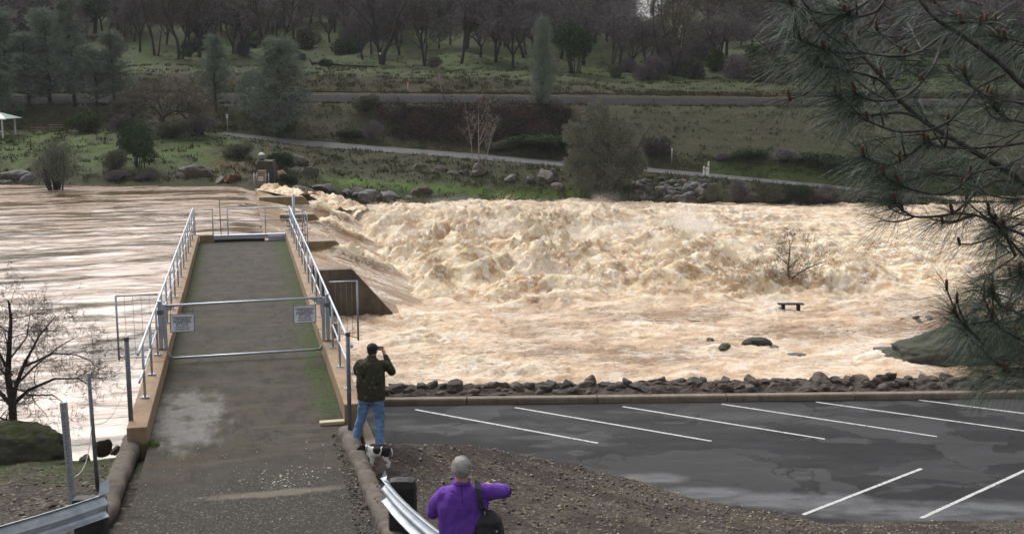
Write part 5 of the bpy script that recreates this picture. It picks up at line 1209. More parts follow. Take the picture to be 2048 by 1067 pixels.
# bramble thickets
def thicket(name, pts, n, lab, cols, seed, size=.22):
    rg = np.random.default_rng(seed); O = []
    for k in range(n):
        px, Y = pts(rg); p = on_bank(px, Y); h = rg.uniform(0, 1) ** .6; O.append((p.x + rg.normal(0, .2), p.y + rg.normal(0, .3), p.z + h * (1.1 + 1.9 * mnoise.noise(Vector((p.x * .35, p.y * .35, 0))))))
    O = np.array(O); D = rg.normal(0, 1, O.shape); D[:, 2] += .2; D /= np.linalg.norm(D, axis=1, keepdims=True)
    t = NT(name + '_canes', .9, .2); c = t.pos(); a = t.noise(c, .45, 4, .6); b = t.noise(c, 6, 3)
    g = t.mix(t.step(a, .42, .58), cols[0], cols[1]); g = t.mix(t.math('MULTIPLY', t.step(t.noise(t.map(c, (1, 1, 1), (0, 0, 0), (9, 4, 2)), .33, 4), .52, .62), .8), g, cols[2]); t.set('Base Color', g)
    tag(link(name, strips(name, O, D, rg.uniform(.5, 1.3, len(O)) * size * 2, rg.uniform(.02, .05, len(O)), rg), None, t.m), lab, 'brambles', kind='stuff')
def pts_a(rg):
    while True:
        px = rg.uniform(755, 1140); Y = rg.uniform(136.5, 152)
        lo = np.interp(px, PXC, CY_[R_ROAD0 + 1]) + 1.5 + 2.5 * (px > 1000); top = np.interp(px, PXC, CY_[R_BAL0 - 1]) - .5
        if lo < Y < top and Y > lo + (px < 780) * 3: return px, Y
thicket('bramble_thicket', pts_a, 26000, 'dark purple brown bramble thicket covering the bank below the railway', ((.018, .013, .015), (.040, .022, .024), (.085, .042, .036)), 4)
def pts_b(rg):
    px = rg.uniform(1284, 1342); lo = np.interp(px, PXC, CY_[R_ROAD0 + 1]); return px, lo + 1 + rg.uniform(0, 2.2)
rg = np.random.default_rng(9); pb = on_bank(1313, float(np.interp(1313, PXC, CY_[R_ROAD0 + 1])) + 2.2)
make_bush('bblock', 41, [((x_, 0, z_), (.75, .9, .7)) for x_ in (-1.3, -.5, .4, 1.3) for z_ in (.5, 1.35)], 9000, .16, 'twig_dark', 'x', thin=.5, sticks=6)
place('bblock', pb, (.92, 1, 1.08), 0, 'squarish black clipped bush standing at the roadside')

def clumps(n, lab, cols, seed, rows_rng, hgt):
    rg = np.random.default_rng(seed); O = []
    while len(O) < n:
        px = rg.uniform(-60, 2110); r = rg.uniform(*rows_rng); i = int((px - PXC[0]) / 14.0); k = int(np.searchsorted(TR, r)); k = min(k, len(TR) - 1)
        Y = TY[k, i]
        if R_ROAD0 - .02 < r < R_ROAD0 + 1.05 and px > 430: continue
        if R_BAL0 - .02 < r < R_BAL1 + .1: continue
        p = on_bank(px, float(Y) + rg.normal(0, .4)); q = mnoise.fractal(Vector((p.x * .25, p.y * .4, seed)), 1, 2, 3)
        if q < rg.uniform(-.5, .5) or bright[k, i] > .55 and rg.random() < .85: continue
        O.append(p[:])
    O = np.repeat(np.array(O), 7, 0); O = O + np.stack([rg.normal(0, .25, len(O)), rg.normal(0, .2, len(O)), np.zeros(len(O)) - .03], -1); D = rg.normal(0, .45, O.shape); D[:, 2] = 1; D /= np.linalg.norm(D, axis=1, keepdims=True)
    t = NT('bank_grass%d' % seed, .9, .15); c = t.pos(); a = t.noise(c, .5, 4, .6); b = t.noise(c, 5, 3)
    g = t.mix(t.step(a, .4, .6), cols[0], cols[1]); g = t.mix(t.step(b, .5, .7), g, cols[2]); t.set('Base Color', g)
    tag(link('grass', strips('grass', O, D, rg.uniform(.5, 1.4, len(O)) * hgt, rg.uniform(.03, .07, len(O)), rg), None, t.m), lab, 'grass', kind='stuff')
clumps(6500, 'rough tufted grass and weeds on the far river bank below the railway', ((.040, .055, .018), (.060, .075, .024), (.055, .045, .028)), 3, (1.1, R_BAL0 - .1), .42)
clumps(6000, 'rough tufted grass on the cut bank and meadow above the railway', ((.050, .060, .022), (.050, .075, .022), (.065, .05, .03)), 4, (R_BAL1 + .2, R_BAL1 + 3.4), .45)
# ================================================================== small far structures
sh = bank_px(-6, 276, 0); e = empty('picnic_shelter', sh, 0, 'open picnic shelter with pale green roof and white posts at the left edge', 'shelter')
s = sh.y / F
M_['roof'] = simple('pale_green_metal_roof', (.22, .30, .28), (.30, .38, .36), 3, .5)
W_s = 4.2; bm = bmesh.new()
for (x, y) in ((-3.6, -1.5), (1.35, -1.5), (1.35, 2.0), (-3.6, 2.0)):
    b2 = bmesh.new(); box(b2, (x, y, 1.15), (.17, .17, 2.5)); obj('post', b2, M_['white'], e)
vs = [bm.verts.new(v) for v in ((-4.4, -2.1, 2.35), (2.15, -2.1, 2.35), (2.15, 2.6, 2.35), (-4.4, 2.6, 2.35), (-2.4, .2, 3.15), (.2, .2, 3.15))]
for f in ((0, 1, 5, 4), (1, 2, 5), (2, 3, 4, 5), (3, 0, 4), (3, 2, 1, 0)): bm.faces.new([vs[i] for i in f])
obj('roof', bm, M_['roof'], e); bm = bmesh.new(); box(bm, (-1.1, -2.05, 2.28), (6.4, .06, .14)); obj('fascia', bm, M_['white'], e)
bm = bmesh.new(); box(bm, (-1.1, -1.5, .75), (4.8, .08, .1)); obj('cross_rail', bm, M_['white'], e)
def picnic_table(p, lab, m):
    e = empty('picnic_table', p, .2, lab, 'picnic table'); bm = bmesh.new(); box(bm, (0, 0, .75), (1.9, .8, .07)); obj('table_top', bm, m, e)
    for y in (-.75, .75): bm = bmesh.new(); box(bm, (0, y, .45), (1.9, .28, .06)); obj('seat', bm, m, e)
    for x in (-.65, .65):
        bm = bmesh.new(); box(bm, (x, 0, .37), (.09, .1, .76)); box(bm, (x, 0, .40), (.085, 1.5, .08)); obj('leg', bm, m, e)
picnic_table(bank_px(75, 268, .02), 'reddish brown picnic table on the lawn right of the shelter', simple('red_brown_paint', (.10, .035, .025), (.14, .05, .035), 8, .7))
picnic_table(bank_px(112, 262, .02), 'small pale picnic table on the lawn beside the green bush', M_['kerb'])
def far_sign(px, py, H, lab, board=(.5, .45), m='white', pole='galv'):
    p = bank_px(px, py, 0); e = empty('road_sign', p, 0, lab, 'sign'); bm = bmesh.new(); tube(bm, [(0, 0, -.2), (0, 0, H)], .05, 6); obj('post', bm, M_[pole], e)
    bm = bmesh.new(); box(bm, (0, -.05, H - board[1] / 2), (board[0], .03, board[1]), bev=.01); obj('board', bm, M_[m], e)
far_sign(455, 266, 2.5, 'small pale sign on a thin post beside the start of the far road', (.28, .55)); far_sign(1345, 332, 1.9, 'pale marker on a thin post right of the squarish black bush', (.16, .25)); far_sign(817, 187, 1.6, 'small orange marker on a post beside the railway', (.3, .28), 'orange')
wpst = 'white short posts grouped beside the far road'
for k, (px, h_, sl) in enumerate(((1410, 1.15, 0), (1418, 1.7, 1), (1413, 1.1, 0))):
    p = bank_px(px, 352, 0); e = empty('marker_post', p + Vector((0, -.4 * k, 0)), 0, ['short white wooden post, left one of the cluster beside the far road', 'tallest white post with a slanted top beside the far road', 'short white wooden post in the middle of the cluster beside the far road'][k], 'post', wpst)
    bm = bmesh.new(); prism(bm, [(-.09, -.2), (.09, -.2), (.09, h_ + .1 * sl), (-.09, h_)], (-.06, .06)); obj('post_body', bm, M_['white'], e)
    bm = bmesh.new(); box(bm, (0, -.07, h_ * .7), (.17, .012, .1)); obj('band', bm, M_['kerb'], e)
# concrete abutment with a notice across the river
ab = at_z(524, 374, UP_Z); e = empty('concrete_abutment', ab, DECK_RZ * .3, 'dark concrete abutment with vent pipe and small railing at the far end of the weir', 'abutment'); s = ab.y / F
u = lambda v: v * s
bm = bmesh.new(); prism(bm, [(u(-15), -.8), (u(-15), u(36)), (u(-9), u(50)), (u(17), u(50)), (u(21), u(34)), (u(21), -.8)], (1.2, 4.0)); obj('wall', bm, concrete('old_dark_concrete', (.035, .031, .028), (.065, .058, .05), (.018, .016, .014), 1.2, .8), e)
bm = bmesh.new(); box(bm, (0, .5, u(14)), (u(15), 1.4, u(38))); obj('pier', bm, M_['kerb'], e)
bm = bmesh.new(); box(bm, (u(-1), -.23, u(17)), (u(9), .05, u(8))); obj('notice', bm, M_['white'], e)
bm = bmesh.new(); box(bm, (u(-1), -.262, u(17)), (u(7.2), .01, u(5.6))); obj('notice_face', bm, M_['wood_tan'], e)
bm = bmesh.new(); tube(bm, [(u(-6), 2.5, u(50)), (u(-6), 2.5, u(62))], .28, 10); obj('vent_pipe', bm, M_['galv_dark'], e)
bm = bmesh.new(); tube(bm, [(u(-6), 2.5, u(61)), (u(-6), 2.5, u(63)), (u(-6), 2.5, u(66))], [.34, .36, .12], 10); obj('vent_cap', bm, M_['white'], e)
for x in (-15, -9, 8, 14):
    bm = bmesh.new(); tube(bm, [(u(x), -.1, u(2)), (u(x), -.1, u(29))], .05, 6); obj('rail_post', bm, M_['galv'], e)
bm = bmesh.new(); tube(bm, [(u(-17), -.1, u(24)), (u(16), -.1, u(24))], .04, 6); obj('hand_rail', bm, M_['galv'], e)

# ================================================================== rocks
def rock_mesh(seed, sub=3, rough=.28):
    bm = bmesh.new(); bmesh.ops.create_icosphere(bm, subdivisions=sub, radius=1.0); rnd = random.Random(seed)
    planes = [(Vector((rnd.gauss(0, 1), rnd.gauss(0, 1), rnd.gauss(0, 1))).normalized(), rnd.uniform(.55, .9)) for _ in range(9)]
    for v in bm.verts:
        c = v.co.copy(); k = 1 + rough * mnoise.fractal(c * 1.2 + Vector((seed * 3.1, 0, 0)), 1, 2, 4); c = c * k
        for n, d in planes:
            q = c.dot(n)
            if q > d: c = c - n * (q - d) * .85
        v.co = c + c.normalized() * .05 * mnoise.fractal(c * 5 + Vector((seed, 2, 0)), 1, 2, 3)
    me = bm_mesh(bm, 'rock'); 
    for p in me.polygons: p.use_smooth = False
    return me
def rockmat(name, c1, c2, c3, moss=None):
    t = NT(name, .75, .35); c = t.pos(); a = t.noise(c, 2.2, 6, .65); b = t.noise(c, 14, 5, .7); oi = t.n('ShaderNodeObjectInfo').outputs['Random']
    g = t.mix(t.step(a, .38, .62), c1, c2); g = t.mix(t.math('MULTIPLY', t.step(b, .5, .7), .6), g, c3)
    if moss:
        nz = t.sep(t.n('ShaderNodeNewGeometry').outputs['Normal'])[2]; g = t.mix(t.math('MULTIPLY', t.step(nz, .1, .6), t.step(t.noise(c, 3, 5), .38, .52)), g, t.mix(t.step(b, .35, .65), moss, tuple(x * 1.9 for x in moss)))
    hv = t.n('ShaderNodeHueSaturation'); t._in(hv.inputs['Color'], g); t._in(hv.inputs['Value'], t.math('ADD', .55, t.math('MULTIPLY', oi, .85))); t._in(hv.inputs['Saturation'], t.math('ADD', .5, t.math('MULTIPLY', t.math('FRACT', t.math('MULTIPLY', oi, 7.3)), 1.0))); t.set('Base Color', hv.outputs[0]); t.bump(t.math('ADD', a, b), .8, .06); return t.m
M_['rock'] = rockmat('grey_purple_rock', (.060, .048, .041), (.115, .096, .082), (.032, .027, .022)); M_['rock_moss'] = rockmat('mossy_rock', (.045, .042, .035), (.08, .073, .06), (.025, .025, .02), (.035, .040, .014))
M_['rock_red'] = rockmat('reddish_rock', (.16, .075, .045), (.22, .11, .07), (.08, .045, .03)); M_['rock_pale'] = rockmat('pale_grey_rock', (.085, .085, .088), (.14, .138, .138), (.07, .07, .065))
RM = {}
for mk in ('rock', 'rock_moss', 'rock_red', 'rock_pale'):
    RM[mk] = []
    for i in range(6 if mk == 'rock' else 3):
        me = rock_mesh(i + 1); me.materials.append(M_[mk]); RM[mk].append(me)
def rock(p, s, mk, lab, group=None, seed=0, name='boulder', cat='boulder'):
    rnd = random.Random(seed * 7 + 1); o = bpy.data.objects.new(name, RM[mk][seed % len(RM[mk])]); COL.objects.link(o); o.location = p; o.scale = s
    o.rotation_euler = (rnd.uniform(-.3, .3), rnd.uniform(-.3, .3), rnd.uniform(0, 6.28)); return tag(o, lab, cat, group)
BERM.data.materials[0] = M_['rock']
# riprap wall along the lot
rnd = random.Random(21); k = 0; L = (kr - kl).length + 2.0; pos = .5; pos_n = 1
while pos < L:
    for row in range(3 if k < 240 else 2):
        s0 = rnd.uniform(.10, .20) * (1.35 if rnd.random() < .12 else 1); hgt = (.09, .10, .08)[row]; off = (.74, 1.02, 1.32)[row]
        q = kl + kd * (pos + rnd.uniform(-.2, .2)) + kn * (off + rnd.uniform(-.12, .12)); q.z = LOT_Z + hgt + rnd.uniform(-.04, .12) + s0 * .1 + (.08 if row and pos > 8 else 0)
        rock(q, (s0 * rnd.uniform(.9, 1.9), s0 * rnd.uniform(.8, 1.2), s0 * rnd.uniform(.55, 1.0)), ('rock', 'rock', 'rock_moss', 'rock_pale2')[rnd.randrange(4)] if False else 'rock', ['rock at the kerb side of the rock row, %s from the left', 'rock on the crest of the rock row, %s from the left', 'rock on the river side of the rock row, %s from the left'][row] % nth(int(pos_n)), ['rocks at the foot of the rock row', 'rocks on the crest of the rock row', 'rocks on the river side of the rock row'][row], k, 'rock', 'rock'); k += 1
    pos += rnd.uniform(.36, .56); pos_n += 1
    if k > 285: break
# rocks in the flood
def wrock(px, py, wpx, hpx, mk, lab, seed, z=DN_Z, dep=.8):
    p = at_z(px, py, z); s = p.y / F; rock(p + Vector((0, 0, -.1)), (wpx * s / 2 / .85, wpx * s / 2 * dep, hpx * s * 1.05), mk, lab, None, seed).rotation_euler = (0, 0, seed * .4)
wrock(1449, 696, 48, 16, 'rock_moss', 'mossy rock in the water, middle one of the three in front of the bench', 3); wrock(1512, 690, 60, 19, 'rock_moss', 'largest mossy rock in the water in front of the bench', 7); wrock(1420, 681, 20, 11, 'rock_moss', 'smallest mossy rock in the water, left of the group', 5)
wrock(1545, 694, 40, 8, 'rock_pale', 'flat grey rock touching the largest mossy rock', 4); wrock(1596, 710, 50, 9, 'rock_pale', 'flat speckled grey rock awash right of the mossy rocks', 6)
for i, (px, py, w_, h_) in enumerate(((1777, 641, 9, 5), (1805, 636, 14, 4), (1832, 634, 18, 8), (1858, 637, 26, 10), (1838, 640, 18, 6), (1932, 638, 16, 6))): wrock(px, py, w_, h_, 'rock', ['tiny dark stone farthest left in the stones beyond the big mossy boulder', 'thin low stone between the tiny one and the cluster', 'rounded stone at the top left of the small cluster in the water', 'largest stone of the small cluster in the water', 'low stone at the front of the small cluster in the water', 'small stone in the water right of the cluster'][i], i)
def boulder_big(px, py, wpx, hpx, lab, seed, mk, z, prof):
    bm = bmesh.new(); bmesh.ops.create_icosphere(bm, subdivisions=5, radius=1.0); p = at_z(px, py, z); s = p.y / F
    for v in bm.verts:
        c = v.co.copy(); u_ = c.x; top = np.interp(u_, *prof); k = 1 + .12 * mnoise.fractal(c * 2.4 + Vector((seed, 0, 0)), .8, 2.1, 6) - .05 * abs(mnoise.noise(c * 5))
        v.co = Vector((c.x * wpx * s / 2, c.y * wpx * s * .26, c.z * hpx * s * top)) * k
    o = link('boulder', bm_mesh(bm, 'boulder', True), None, M_[mk]); o.location = p; return tag(o, lab, 'boulder')
boulder_big(1930, 712, 330, 58, 'huge dark mossy boulder in the river at the right behind the pine', 3, 'rock_moss', DN_Z, ([-1, -.7, -.5, -.2, 0, .3, 1], [.7, .75, .8, .95, 1.5, 1.2, 1.0]))
wrock(1768, 698, 46, 9, 'rock_pale', 'pale broken rock at the left foot of the huge mossy boulder', 8)
# rocks on the far bank
fr = [(390, 346, 62, 28, 'rock', 'large dark grey boulder on the left bank beside the reddish one'), (362, 352, 26, 14, 'rock', 'small grey boulder left of the large dark one'), (462, 358, 36, 20, 'rock_red', 'reddish boulder at the waterline of the left bank'), (440, 360, 30, 14, 'rock', 'dark boulder touching the reddish one'), (555, 352, 40, 20, 'rock_red', 'rust coloured rock right of the concrete abutment'), (285, 354, 22, 14, 'rock', 'grey rock at the waterline under the dark green bush'), (30, 352, 70, 22, 'rock', 'dark rocky ledge at the far left waterline'), (52, 362, 30, 24, 'rock_pale', 'pale slanted rock beside the flooded bush'), (10, 366, 30, 14, 'rock_moss', 'mossy rock at the left edge waterline'), (600, 380, 70, 18, 'rock', 'flat dark rock above the first waterfall'), (622, 390, 44, 22, 'rock', 'dark rock between the two waterfalls'), (650, 374, 60, 14, 'rock', 'flat dark rock behind the side waterfall'), (577, 300, 0, 0, '', ''),
      (585, 330, 54, 26, 'rock', 'grey rock outcrop on the slope above the waterfall'), (612, 352, 40, 22, 'rock_moss', 'mossy rock under the outcrop above the waterfall'), (735, 406, 60, 22, 'rock_pale', 'pale grey slab at the downstream waterline'), (770, 404, 56, 18, 'rock_pale', 'second pale slab at the downstream waterline'), (712, 396, 40, 24, 'rock', 'dark rock beside the side waterfall'), (813, 403, 18, 10, 'rock_pale', 'small white stone at the waterline of the grass bank'), (840, 392, 42, 20, 'rock', 'brown mound of rock on the grass bank'), (868, 400, 22, 10, 'rock_pale', 'small grey stone right of the brown mound'),
      (958, 352, 44, 30, 'rock', 'large dark boulder under the three bare saplings'), (962, 334, 16, 14, 'rock', 'black stump like rock on top of the large dark boulder'), (928, 350, 30, 14, 'rock', 'grey boulder left of the large dark one by the saplings'), (905, 350, 26, 12, 'rock_pale', 'pale boulder below the far road'), (882, 342, 24, 14, 'rock', 'dark boulder below the far road'), (838, 336, 26, 12, 'rock', 'brown boulder farthest left below the far road'), (1022, 362, 36, 14, 'rock', 'brown boulder on the slope right of the saplings'), (1060, 364, 30, 16, 'rock_pale', 'pale boulder on the slope right of the saplings'), (1090, 362, 44, 24, 'rock', 'large brown boulder left of the feathery tree'), (1112, 376, 34, 16, 'rock', 'dark boulder at the left foot of the feathery tree'), (1106, 352, 14, 18, 'rock_pale', 'upright pale boulder above the large brown one')]
for i, (px, py, w_, h_, mk, lab) in enumerate(fr):
    if not w_: continue
    if px < 540 and py > 340 or (px < 700 and py > 370): p = at_Y(px, py + 4, float(np.interp(px, PXC, w_Y)) + (376 - py) * .12)
    else: p = bank_px(px, py, 0)
    s = p.y / F; rock(p + Vector((0, .5, .0)), (w_ * s / 2 / .85, w_ * s / 2 * .8, h_ * s * .75), mk, lab, None, i).rotation_euler = (0, 0, i * .5)
# rubble revetment
rnd = random.Random(31)
for k in range(80):
    px = rnd.uniform(1268, 1430); py = rnd.uniform(364, 408); p = bank_px(px, py, 0); s0 = rnd.uniform(.3, .65)
    rock(p, (s0 * 1.2, s0, s0 * .8), 'rock' if rnd.random() < .7 else 'rock_pale', 'grey angular rock in the rubble slope right of the feathery tree', 'rubble slope rocks', k, 'rock', 'rock')
for k in range(24):
    px = rnd.uniform(690, 800); py = rnd.uniform(398, 412); p = bank_px(px, py, .1); s0 = rnd.uniform(.25, .6)
    rock(p, (s0 * 1.3, s0, s0 * .6), 'rock_pale' if rnd.random() < .6 else 'rock', 'small grey rock along the downstream waterline below the grass bank', 'waterline rocks downstream of the weir', k, 'rock', 'rock')
# near left: mossy boulder
boulder_big(40, 900, 205, 60, 'large moss covered boulder on the near left bank below the bare tree', 6, 'rock_moss', -.35, ([-1, -.5, 0, .5, .8, 1], [1.2, 1.1, 1.0, 1.0, .95, .7]))
for i, (px, py, w_, h_) in enumerate(((205, 885, 34, 20), (232, 890, 26, 10), (120, 925, 60, 16), (170, 912, 40, 14), (88, 1000, 0, 0))):
    if w_: wrock(px, py, w_, h_, 'rock_moss' if i > 1 else 'rock', ['dark rock at the water edge left of the parapet', 'small flat rock just left of the parapet foot', 'low mossy rock in front of the large mossy boulder', 'low mossy rock between the boulder and the parapet'][i], i + 2, z=-.35)
# white water on the natural fall beside the far piers
def fall(pts, wid, lab, seed, name='waterfall'):
    P_ = [Vector(p) for p in pts]; n = 26; m = 14; rg = random.Random(seed); V = []
    for i in range(n + 1):
        t_ = i / n * (len(P_) - 1); k = min(int(t_), len(P_) - 2); c = P_[k].lerp(P_[k + 1], t_ - k); d = P_[k + 1] - P_[k]; sdir = Vector((d.y, -d.x, 0)).normalized() if Vector((d.x, d.y, 0)).length > .1 else Vector((1, 0, 0)); w_ = np.interp(i / n, [0, .5, 1], wid)
        for j in range(m + 1):
            q = c + sdir * (j / m - .5) * w_; V.append((q.x, q.y, q.z + .9 * (.35 + mnoise.fractal(q * 1.1, .8, 2.1, 4) * .8) * math.sin(math.pi * j / m) ** .6))
    me = np_mesh(name, V, grid_faces(n + 1, m + 1), True); vattr(me, 'foam', np.full(len(V), .55)); vattr(me, 'churn', np.full(len(V), .9)); me.materials.append(M_['rapids']); return tag(link(name, me), kind='structure')
Z1 = UP_Z
fall([at_z(530, 378, Z1 - .1), at_Y(560, 382, 112), at_Y(590, 388, 108.5), at_Y(618, 392, 106)], (2.2, 2.6, 2.4), '', 1)
fall([at_Y(632, 390, 113), at_Y(655, 396, 112), at_Y(680, 408, 110), at_Y(700, 420, 107)], (1.8, 3.2, 4.5), '', 2)

# ================================================================== bench, flooded tree, near bare tree
bp = at_z(1581, 621, DN_Z); e = empty('bench', bp, .02, 'backless dark bench standing alone in the flooded shallows', 'bench')
bm = bmesh.new(); box(bm, (0, 0, .26), (1.46, .42, .07), bev=.01); obj('seat', bm, M_['dark_wood'], e); e.location.z += .14
for x in (-.44, .44): bm = bmesh.new(); box(bm, (x, 0, -.05), (.15, .34, .55), bev=.01); obj('leg', bm, M_['dark_wood'], e)
bp = at_z(1390, 636, DN_Z); bm = bmesh.new(); box(bm, (0, 0, -.08), (4.6, 1.5, .2), bev=.03); o = obj('concrete_slab', bm, M_['parapet']); o.location = bp; o.rotation_euler = (0, 0, -.03); tag(o, 'low flat slab with water sheeting over it left of the bench', 'slab')
def thin_tree(seed, loc, limbs, lab, wd, per, ln, m, mt, name='bare_tree', kl_=1.0):
    rnd = random.Random(seed); rg = np.random.default_rng(seed); segs, tips = [], []
    for (pts, r0) in limbs:
        P_ = [Vector(p) for p in pts]
        for i in range(len(P_) - 1):
            a0 = r0 * (1 - .8 * i / (len(P_) - 1)); a1 = r0 * (1 - .8 * (i + 1) / (len(P_) - 1)); segs.append((P_[i], P_[i + 1], a0, a1))
            for k in range(3 if i > 0 else 1):
                d = (P_[i + 1] - P_[i]).normalized(); q = P_[i].lerp(P_[i + 1], rnd.random()); v = Vector((rnd.gauss(0, 1), rnd.gauss(0, 1), rnd.gauss(.1, .5))).normalized()
                grow(rnd, q, (d * .6 + v).normalized(), kl_ * rnd.uniform(.6, 1.1), max(a1 * .45, wd * 1.2), 2, segs, tips, .22, .03, (4, 4), .62, .75, 4)
    e = empty(name, loc, 0, lab, 'tree'); link('trunk', segs_mesh('trunk', segs, 7), e, M_[mt]); link('twigs', crown_from_tips('twigs', tips, rg, per, ln, wd, 0, .01), e, M_[m]); return e
p = at_z(1575, 580, DN_Z + .1)
thin_tree(5, p, [([(0, 0, -.4), (.02, 0, .6), (-.02, 0, 1.5), (.05, 0, 2.4), (.0, 0, 3.2)], .10), ([(.02, 0, .5), (.5, .1, .95), (1.1, 0, 1.35), (1.9, 0, 1.7), (2.5, 0, 1.85)], .07), ([(0, 0, .3), (-.5, -.1, .75), (-1.1, 0, 1.05), (-1.8, 0, 1.25), (-2.4, 0, 1.3)], .065), ([(0, 0, 1.6), (-.6, .2, 2.1), (-1.2, 0, 2.5)], .045), ([(0, 0, 1.4), (.6, -.2, 2.1), (1.1, 0, 2.6)], .045), ([(0, 0, .1), (-.5, 0, .25), (-1.0, 0, .1)], .04)], 'bare spreading tree standing in the flooded river behind the bench', .011, 3, .3, 'twig_bark', 'twig_bark') if False else None
M_['flood_bark'] = bark('grey_green_wet_bark', (.11, .095, .07), (.17, .15, .115))
thin_tree(5, p, [([(0, 0, -.4), (.02, 0, .6), (-.02, 0, 1.5), (.05, 0, 2.4), (.0, 0, 3.2)], .10), ([(.02, 0, .5), (.5, .1, .95), (1.1, 0, 1.35), (1.9, 0, 1.7), (2.5, 0, 1.85)], .07), ([(0, 0, .3), (-.5, -.1, .75), (-1.1, 0, 1.05), (-1.8, 0, 1.25), (-2.4, 0, 1.3)], .065), ([(0, 0, 1.6), (-.6, .2, 2.1), (-1.2, 0, 2.5)], .045), ([(0, 0, 1.4), (.6, -.2, 2.1), (1.1, 0, 2.6)], .045), ([(0, 0, .1), (-.5, 0, .25), (-1.0, 0, .1)], .04)], 'bare spreading tree standing in the flooded river behind the bench', .010, 4, .3, 'flood_bark', 'flood_bark')
p = at_z(24, 838, -.05)
M_['near_bark'] = bark('purple_brown_bark', (.035, .027, .026), (.065, .05, .048))
L_ = 2.45 / 3.0
thin_tree(12, p, [([(0, 0, -.5), (.03, 0, .35), (-.02, 0, .9), (.05, 0, 1.5), (.12, 0, 2.1), (.1, 0, 2.45)], .085), ([(0, 0, .25), (.12, .05, .75), (.35, 0, 1.25), (.62, 0, 1.75), (.95, 0, 2.15)], .05), ([(.02, 0, .3), (.4, -.1, .65), (.85, 0, .85), (1.3, 0, .85), (1.6, 0, .62)], .042), ([(0, 0, .3), (-.35, .1, .7), (-.7, 0, 1.2), (-1.0, 0, 1.7)], .045), ([(.3, 0, 1.1), (.8, .1, 1.35), (1.25, 0, 1.35), (1.7, 0, 1.15)], .03), ([(-.1, 0, .5), (-.6, 0, .75), (-1.1, 0, .8)], .035), ([(.05, 0, .9), (-.3, .1, 1.6), (-.45, 0, 2.3)], .035), ([(.3, 0, .5), (.7, .2, .45), (1.05, 0, .3)], .025), ([(.1, 0, .7), (.5, -.1, 1.1), (.95, 0, 1.5), (1.35, 0, 1.75)], .03), ([(0, 0, 1.2), (.35, .1, 1.7), (.5, 0, 2.3)], .025), ([(-.2, 0, .6), (-.35, -.1, 1.1), (-.75, 0, 1.9)], .03)], 'bare dark tree with fine upswept twigs rising from the mossy boulder', .0030, 7, .27, 'near_bark', 'near_bark', kl_=.66).scale = (.98, .98, .9)
# ================================================================== people and dog (continuous fused bodies)
def ell(bm, c, r, rot=None, sub=3):
    M = Matrix.Translation(c) @ (rot.to_matrix().to_4x4() if rot is not None else Matrix.Identity(4)) @ Matrix.Diagonal((r[0], r[1], r[2], 1))
    bmesh.ops.create_icosphere(bm, subdivisions=sub, radius=1.0, matrix=M)
def limb(bm, pts, rs, flat=1.0):
    """closed tapered chain with round joints; rs radius at each point"""
    for i, p in enumerate(pts): ell(bm, p, (rs[i], rs[i] * flat, rs[i]), None, 2)
    for i in range(len(pts) - 1):
        p, q = Vector(pts[i]), Vector(pts[i + 1]); n = 14; x, y, d = frame(q - p)
        A = [bm.verts.new(p + (x * math.cos(2 * math.pi * k / n) + y * math.sin(2 * math.pi * k / n)) * rs[i]) for k in range(n)]
        B = [bm.verts.new(q + (x * math.cos(2 * math.pi * k / n) + y * math.sin(2 * math.pi * k / n)) * rs[i + 1]) for k in range(n)]
        for k in range(n): bm.faces.new((A[k], A[(k + 1) % n], B[(k + 1) % n], B[k]))
        bm.faces.new(A[::-1]); bm.faces.new(B)
def rings(bm, L, n=28):
    """closed loft through horizontal superellipse rings (cx,cy,z,rx,ry)"""
    rr = []
    for (cx, cy, z, rx, ry) in L:
        ring = []
        for k in range(n):
            a = 2 * math.pi * k / n; c, s = math.cos(a), math.sin(a); e = .85
            ring.append(bm.verts.new((cx + rx * abs(c) ** e * (1 if c > 0 else -1), cy + ry * abs(s) ** e * (1 if s > 0 else -1), z)))
        rr.append(ring)
    for a, b in zip(rr, rr[1:]):
        for k in range(n): bm.faces.new((a[k], a[(k + 1) % n], b[(k + 1) % n], b[k]))
    bm.faces.new(rr[0][::-1]); bm.faces.new(rr[-1])
def fuse(name, bm, voxel, smooth=6, parent=None, m=None, fold=0.0, fscale=7.0, seed=0, cut=None, pick=None, stretch=(1, 1, .45)):
    me = bm_mesh(bm, name); tmp = bpy.data.objects.new('tmp', me); COL.objects.link(tmp)
    r = tmp.modifiers.new('r', 'REMESH'); r.mode = 'VOXEL'; r.voxel_size = voxel; r.use_smooth_shade = True
    s = tmp.modifiers.new('s', 'SMOOTH'); s.iterations = smooth; s.factor = .5
    dg = bpy.context.evaluated_depsgraph_get(); out = bpy.data.meshes.new_from_object(tmp.evaluated_get(dg)); bpy.data.objects.remove(tmp); out.name = name
    if fold:
        for v in out.vertices:
            c = v.co; q = Vector((c.x * stretch[0], c.y * stretch[1], c.z * stretch[2])) * fscale + Vector((seed * 5, 0, 0))
            v.co = c + v.normal * fold * (mnoise.fractal(q, .9, 2, 3) - .1 * abs(mnoise.noise(q * 1.7)))
    for p in out.polygons: p.use_smooth = True
    out.materials.clear()
    ms = m if isinstance(m, (list, tuple)) else [m]
    for x in ms: out.materials.append(x)
    if pick:
        for p in out.polygons: p.material_index = pick(p.center)
    return link(name, out, parent)
def clothmat(name, fn, rough=.9, sheen=0.0, weave=260):
    t = NT(name, rough, .2); c = t.coord('Object'); fn(t, c); t.bump(t.math('ADD', t.noise(c, 18, 4), t.math('MULTIPLY', t.noise(c, weave, 2), .2)), .35, .012); return t.m
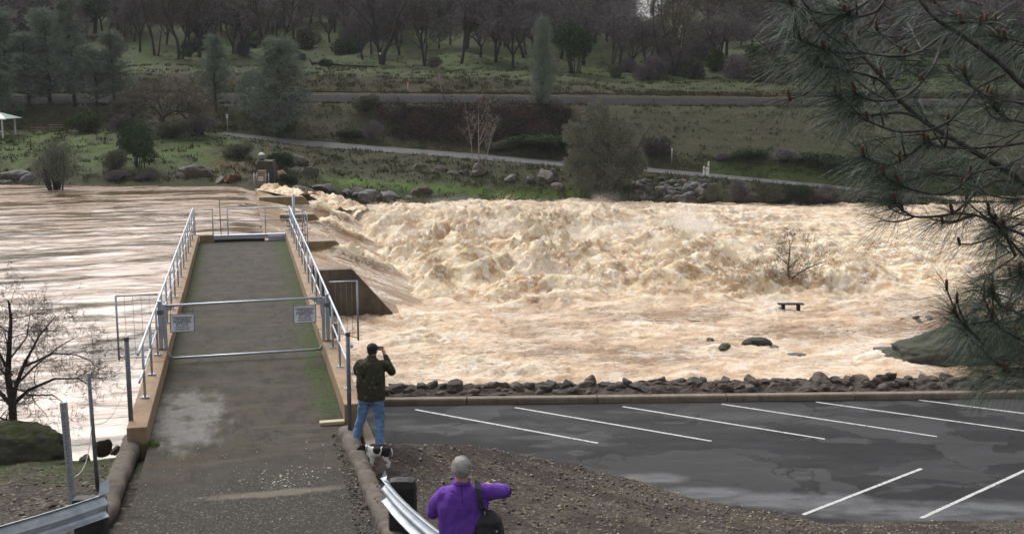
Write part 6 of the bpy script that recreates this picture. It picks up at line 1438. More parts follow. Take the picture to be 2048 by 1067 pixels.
def camo(t, c):
    a = t.noise(t.map(c, (1, 1, .7)), 6.5, 3, .6, 1.2); b = t.noise(t.map(c, (1, 1, .6), (0, 0, 0), (3, 7, 1)), 10, 3, .6, 1.5); d = t.noise(t.map(c, (1, 1, .8), (0, 0, 0), (9, 2, 5)), 22, 3)
    g = t.mix(t.step(a, .47, .50), (.10, .080, .052), (.022, .019, .015)); g = t.mix(t.step(b, .52, .54), g, (.13, .108, .078)); g = t.mix(t.step(b, .40, .38), g, (.050, .052, .028)); g = t.mix(t.step(d, .62, .65), g, (.16, .14, .11)); t.set('Base Color', g)
def jean(t, c):
    a = t.noise(t.map(c, (1, 1, .4)), 7, 4, .6); g = t.mix(t.step(a, .35, .65), (.10, .19, .36), (.20, .32, .52)); g = t.mix(t.math('MULTIPLY', t.step(t.noise(c, 120, 2), .4, .7), .3), g, (.2, .3, .45)); t.set('Base Color', g)
def purple(t, c):
    a = t.noise(c, 6, 3); t.set('Base Color', t.mix(t.step(a, .3, .7), (.125, .042, .32), (.17, .070, .40)))
def hair(t, c):
    a = t.noise(t.map(c, (1, 1, .3)), 60, 4, .7); b = t.noise(c, 9, 3); g = t.mix(t.step(a, .3, .7), (.17, .16, .155), (.56, .54, .52)); t.set('Base Color', t.mix(t.step(b, .4, .7), g, (.5, .48, .46)))
def skin(t, c):
    a = t.noise(c, 14, 3); t.set('Base Color', t.mix(t.step(a, .3, .7), (.42, .22, .15), (.52, .29, .20)))
M_['camo'] = clothmat('camouflage_jacket_cloth', camo); M_['jean'] = clothmat('faded_blue_denim', jean); M_['purple'] = clothmat('purple_fleece', purple); M_['hair'] = clothmat('short_grey_hair', hair)
t = NT('skin', .55, .4); skin(t, t.coord('Object')); t.set('Subsurface Weight', .08); M_['skin'] = t.m
M_['cap'] = simple('black_cap_cloth', (.010, .010, .014), (.018, .018, .026), 30, .85, 0, .2); M_['bagc'] = simple('black_nylon', (.008, .008, .010), (.016, .016, .02), 30, .55, 0, .3); M_['shoe'] = simple('brown_leather_shoe', (.05, .032, .024), (.09, .06, .045), 12, .6)
def head(bm, c, yaw, pitch=0.0, s=1.0):
    """head with brow, nose, mouth, chin and ears; faces +y turned by yaw"""
    Rm = Matrix.Translation(c) @ Matrix.Rotation(yaw, 4, 'Z') @ Matrix.Rotation(pitch, 4, 'X')
    def e(p, r, sub=3): 
        M = Rm @ Matrix.Translation(Vector(p) * s) @ Matrix.Diagonal((r[0] * s, r[1] * s, r[2] * s, 1)); bmesh.ops.create_icosphere(bm, subdivisions=sub, radius=1.0, matrix=M)
    e((0, -.012, .03), (.077, .096, .092)); e((0, .03, -.035), (.058, .062, .078)); e((0, .066, -.088), (.030, .026, .024), 2)
    e((0, .098, -.018), (.013, .020, .026), 2); e((0, .085, .022), (.048, .014, .014), 2); e((0, .088, -.056), (.026, .012, .008), 2); e((0, .086, -.068), (.022, .012, .007), 2)
    for sx in (-1, 1):
        e((sx * .078, -.008, -.012), (.010, .020, .032), 2); e((sx * .030, .084, .006), (.014, .010, .010), 2); e((sx * .045, .060, -.02), (.022, .022, .02), 2)
    return Rm
def hand(bm, wrist, d, up, side, curl=.8, s=1.0):
    """palm + four fingers + thumb: d = direction of the hand, up = back of the hand, side = +1 thumb towards d x up"""
    d = Vector(d).normalized(); up = (Vector(up) - d * Vector(up).dot(d)).normalized(); sd = d.cross(up) * side; w = Vector(wrist)
    for j in range(5): limb(bm, [w + d * .01 + sd * (.030 - .015 * j) * .6 * s, w + d * .085 * s + sd * (.034 - .017 * j) * s], [.017 * s, .013 * s])
    for j, L in enumerate((.070, .078, .073, .058)):
        p = w + d * .088 * s + sd * (.032 - .021 * j) * s; pts = [p]; a = 0; dd = d
        for q in range(3):
            a += curl * (.55, .75, .5)[q]; dd = (d * math.cos(a) - up * math.sin(a)); p = p + dd * L * s * (.45, .32, .23)[q]; pts.append(p)
        limb(bm, pts, [.0088 * s, .0084 * s, .0078 * s, .0068 * s])
    p = w + d * .025 * s + sd * .034 * s; t1 = (sd * .75 + d * .65 - up * .2).normalized(); p1 = p + t1 * .042 * s; t2 = (d * .8 + sd * .2 - up * .5).normalized(); limb(bm, [p, p1, p1 + t2 * .032 * s, p1 + t2 * .052 * s], [.013 * s, .011 * s, .0095 * s, .008 * s])

# ---- man in the camouflage jacket
mp = at_z(744, 891, .0); man = empty('person', mp, 0, 'person in camouflage jacket, jeans and black cap photographing the rapids, back turned', 'person')
YAW = -.35
def rot2(p, a, c=(0, 0)):
    x, y = p[0] - c[0], p[1] - c[1]; return Vector((c[0] + x * math.cos(a) - y * math.sin(a), c[1] + x * math.sin(a) + y * math.cos(a), p[2]))
shR = Vector((.215, .02, 1.43)); elR = Vector((.335, .17, 1.24)); wrR = Vector((.205, .30, 1.50))
shL = Vector((-.20, .02, 1.43)); elL = Vector((-.255, .24, 1.22)); wrL = Vector((.02, .34, 1.47))
hipL = Vector((-.10, .0, .90)); knL = Vector((-.17, .10, .50)); anL = Vector((-.285, .10, .13)); hipR = Vector((.10, 0, .90)); knR = Vector((.13, .05, .47)); anR = Vector((.13, .0, .08))
hc = Vector((.035, .06, 1.625))
bm = bmesh.new(); head(bm, hc, YAW, -.05); limb(bm, [(.02, .01, 1.44), (.03, .035, 1.56)], [.062, .058])
rings(bm, [(0, 0, .88, .15, .11), (0, 0, 1.0, .155, .115), (0, .01, 1.2, .165, .11), (0, .01, 1.34, .165, .10), (0, .01, 1.42, .10, .07)])
limb(bm, [shL + Vector((.04, 0, -.04)), elL, wrL], [.045, .040, .030]); limb(bm, [shR + Vector((-.04, 0, -.04)), elR, wrR], [.045, .040, .030]); limb(bm, [hipL, knL, anL, anL + Vector((0, .12, -.06))], [.085, .055, .04, .035]); limb(bm, [hipR, knR, anR, anR + Vector((0, .12, -.03))], [.085, .055, .04, .035])
hand(bm, wrR, (-.35, .35, .85), (.75, -.3, .4), 1, .75); hand(bm, wrL, (.3, .25, .9), (-.6, -.5, .3), -1, .75)
fuse('body', bm, .0075, 3, man, M_['skin'])
bm = bmesh.new(); rings(bm, [(0, 0, .80, .225, .155), (.0, 0, .84, .232, .165), (0, 0, .95, .232, .168), (0, 0, 1.12, .235, .165), (0, .01, 1.28, .24, .16), (0, .01, 1.40, .225, .145), (.01, .015, 1.47, .15, .115), (.02, .02, 1.515, .078, .078), (.02, .02, 1.545, .072, .074)])
limb(bm, [shL + Vector((.03, 0, -.03)), shL * .5 + elL * .5, elL, elL * .45 + wrL * .55, wrL * .93 + elL * .07], [.090, .080, .068, .057, .045]); limb(bm, [shR + Vector((-.03, 0, -.03)), shR * .5 + elR * .5, elR, elR * .45 + wrR * .55, wrR * .93 + elR * .07], [.090, .082, .070, .058, .045])
fuse('jacket', bm, .013, 6, man, M_['camo'], .016, 9, 3)
bm = bmesh.new(); limb(bm, [(0, .085, 1.535), (.02, .02, 1.548)], [.05, .05]); rings(bm, [(.02, .02, 1.50, .082, .082), (.02, .02, 1.555, .078, .080)]); fuse('collar', bm, .012, 3, man, M_['camo'])
bm = bmesh.new(); rings(bm, [(0, 0, .76, .17, .125), (0, 0, .85, .185, .135), (0, 0, .97, .18, .13)])
limb(bm, [hipL + Vector((0, 0, -.02)), hipL * .5 + knL * .5, knL, knL * .45 + anL * .55, anL + Vector((0, 0, -.03))], [.115, .098, .083, .073, .070]); limb(bm, [hipR + Vector((0, 0, -.02)), hipR * .5 + knR * .5, knR, knR * .45 + anR * .55, anR + Vector((0, 0, -.03))], [.115, .098, .085, .077, .076])
fuse('jeans', bm, .012, 5, man, M_['jean'], .014, 10, 5, stretch=(1, 1, 1.6))
for a, zz in ((anL, .02), (anR, -.03)):
    bm = bmesh.new(); limb(bm, [a + Vector((0, -.04, -.07)), a + Vector((0, .07, -.075)), a + Vector((0, .17, -.09))], [.048, .046, .038]); fuse('shoe', bm, .01, 3, man, M_['shoe'])
bm = bmesh.new(); Rm = Matrix.Translation(hc) @ Matrix.Rotation(YAW, 4, 'Z') @ Matrix.Rotation(-.05, 4, 'X')
bmesh.ops.create_icosphere(bm, subdivisions=3, radius=1, matrix=Rm @ Matrix.Translation((0, -.012, .045)) @ Matrix.Diagonal((.090, .108, .088, 1)))
bmesh.ops.delete(bm, geom=[v for v in bm.verts if (Rm.inverted() @ v.co).z < .012], context='VERTS'); bmesh.ops.solidify(bm, geom=bm.faces[:], thickness=.006); obj('cap', bm, M_['cap'], man, True)
capo = man.children[-1]
bm = bmesh.new(); vs = []
for k in range(9):
    a = math.pi * (k / 8); vs.append((math.cos(a) * .075, .075 + math.sin(a) * .085))
poly = [bm.verts.new(Rm @ Vector((x, y, .030 - .012 * (abs(x) / .075) ** 2))) for x, y in vs]; bm.faces.new(poly); bmesh.ops.solidify(bm, geom=bm.faces[:], thickness=.006); obj('cap_peak', bm, M_['cap'], capo)
bm = bmesh.new(); bmesh.ops.create_icosphere(bm, subdivisions=3, radius=1, matrix=Rm @ Matrix.Translation((0, -.022, .0)) @ Matrix.Diagonal((.080, .088, .085, 1))); bmesh.ops.delete(bm, geom=[v for v in bm.verts if (Rm.inverted() @ v.co).z < -.055 or (Rm.inverted() @ v.co).z > .03 or (Rm.inverted() @ v.co).y > .01], context='VERTS'); obj('hair', bm, simple('dark_hair', (.02, .015, .012), (.04, .03, .025), 40, .8), man, True)
cm = mp + Vector((.125, .36, 1.595)); e = empty('camera_device', cm, -.35, 'small black camera held up in front of the face by the person in camouflage', 'camera')
bm = bmesh.new(); box(bm, (0, 0, 0), (.115, .035, .065), bev=.006); obj('camera_body', bm, M_['black'], e); bm = bmesh.new(); tube(bm, [(.0, .015, 0), (0, .045, 0)], [.026, .022], 12); obj('lens', bm, M_['cap'], e)

# ---- man in purple, seen from behind, pointing a hidden hand to the right
q = at_Y(925, 915, 10.0); G0 = q.z - 1.76; m2 = empty('person', (q.x, q.y, G0), 0, 'grey haired person in purple pullover seen from behind, right elbow raised', 'person')
shR = Vector((.20, 0, 1.44)); elR = Vector((.40, .06, 1.40)); wrR = Vector((.30, .30, 1.36)); shL = Vector((-.20, 0, 1.42)); elL = Vector((-.275, .08, 1.20)); wrL = Vector((-.10, .28, 1.20)); hc = Vector((-.015, .035, 1.635))
bm = bmesh.new(); head(bm, hc, .05, -.12, 1.05); limb(bm, [(-.01, 0, 1.42), (-.012, .02, 1.56)], [.066, .062])
rings(bm, [(0, 0, .85, .16, .13), (0, 0, 1.0, .17, .14), (0, 0, 1.2, .17, .12), (0, 0, 1.33, .165, .10), (0, 0, 1.41, .10, .07)])
limb(bm, [shL + Vector((.05, 0, -.05)), elL, wrL], [.042, .038, .032]); limb(bm, [shR + Vector((-.05, 0, -.04)), elR, wrR], [.042, .038, .032])
for sx in (-1, 1): limb(bm, [(sx * .1, 0, .88), (sx * .11, .02, .48), (sx * .12, 0, .08), (sx * .13, .13, .04)], [.09, .06, .042, .036])
hand(bm, wrR, (-.6, .7, .1), (.3, .3, .9), 1, .6); hand(bm, wrL, (.6, .7, .3), (-.3, .2, .9), -1, .6)
fuse('body', bm, .0075, 3, m2, M_['skin'])
bm = bmesh.new(); rings(bm, [(0, -.0, .78, .215, .165), (0, 0, .9, .225, .175), (0, 0, 1.05, .228, .17), (0, 0, 1.2, .235, .165), (0, 0, 1.32, .242, .155), (-.005, 0, 1.41, .215, .135), (-.01, .005, 1.465, .135, .105), (-.012, .01, 1.50, .078, .080), (-.012, .012, 1.535, .070, .074)])
limb(bm, [shL + Vector((.03, 0, -.02)), shL * .5 + elL * .5 + Vector((-.015, 0, 0)), elL + Vector((-.01, 0, 0)), elL * .4 + wrL * .6, wrL], [.088, .080, .075, .062, .045]); limb(bm, [shR + Vector((-.03, 0, -.02)), shR * .5 + elR * .5, elR, elR * .4 + wrR * .6, wrR], [.085, .075, .072, .060, .046])
pull = fuse('pullover', bm, .012, 7, m2, M_['purple'], .024, 6.5, 8, stretch=(1.2, 1, .5))
bm = bmesh.new(); pts = [(-.012 + .003 * k, -.078 - .0165 * min(k, 3.2) - .0125 * max(0, k - 3.2), 1.53 - .032 * k) for k in range(6)]; tube(bm, pts, .0042, 6); obj('back_seam', bm, M_['cap'], pull)
bm = bmesh.new(); tube(bm, [(-.012 + .079 * math.cos(a), .010 + .083 * math.sin(a), 1.532 + .012 * math.sin(a)) for a in [2 * math.pi * k / 20 for k in range(21)]], .009, 6, cap=False); obj('collar', bm, M_['purple'], pull)
bm = bmesh.new(); rings(bm, [(0, 0, .78, .17, .14), (0, 0, .95, .17, .14)])
for sx in (-1, 1): limb(bm, [(sx * .1, 0, .86), (sx * .11, .02, .48), (sx * .12, 0, .1)], [.115, .085, .075])
fuse('trousers', bm, .014, 4, m2, simple('dark_trousers', (.02, .02, .025), (.035, .035, .04), 12, .9), .01)
for sx in (-1, 1): bm = bmesh.new(); limb(bm, [(sx * .12, -.05, .045), (sx * .125, .06, .045), (sx * .13, .17, .035)], [.045, .046, .036]); fuse('shoe', bm, .012, 3, m2, M_['shoe'])
bm = bmesh.new(); Rm = Matrix.Translation(hc) @ Matrix.Rotation(.05, 4, 'Z') @ Matrix.Rotation(-.12, 4, 'X')
ME = Rm @ Matrix.Translation((0, -.018, .030)) @ Matrix.Diagonal((.0875, .106, .104, 1)); bmesh.ops.create_icosphere(bm, subdivisions=5, radius=1, matrix=ME)
inv = Rm.inverted(); bmesh.ops.delete(bm, geom=[v for v in bm.verts if (inv @ v.co).z < (-.068 if (inv @ v.co).y < .0 else .03) or ((inv @ v.co).y > .055 and (inv @ v.co).z < .075) or (abs((inv @ v.co).x) > .07 and abs((inv @ v.co).y) < .03 and (inv @ v.co).z < .012)], context='VERTS')
for v in bm.verts: v.co += (v.co - hc).normalized() * (.004 * mnoise.fractal(v.co * 60, 1, 2, 2))
hr_ = obj('hair', bm, M_['hair'], m2, True)
rgh = np.random.default_rng(5); vv_ = np.array([v.co[:] for v in hr_.data.vertices]); k_ = rgh.integers(0, len(vv_), 5200); O_ = vv_[k_] + rgh.normal(0, .0025, (5200, 3)); D_ = (O_ - np.array(hc[:])); D_ /= np.linalg.norm(D_, axis=1, keepdims=True); D_ = D_ * .55 + np.array([0, -.25, -.65]) + rgh.normal(0, .28, D_.shape); D_ /= np.linalg.norm(D_, axis=1, keepdims=True)
link('strands', strips('strands', O_ - D_ * .003, D_, rgh.uniform(.010, .024, 5200), .0009, rgh), hr_, M_['hair'])
# shoulder bag
bgp = Vector((q.x, q.y, G0)); bgp = bgp + Vector((-.02, 0, .05)); e = empty('shoulder_bag', bgp, 0, 'black shoulder bag hanging on the back of the person in purple', 'bag')
bm = bmesh.new(); rings(bm, [(.275, -.10, .86, .13, .085), (.275, -.10, .90, .15, .10), (.272, -.10, 1.04, .15, .105), (.262, -.09, 1.14, .125, .09), (.25, -.08, 1.20, .075, .06), (.24, -.08, 1.225, .04, .035)]); b_ = fuse('bag_body', bm, .012, 4, e, M_['bagc'], .012, 8, 2)
bm = bmesh.new(); pts = [Vector(p) for p in ((.225, -.150, 1.22), (.205, -.172, 1.28), (.185, -.165, 1.36), (.168, -.120, 1.448), (.160, -.02, 1.492), (.160, .08, 1.455), (.18, .16, 1.33), (.22, .16, 1.2))]
for i, p in enumerate(pts):
    pass
Lw = .026; rr = []
for i, p in enumerate(pts):
    d = (pts[min(i + 1, len(pts) - 1)] - pts[max(i - 1, 0)]).normalized(); nrm = (p - Vector((.08, 0, p.z - .12))).normalized(); s_ = d.cross(nrm).normalized(); nn = s_.cross(d).normalized() * .004
    rr.append([bm.verts.new(p + s_ * Lw + nn), bm.verts.new(p - s_ * Lw + nn), bm.verts.new(p - s_ * Lw - nn), bm.verts.new(p + s_ * Lw - nn)])
for a, b in zip(rr, rr[1:]):
    for k in range(4): bm.faces.new((a[k], a[(k + 1) % 4], b[(k + 1) % 4], b[k]))
obj('strap', bm, M_['bagc'], e)
bm = bmesh.new(); box(bm, (.233, -.178, 1.235), (.012, .012, .03), bev=.003); obj('buckle', bm, M_['galv'], e)
bm = bmesh.new(); box(bm, (.345, -.195, 1.06), (.016, .008, .012), bev=.002); obj('zip_pull', bm, M_['white'], b_)
bm = bmesh.new(); tube(bm, [(.15, -.185, 1.10), (.22, -.208, 1.125), (.30, -.212, 1.12), (.38, -.18, 1.09)], .005, 5); obj('zip', bm, M_['cap'], b_)

# ---- the dog, facing left, head lowered
dp = at_z(757, 934, .0); dog = empty('dog', dp, .05, 'small white terrier with black head and black patches standing by the curb', 'dog')
sc = 1.0
bm = bmesh.new()
def E(p, r): ell(bm, Vector(p), r, None, 3)
# body along x: chest at -x, rump at +x
E((-.085, 0, .215), (.085, .062, .078)); E((-.01, 0, .222), (.085, .058, .066)); E((.075, 0, .228), (.082, .056, .064)); E((.125, 0, .225), (.055, .052, .062))
limb(bm, [(-.11, 0, .24), (-.165, 0, .275), (-.20, 0, .285)], [.052, .042, .040])
E((-.222, .0, .290), (.046, .040, .040)); limb(bm, [(-.24, 0, .280), (-.275, 0, .266), (-.292, 0, .262)], [.028, .020, .015])
for sy in (-1, 1):
    E((-.20, sy * .034, .318), (.018, .007, .022)); E((-.193, sy * .042, .302), (.014, .007, .02))
fl = [(-.105, -.035), (-.085, .035)]
for (x, y) in fl: limb(bm, [(x, y, .19), (x + .012, y, .12), (x + .004, y, .065), (x, y, .02), (x - .016, y, .012)], [.034, .021, .014, .013, .012])
for (x, y) in ((.135, -.035), (.112, .035)): limb(bm, [(x - .01, y, .20), (x - .028, y, .125), (x + .028, y, .078), (x + .018, y, .022), (x + .0, y, .012)], [.043, .028, .014, .013, .012])
limb(bm, [(.165, 0, .255), (.190, 0, .245), (.200, 0, .20), (.194, 0, .16)], [.016, .012, .010, .006])
t1 = NT('white_dog_fur', .9, .2); t1.set('Base Color', t1.mix(t1.step(t1.noise(t1.coord(), 40, 3), .3, .7), (.72, .69, .66), (.86, .84, .82))); t1.bump(t1.noise(t1.map(t1.coord(), (1, 3, 3)), 90, 3), .6, .01)
t2 = NT('black_dog_fur', .8, .3); t2.set('Base Color', t2.mix(t2.step(t2.noise(t2.coord(), 40, 3), .3, .7), (.010, .009, .009), (.025, .022, .022))); t2.bump(t2.noise(t2.map(t2.coord(), (1, 3, 3)), 90, 3), .6, .01)
def pick(c):
    w_ = .014 * mnoise.noise(c * 30)
    if c.x < -.172 + w_: return 1
    if ((c.x + .015) / .055) ** 2 + ((c.z - .262) / .055) ** 2 < 1 + w_ * 20: return 1
    if c.x > .05 + w_ and c.z > .165 + .1 * max(0, (.10 - c.x)) + w_ and c.x < .178: return 1
    return 0
fuse('body', bm, .0052, 3, dog, [t1.m, t2.m], 0, pick=pick)
bm = bmesh.new(); tube(bm, [(-.150 + .006 * math.cos(a), .046 * math.cos(a), .262 + .046 * math.sin(a)) for a in [2 * math.pi * k / 18 for k in range(19)]], .0065, 6, cap=False); obj('collar', bm, M_['cap'], dog)
dog.scale = (1.12, 1.12, 1.18)
# ================================================================== the near pine reaching in from the right
rg = np.random.default_rng(77); rnd = random.Random(77)
t = NT('pine_bark', .85, .3); c = t.pos(); a = t.noise(t.map(c, (1, 1, 1)), 28, 4, .7)
t.set('Base Color', t.mix(t.step(a, .35, .65), (.050, .042, .038), (.17, .155, .145))); t.bump(a, .8, .01); M_['pinebark'] = t.m
t = NT('pine_needles', .5, .4); c = t.pos(); a = t.noise(c, 1.6, 3); b = t.noise(c, 30, 2)
g = t.mix(t.step(a, .35, .65), (.045, .072, .048), (.085, .12, .085)); g = t.mix(t.math('MULTIPLY', t.step(b, .5, .75), .5), g, (.10, .11, .065)); t.set('Base Color', g); M_['pineneedle'] = t.m
M_['bud'] = simple('red_brown_pine_buds', (.085, .028, .018), (.15, .055, .035), 40, .8, 0, .3)
pine = empty('pine_tree', at_Y(2330, 900, 6.6), 0, 'near pine with long drooping needles and red brown buds hanging in from the right edge', 'tree'); P0 = pine.location.copy()
def W(px, py, Y): return at_Y(px, py, Y) - P0
limbs = [ # main limbs: (points, r0, r1)
    ([(2330, 540, 6.6), (2180, 450, 6.4), (2048, 366, 6.2), (2006, 336, 6.15), (1924, 289, 6.05), (1847, 241, 6.0), (1803, 203, 5.95), (1760, 150, 5.9), (1726, 112, 5.9), (1687, 65, 5.85), (1655, 20, 5.8), (1630, -30, 5.8)], .022, .005),
    ([(2330, 380, 6.6), (2180, 270, 6.3), (2048, 172, 6.0), (2010, 134, 5.9), (1950, 88, 5.8), (1907, 60, 5.75), (1875, 40, 5.7), (1847, 10, 5.7), (1820, -30, 5.7)], .019, .008),
    ([(2330, 700, 6.6), (2200, 700, 6.3), (2100, 720, 6.1), (2048, 735, 6.0), (2000, 730, 5.9), (1960, 690, 5.8)], .017, .005),
    ([(2330, 560, 6.6), (2200, 560, 6.2), (2120, 540, 6.0), (2060, 520, 5.9), (2020, 480, 5.8), (1990, 440, 5.75)], .015, .005),
    ([(2330, 120, 6.6), (2200, 60, 6.2), (2100, 0, 6.0), (2040, -40, 5.9)], .026, .012)]
twigs = [ # (points, r) ending in a tuft
    [(2048, 365, 6.15), (2013, 337, 6.1), (1963, 341, 6.0), (1937, 353, 5.9), (1920, 371, 5.85), (1890, 387, 5.8), (1850, 385, 5.75), (1808, 372, 5.7), (1795, 365, 5.7)],
    [(2020, 360, 6.1), (1990, 362, 6), (1955, 382, 5.9), (1925, 412, 5.8), (1900, 428, 5.75), (1860, 433, 5.7), (1830, 433, 5.7), (1805, 420, 5.7), (1790, 405, 5.7)],
    [(1900, 275, 6.0), (1860, 280, 5.95), (1800, 322, 5.85), (1760, 328, 5.8), (1728, 312, 5.75)],
    [(2048, 285, 6.2), (2000, 292, 6.1), (1930, 296, 6.05), (1880, 293, 5.95), (1850, 285, 5.9)],
    [(2010, 148, 5.9), (1960, 172, 5.8), (1945, 188, 5.8), (1905, 236, 5.8), (1870, 256, 5.8), (1840, 262, 5.8), (1790, 262, 5.8), (1735, 240, 5.75), (1700, 212, 5.7), (1672, 190, 5.7)],
    [(1895, 68, 5.8), (1870, 82, 5.75), (1835, 105, 5.7), (1790, 113, 5.7), (1735, 107, 5.7), (1680, 105, 5.65), (1648, 100, 5.6)],
    [(1893, 70, 5.8), (1878, 105, 5.75), (1865, 135, 5.7), (1830, 178, 5.7), (1795, 198, 5.65), (1745, 200, 5.6), (1710, 185, 5.6)],
    [(1740, 0, 5.7), (1700, 22, 5.6), (1655, 28, 5.6), (1600, 15, 5.55), (1582, 8, 5.5)],
    [(1775, -10, 5.7), (1755, 20, 5.7), (1720, 32, 5.65), (1690, 30, 5.6)],
    [(1728, 112, 5.9), (1690, 118, 5.8), (1640, 95, 5.7), (1600, 78, 5.6), (1590, 60, 5.6)],
    [(1800, 205, 5.95), (1760, 160, 5.8), (1690, 140, 5.7), (1640, 130, 5.7)],
    [(2008, 30, 5.8), (1985, 45, 5.75), (1960, 46, 5.7), (1925, 45, 5.7)],
    [(2048, 208, 6), (2000, 195, 5.9), (1955, 182, 5.8), (1930, 150, 5.75)],
    [(2100, 260, 6.1), (2048, 245, 6), (2010, 235, 5.9), (1990, 215, 5.85)],
    [(2048, 470, 6.0), (2020, 458, 5.9), (1985, 445, 5.8), (1950, 430, 5.75), (1905, 425, 5.7)],
    [(2030, 510, 5.9), (2010, 470, 5.8), (1995, 450, 5.8), (1978, 425, 5.8)],
    [(2060, 640, 6.0), (2030, 622, 5.9), (2000, 610, 5.8), (1985, 585, 5.75)],
    [(2070, 690, 6.0), (2030, 672, 5.9), (1995, 650, 5.8), (1985, 635, 5.75)],
    [(1970, 690, 5.85), (1945, 665, 5.8), (1925, 645, 5.75), (1910, 625, 5.7)],
    [(2100, 110, 6.1), (2060, 90, 6), (2030, 80, 5.9), (2000, 75, 5.9)],
    [(1690, 68, 5.85), (1650, 55, 5.75), (1610, 35, 5.7)],
    [(2100, 600, 6.0), (2060, 570, 5.9), (2040, 545, 5.85)],
    [(2100, 780, 6.0), (2050, 745, 5.9), (2010, 740, 5.85)],
    [(2120, 400, 6.1), (2070, 395, 6.0), (2030, 400, 5.9)],
    [(1835, 235, 6.0), (1800, 225, 5.9), (1740, 230, 5.8), (1700, 225, 5.75)],
]
def smooth_path(P_, sub=5):
    out = []
    for i in range(len(P_) - 1):
        p0, p1, p2, p3 = P_[max(i - 1, 0)], P_[i], P_[i + 1], P_[min(i + 2, len(P_) - 1)]
        for k in range(sub):
            s = k / sub; out.append(.5 * ((2 * p1) + (p2 - p0) * s + (2 * p0 - 5 * p1 + 4 * p2 - p3) * s * s + (3 * p1 - p0 - 3 * p2 + p3) * s ** 3))
    out.append(P_[-1]); return out
NO, ND, NL = [], [], []
def tuft_at(p, d, n, L, droop=.55, spread=.75):
    for _ in range(n):
        v = Vector((rnd.gauss(0, 1), rnd.gauss(0, 1), rnd.gauss(0, 1))).normalized()
        dd = (d * 1.0 + v * spread + Vector((0, 0, -droop * rnd.random()))).normalized()
        NO.append(p + d * rnd.uniform(-.05, .01)); ND.append(dd); NL.append(L * rnd.uniform(.65, 1.1))
M_tr = bmesh.new()
for (pts, r0, r1) in limbs:
    P_ = [W(*q) for q in pts]; P_[0] = Vector((0, 0, P_[0].z - .05)); P_ = smooth_path(P_); n = len(P_); rr = [r0 + (r1 - r0) * i / (n - 1) for i in range(n)]
    b = bmesh.new(); tube(b, P_, rr, 9); o = obj('limb', b, M_['pinebark'], pine, True)
buds = 0
def bud(p, d, L=.055, r=.011):
    global buds
    if buds > 90: return
    buds += 1; b = bmesh.new(); d = d.normalized(); tube(b, [p - d * .01, p + d * L * .3, p + d * L * .8, p + d * L], [r * .8, r * 1.1, r, r * .35], 8); obj('bud', b, M_['bud'], pine, True)
for ti, pts in enumerate(twigs):
    P_ = smooth_path([W(*q) for q in pts]); n = len(P_); r0 = .0095; b = bmesh.new(); tube(b, P_, [r0 * (1 - .5 * i / (n - 1)) for i in range(n)], 7); obj('twig', b, M_['pinebark'], pine, True)
    end = P_[-1]; d = (P_[-1] - P_[-3]).normalized()
    tuft_at(end, d, 90, .25)
    for k in range(3):
        q = P_[-2 - 2 * k] if len(P_) > 8 else P_[-2]; tuft_at(q, (P_[-1] - P_[-3]).normalized(), 30, .23, .7, .95)
    bud(end, (d * .4 + Vector((0, 0, 1))), .055, .009)
    # side shoots
    for k in range(6):
        i = rnd.randrange(n // 4, n - 1); v = Vector((rnd.gauss(-.5, .6), rnd.gauss(0, .5), rnd.gauss(.05, .5))).normalized(); L = rnd.uniform(.12, .34); q = P_[i]; Q = [q]
        for j in range(4): v = (v + Vector((-.08, 0, .10 * j))).normalized(); q = q + v * L / 4; Q.append(q)
        b = bmesh.new(); tube(b, Q, [.006, .0055, .005, .0045, .004], 6); obj('twig', b, M_['pinebark'], pine, True) if k < 2 else b.free()
        if k >= 2:
            q = P_[i]
        tuft_at(q, v, 34, .24, .7, .8)
        if rnd.random() < .5: bud(q, v * .3 + Vector((0, 0, 1)), rnd.uniform(.035, .055), .008)
# fill: tufts on short shoots through the mass at the right
fill = []
for k in range(95):
    px = rnd.uniform(1640, 2120); py = rnd.uniform(-20, 380)
    if px < 1600 + max(0, py - 150) * .5: continue
    fill.append((px, py))
for k in range(120):
    py = rnd.uniform(430, 755); px = rnd.uniform(1975 - (45 if py > 560 else 0), 2130); fill.append((px, py))
V_ = []
for (px, py) in fill:
    p = W(px, py, rnd.uniform(5.9, 6.9)); v = Vector((rnd.gauss(-.7, .4), rnd.gauss(0, .4), rnd.gauss(-.1, .35))).normalized(); tuft_at(p, v, 46, .25, .6, .7)
    V_.append((p - v * .22, p))
segs = [(a_, b_, .006, .0045) for a_, b_ in V_]
sh_me = segs_mesh('fine_shoots', segs, 5)
# long needles with a gentle droop: three-segment ribbons
O = np.array([v[:] for v in NO]); D = np.array([v[:] for v in ND]); L = np.array(NL)[:, None]; n = len(O); print('needles', n)
S = np.cross(D, rg.normal(0, 1, (n, 3))); S /= np.linalg.norm(S, axis=1, keepdims=True); w_ = .00075
rows_ = []; g_ = np.array([0, 0, -1.0])
for k, (f, ww) in enumerate(((0, 1.0), (.35, 1.0), (.7, .85), (1.0, .3))):
    c_ = O + D * L * f + g_ * L * .22 * f * f; rows_ += [c_ - S * w_ * ww, c_ + S * w_ * ww]
V = np.stack(rows_, 1).reshape(-1, 3); base = np.arange(n)[:, None] * 8
Fq = np.concatenate([base + np.array([2 * k, 2 * k + 1, 2 * k + 3, 2 * k + 2]) for k in range(3)])
ns_ = len(sh_me.vertices); sv_ = np.empty(ns_ * 3, np.float32); sh_me.vertices.foreach_get('co', sv_); sf_ = np.array([list(p.vertices) for p in sh_me.polygons if len(p.vertices) == 4])
me = np_mesh('needles', np.concatenate([V, sv_.reshape(-1, 3)]), np.concatenate([Fq, sf_ + len(V)])); bpy.data.meshes.remove(sh_me)
link('needles', me, pine, [M_['pineneedle'], M_['pinebark']])
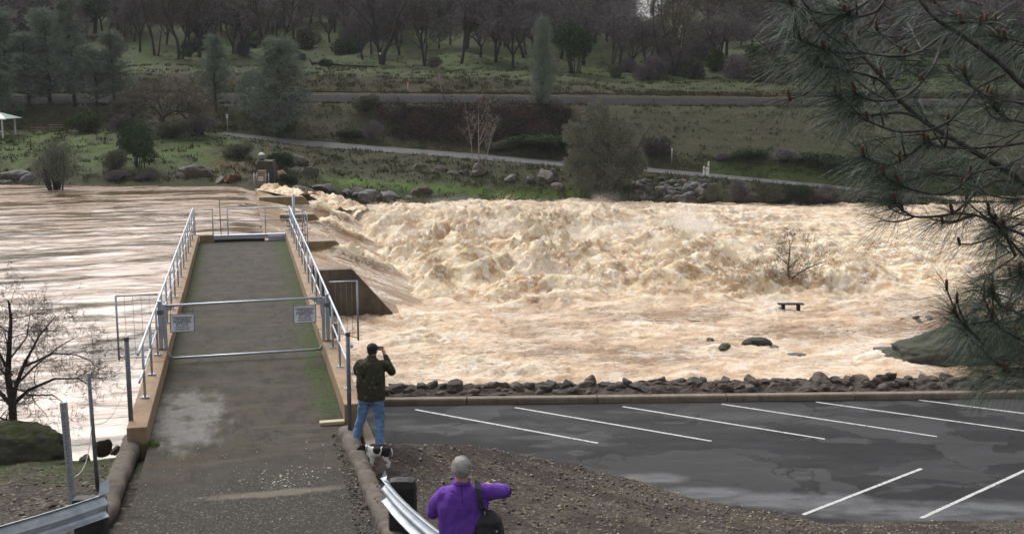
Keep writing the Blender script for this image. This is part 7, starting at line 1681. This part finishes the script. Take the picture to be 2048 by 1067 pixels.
for p in me.polygons[len(Fq):]: p.material_index = 1
# trunk outside the frame
b = bmesh.new(); tr_ = [Vector((0, 0, -6)), Vector((.02, 0, -2)), Vector((0, 0, 0)), Vector((.05, 0, 2.0)), Vector((.1, 0, 4.5))]; tube(b, tr_, [.17, .15, .13, .10, .05], 14); obj('trunk', b, M_['pinebark'], pine, True)

# ================================================================== unused prototypes go, labels get finished
for k, (e, used) in PROTO.items():
    if not used:
        for ch in list(e.children): bpy.data.objects.remove(ch)
        bpy.data.objects.remove(e)

# ================================================================== mist over the rapids and thin air over the valley
def vol_box(name, c, s, rz, build, lab, cat):
    bm = bmesh.new(); box(bm, (0, 0, 0), s); me = bm_mesh(bm, name); m = bpy.data.materials.new(name); m.use_nodes = True; nt = m.node_tree; nt.nodes.clear()
    out = nt.nodes.new('ShaderNodeOutputMaterial'); v = nt.nodes.new('ShaderNodeVolumePrincipled'); nt.links.new(v.outputs[0], out.inputs['Volume']); build(nt, v)
    o = link(name, me, None, m); o.location = c; o.rotation_euler = (0, 0, rz); return tag(o, lab, cat, kind='stuff')
def mist(nt, v):
    v.inputs['Color'].default_value = (1, .97, .92, 1); v.inputs['Anisotropy'].default_value = .2
    tc = nt.nodes.new('ShaderNodeTexCoord'); mp_ = nt.nodes.new('ShaderNodeMapping'); mp_.inputs['Scale'].default_value = (.16, .16, .35); nt.links.new(tc.outputs['Object'], mp_.inputs[0])
    n = nt.nodes.new('ShaderNodeTexNoise'); n.inputs['Scale'].default_value = 1.0; n.inputs['Detail'].default_value = 4; nt.links.new(mp_.outputs[0], n.inputs['Vector'])
    r = nt.nodes.new('ShaderNodeMapRange'); r.inputs['From Min'].default_value = .54; r.inputs['From Max'].default_value = .72; nt.links.new(n.outputs['Fac'], r.inputs['Value'])
    sp = nt.nodes.new('ShaderNodeSeparateXYZ'); nt.links.new(tc.outputs['Object'], sp.inputs[0])
    h = nt.nodes.new('ShaderNodeMapRange'); h.inputs['From Min'].default_value = 1.2; h.inputs['From Max'].default_value = -1.2; nt.links.new(sp.outputs[2], h.inputs['Value'])
    a = nt.nodes.new('ShaderNodeMapRange'); a.inputs['From Min'].default_value = 17; a.inputs['From Max'].default_value = 8; 
    ab = nt.nodes.new('ShaderNodeMath'); ab.operation = 'ABSOLUTE'; nt.links.new(sp.outputs[0], ab.inputs[0]); nt.links.new(ab.outputs[0], a.inputs['Value'])
    b = nt.nodes.new('ShaderNodeMapRange'); b.inputs['From Min'].default_value = 20; b.inputs['From Max'].default_value = 9
    ab2 = nt.nodes.new('ShaderNodeMath'); ab2.operation = 'ABSOLUTE'; nt.links.new(sp.outputs[1], ab2.inputs[0]); nt.links.new(ab2.outputs[0], b.inputs['Value'])
    cur = r.outputs[0]
    for x in (h.outputs[0], a.outputs[0], b.outputs[0]):
        m_ = nt.nodes.new('ShaderNodeMath'); m_.operation = 'MULTIPLY'; nt.links.new(cur, m_.inputs[0]); nt.links.new(x, m_.inputs[1]); cur = m_.outputs[0]
    m_ = nt.nodes.new('ShaderNodeMath'); m_.operation = 'MULTIPLY'; nt.links.new(cur, m_.inputs[0]); m_.inputs[1].default_value = .8; nt.links.new(m_.outputs[0], v.inputs['Density'])
vol_box('mist', tuple(dk(26, 84, DN_Z + 1.7)), (36, 50, 3.4), DECK_RZ, mist, 'thin drifting spray mist above the boiling water below the weir', 'mist')
def hz(nt, v):
    v.inputs['Color'].default_value = (.86, .90, .97, 1); v.inputs['Density'].default_value = .00013; v.inputs['Anisotropy'].default_value = 0.0
hb = vol_box('haze', (0, 560, 60), (2400, 1300, 300), 0, hz, None, None)
hb.location = (0, 500, 15)
me_ = hb.data
for v_ in me_.vertices: v_.co.z = -45.0 if v_.co.z < 0 else 60.0
SC.cycles.volume_max_steps = 256; SC.cycles.volume_step_rate = 3.0; SC.cycles.volume_bounces = 1
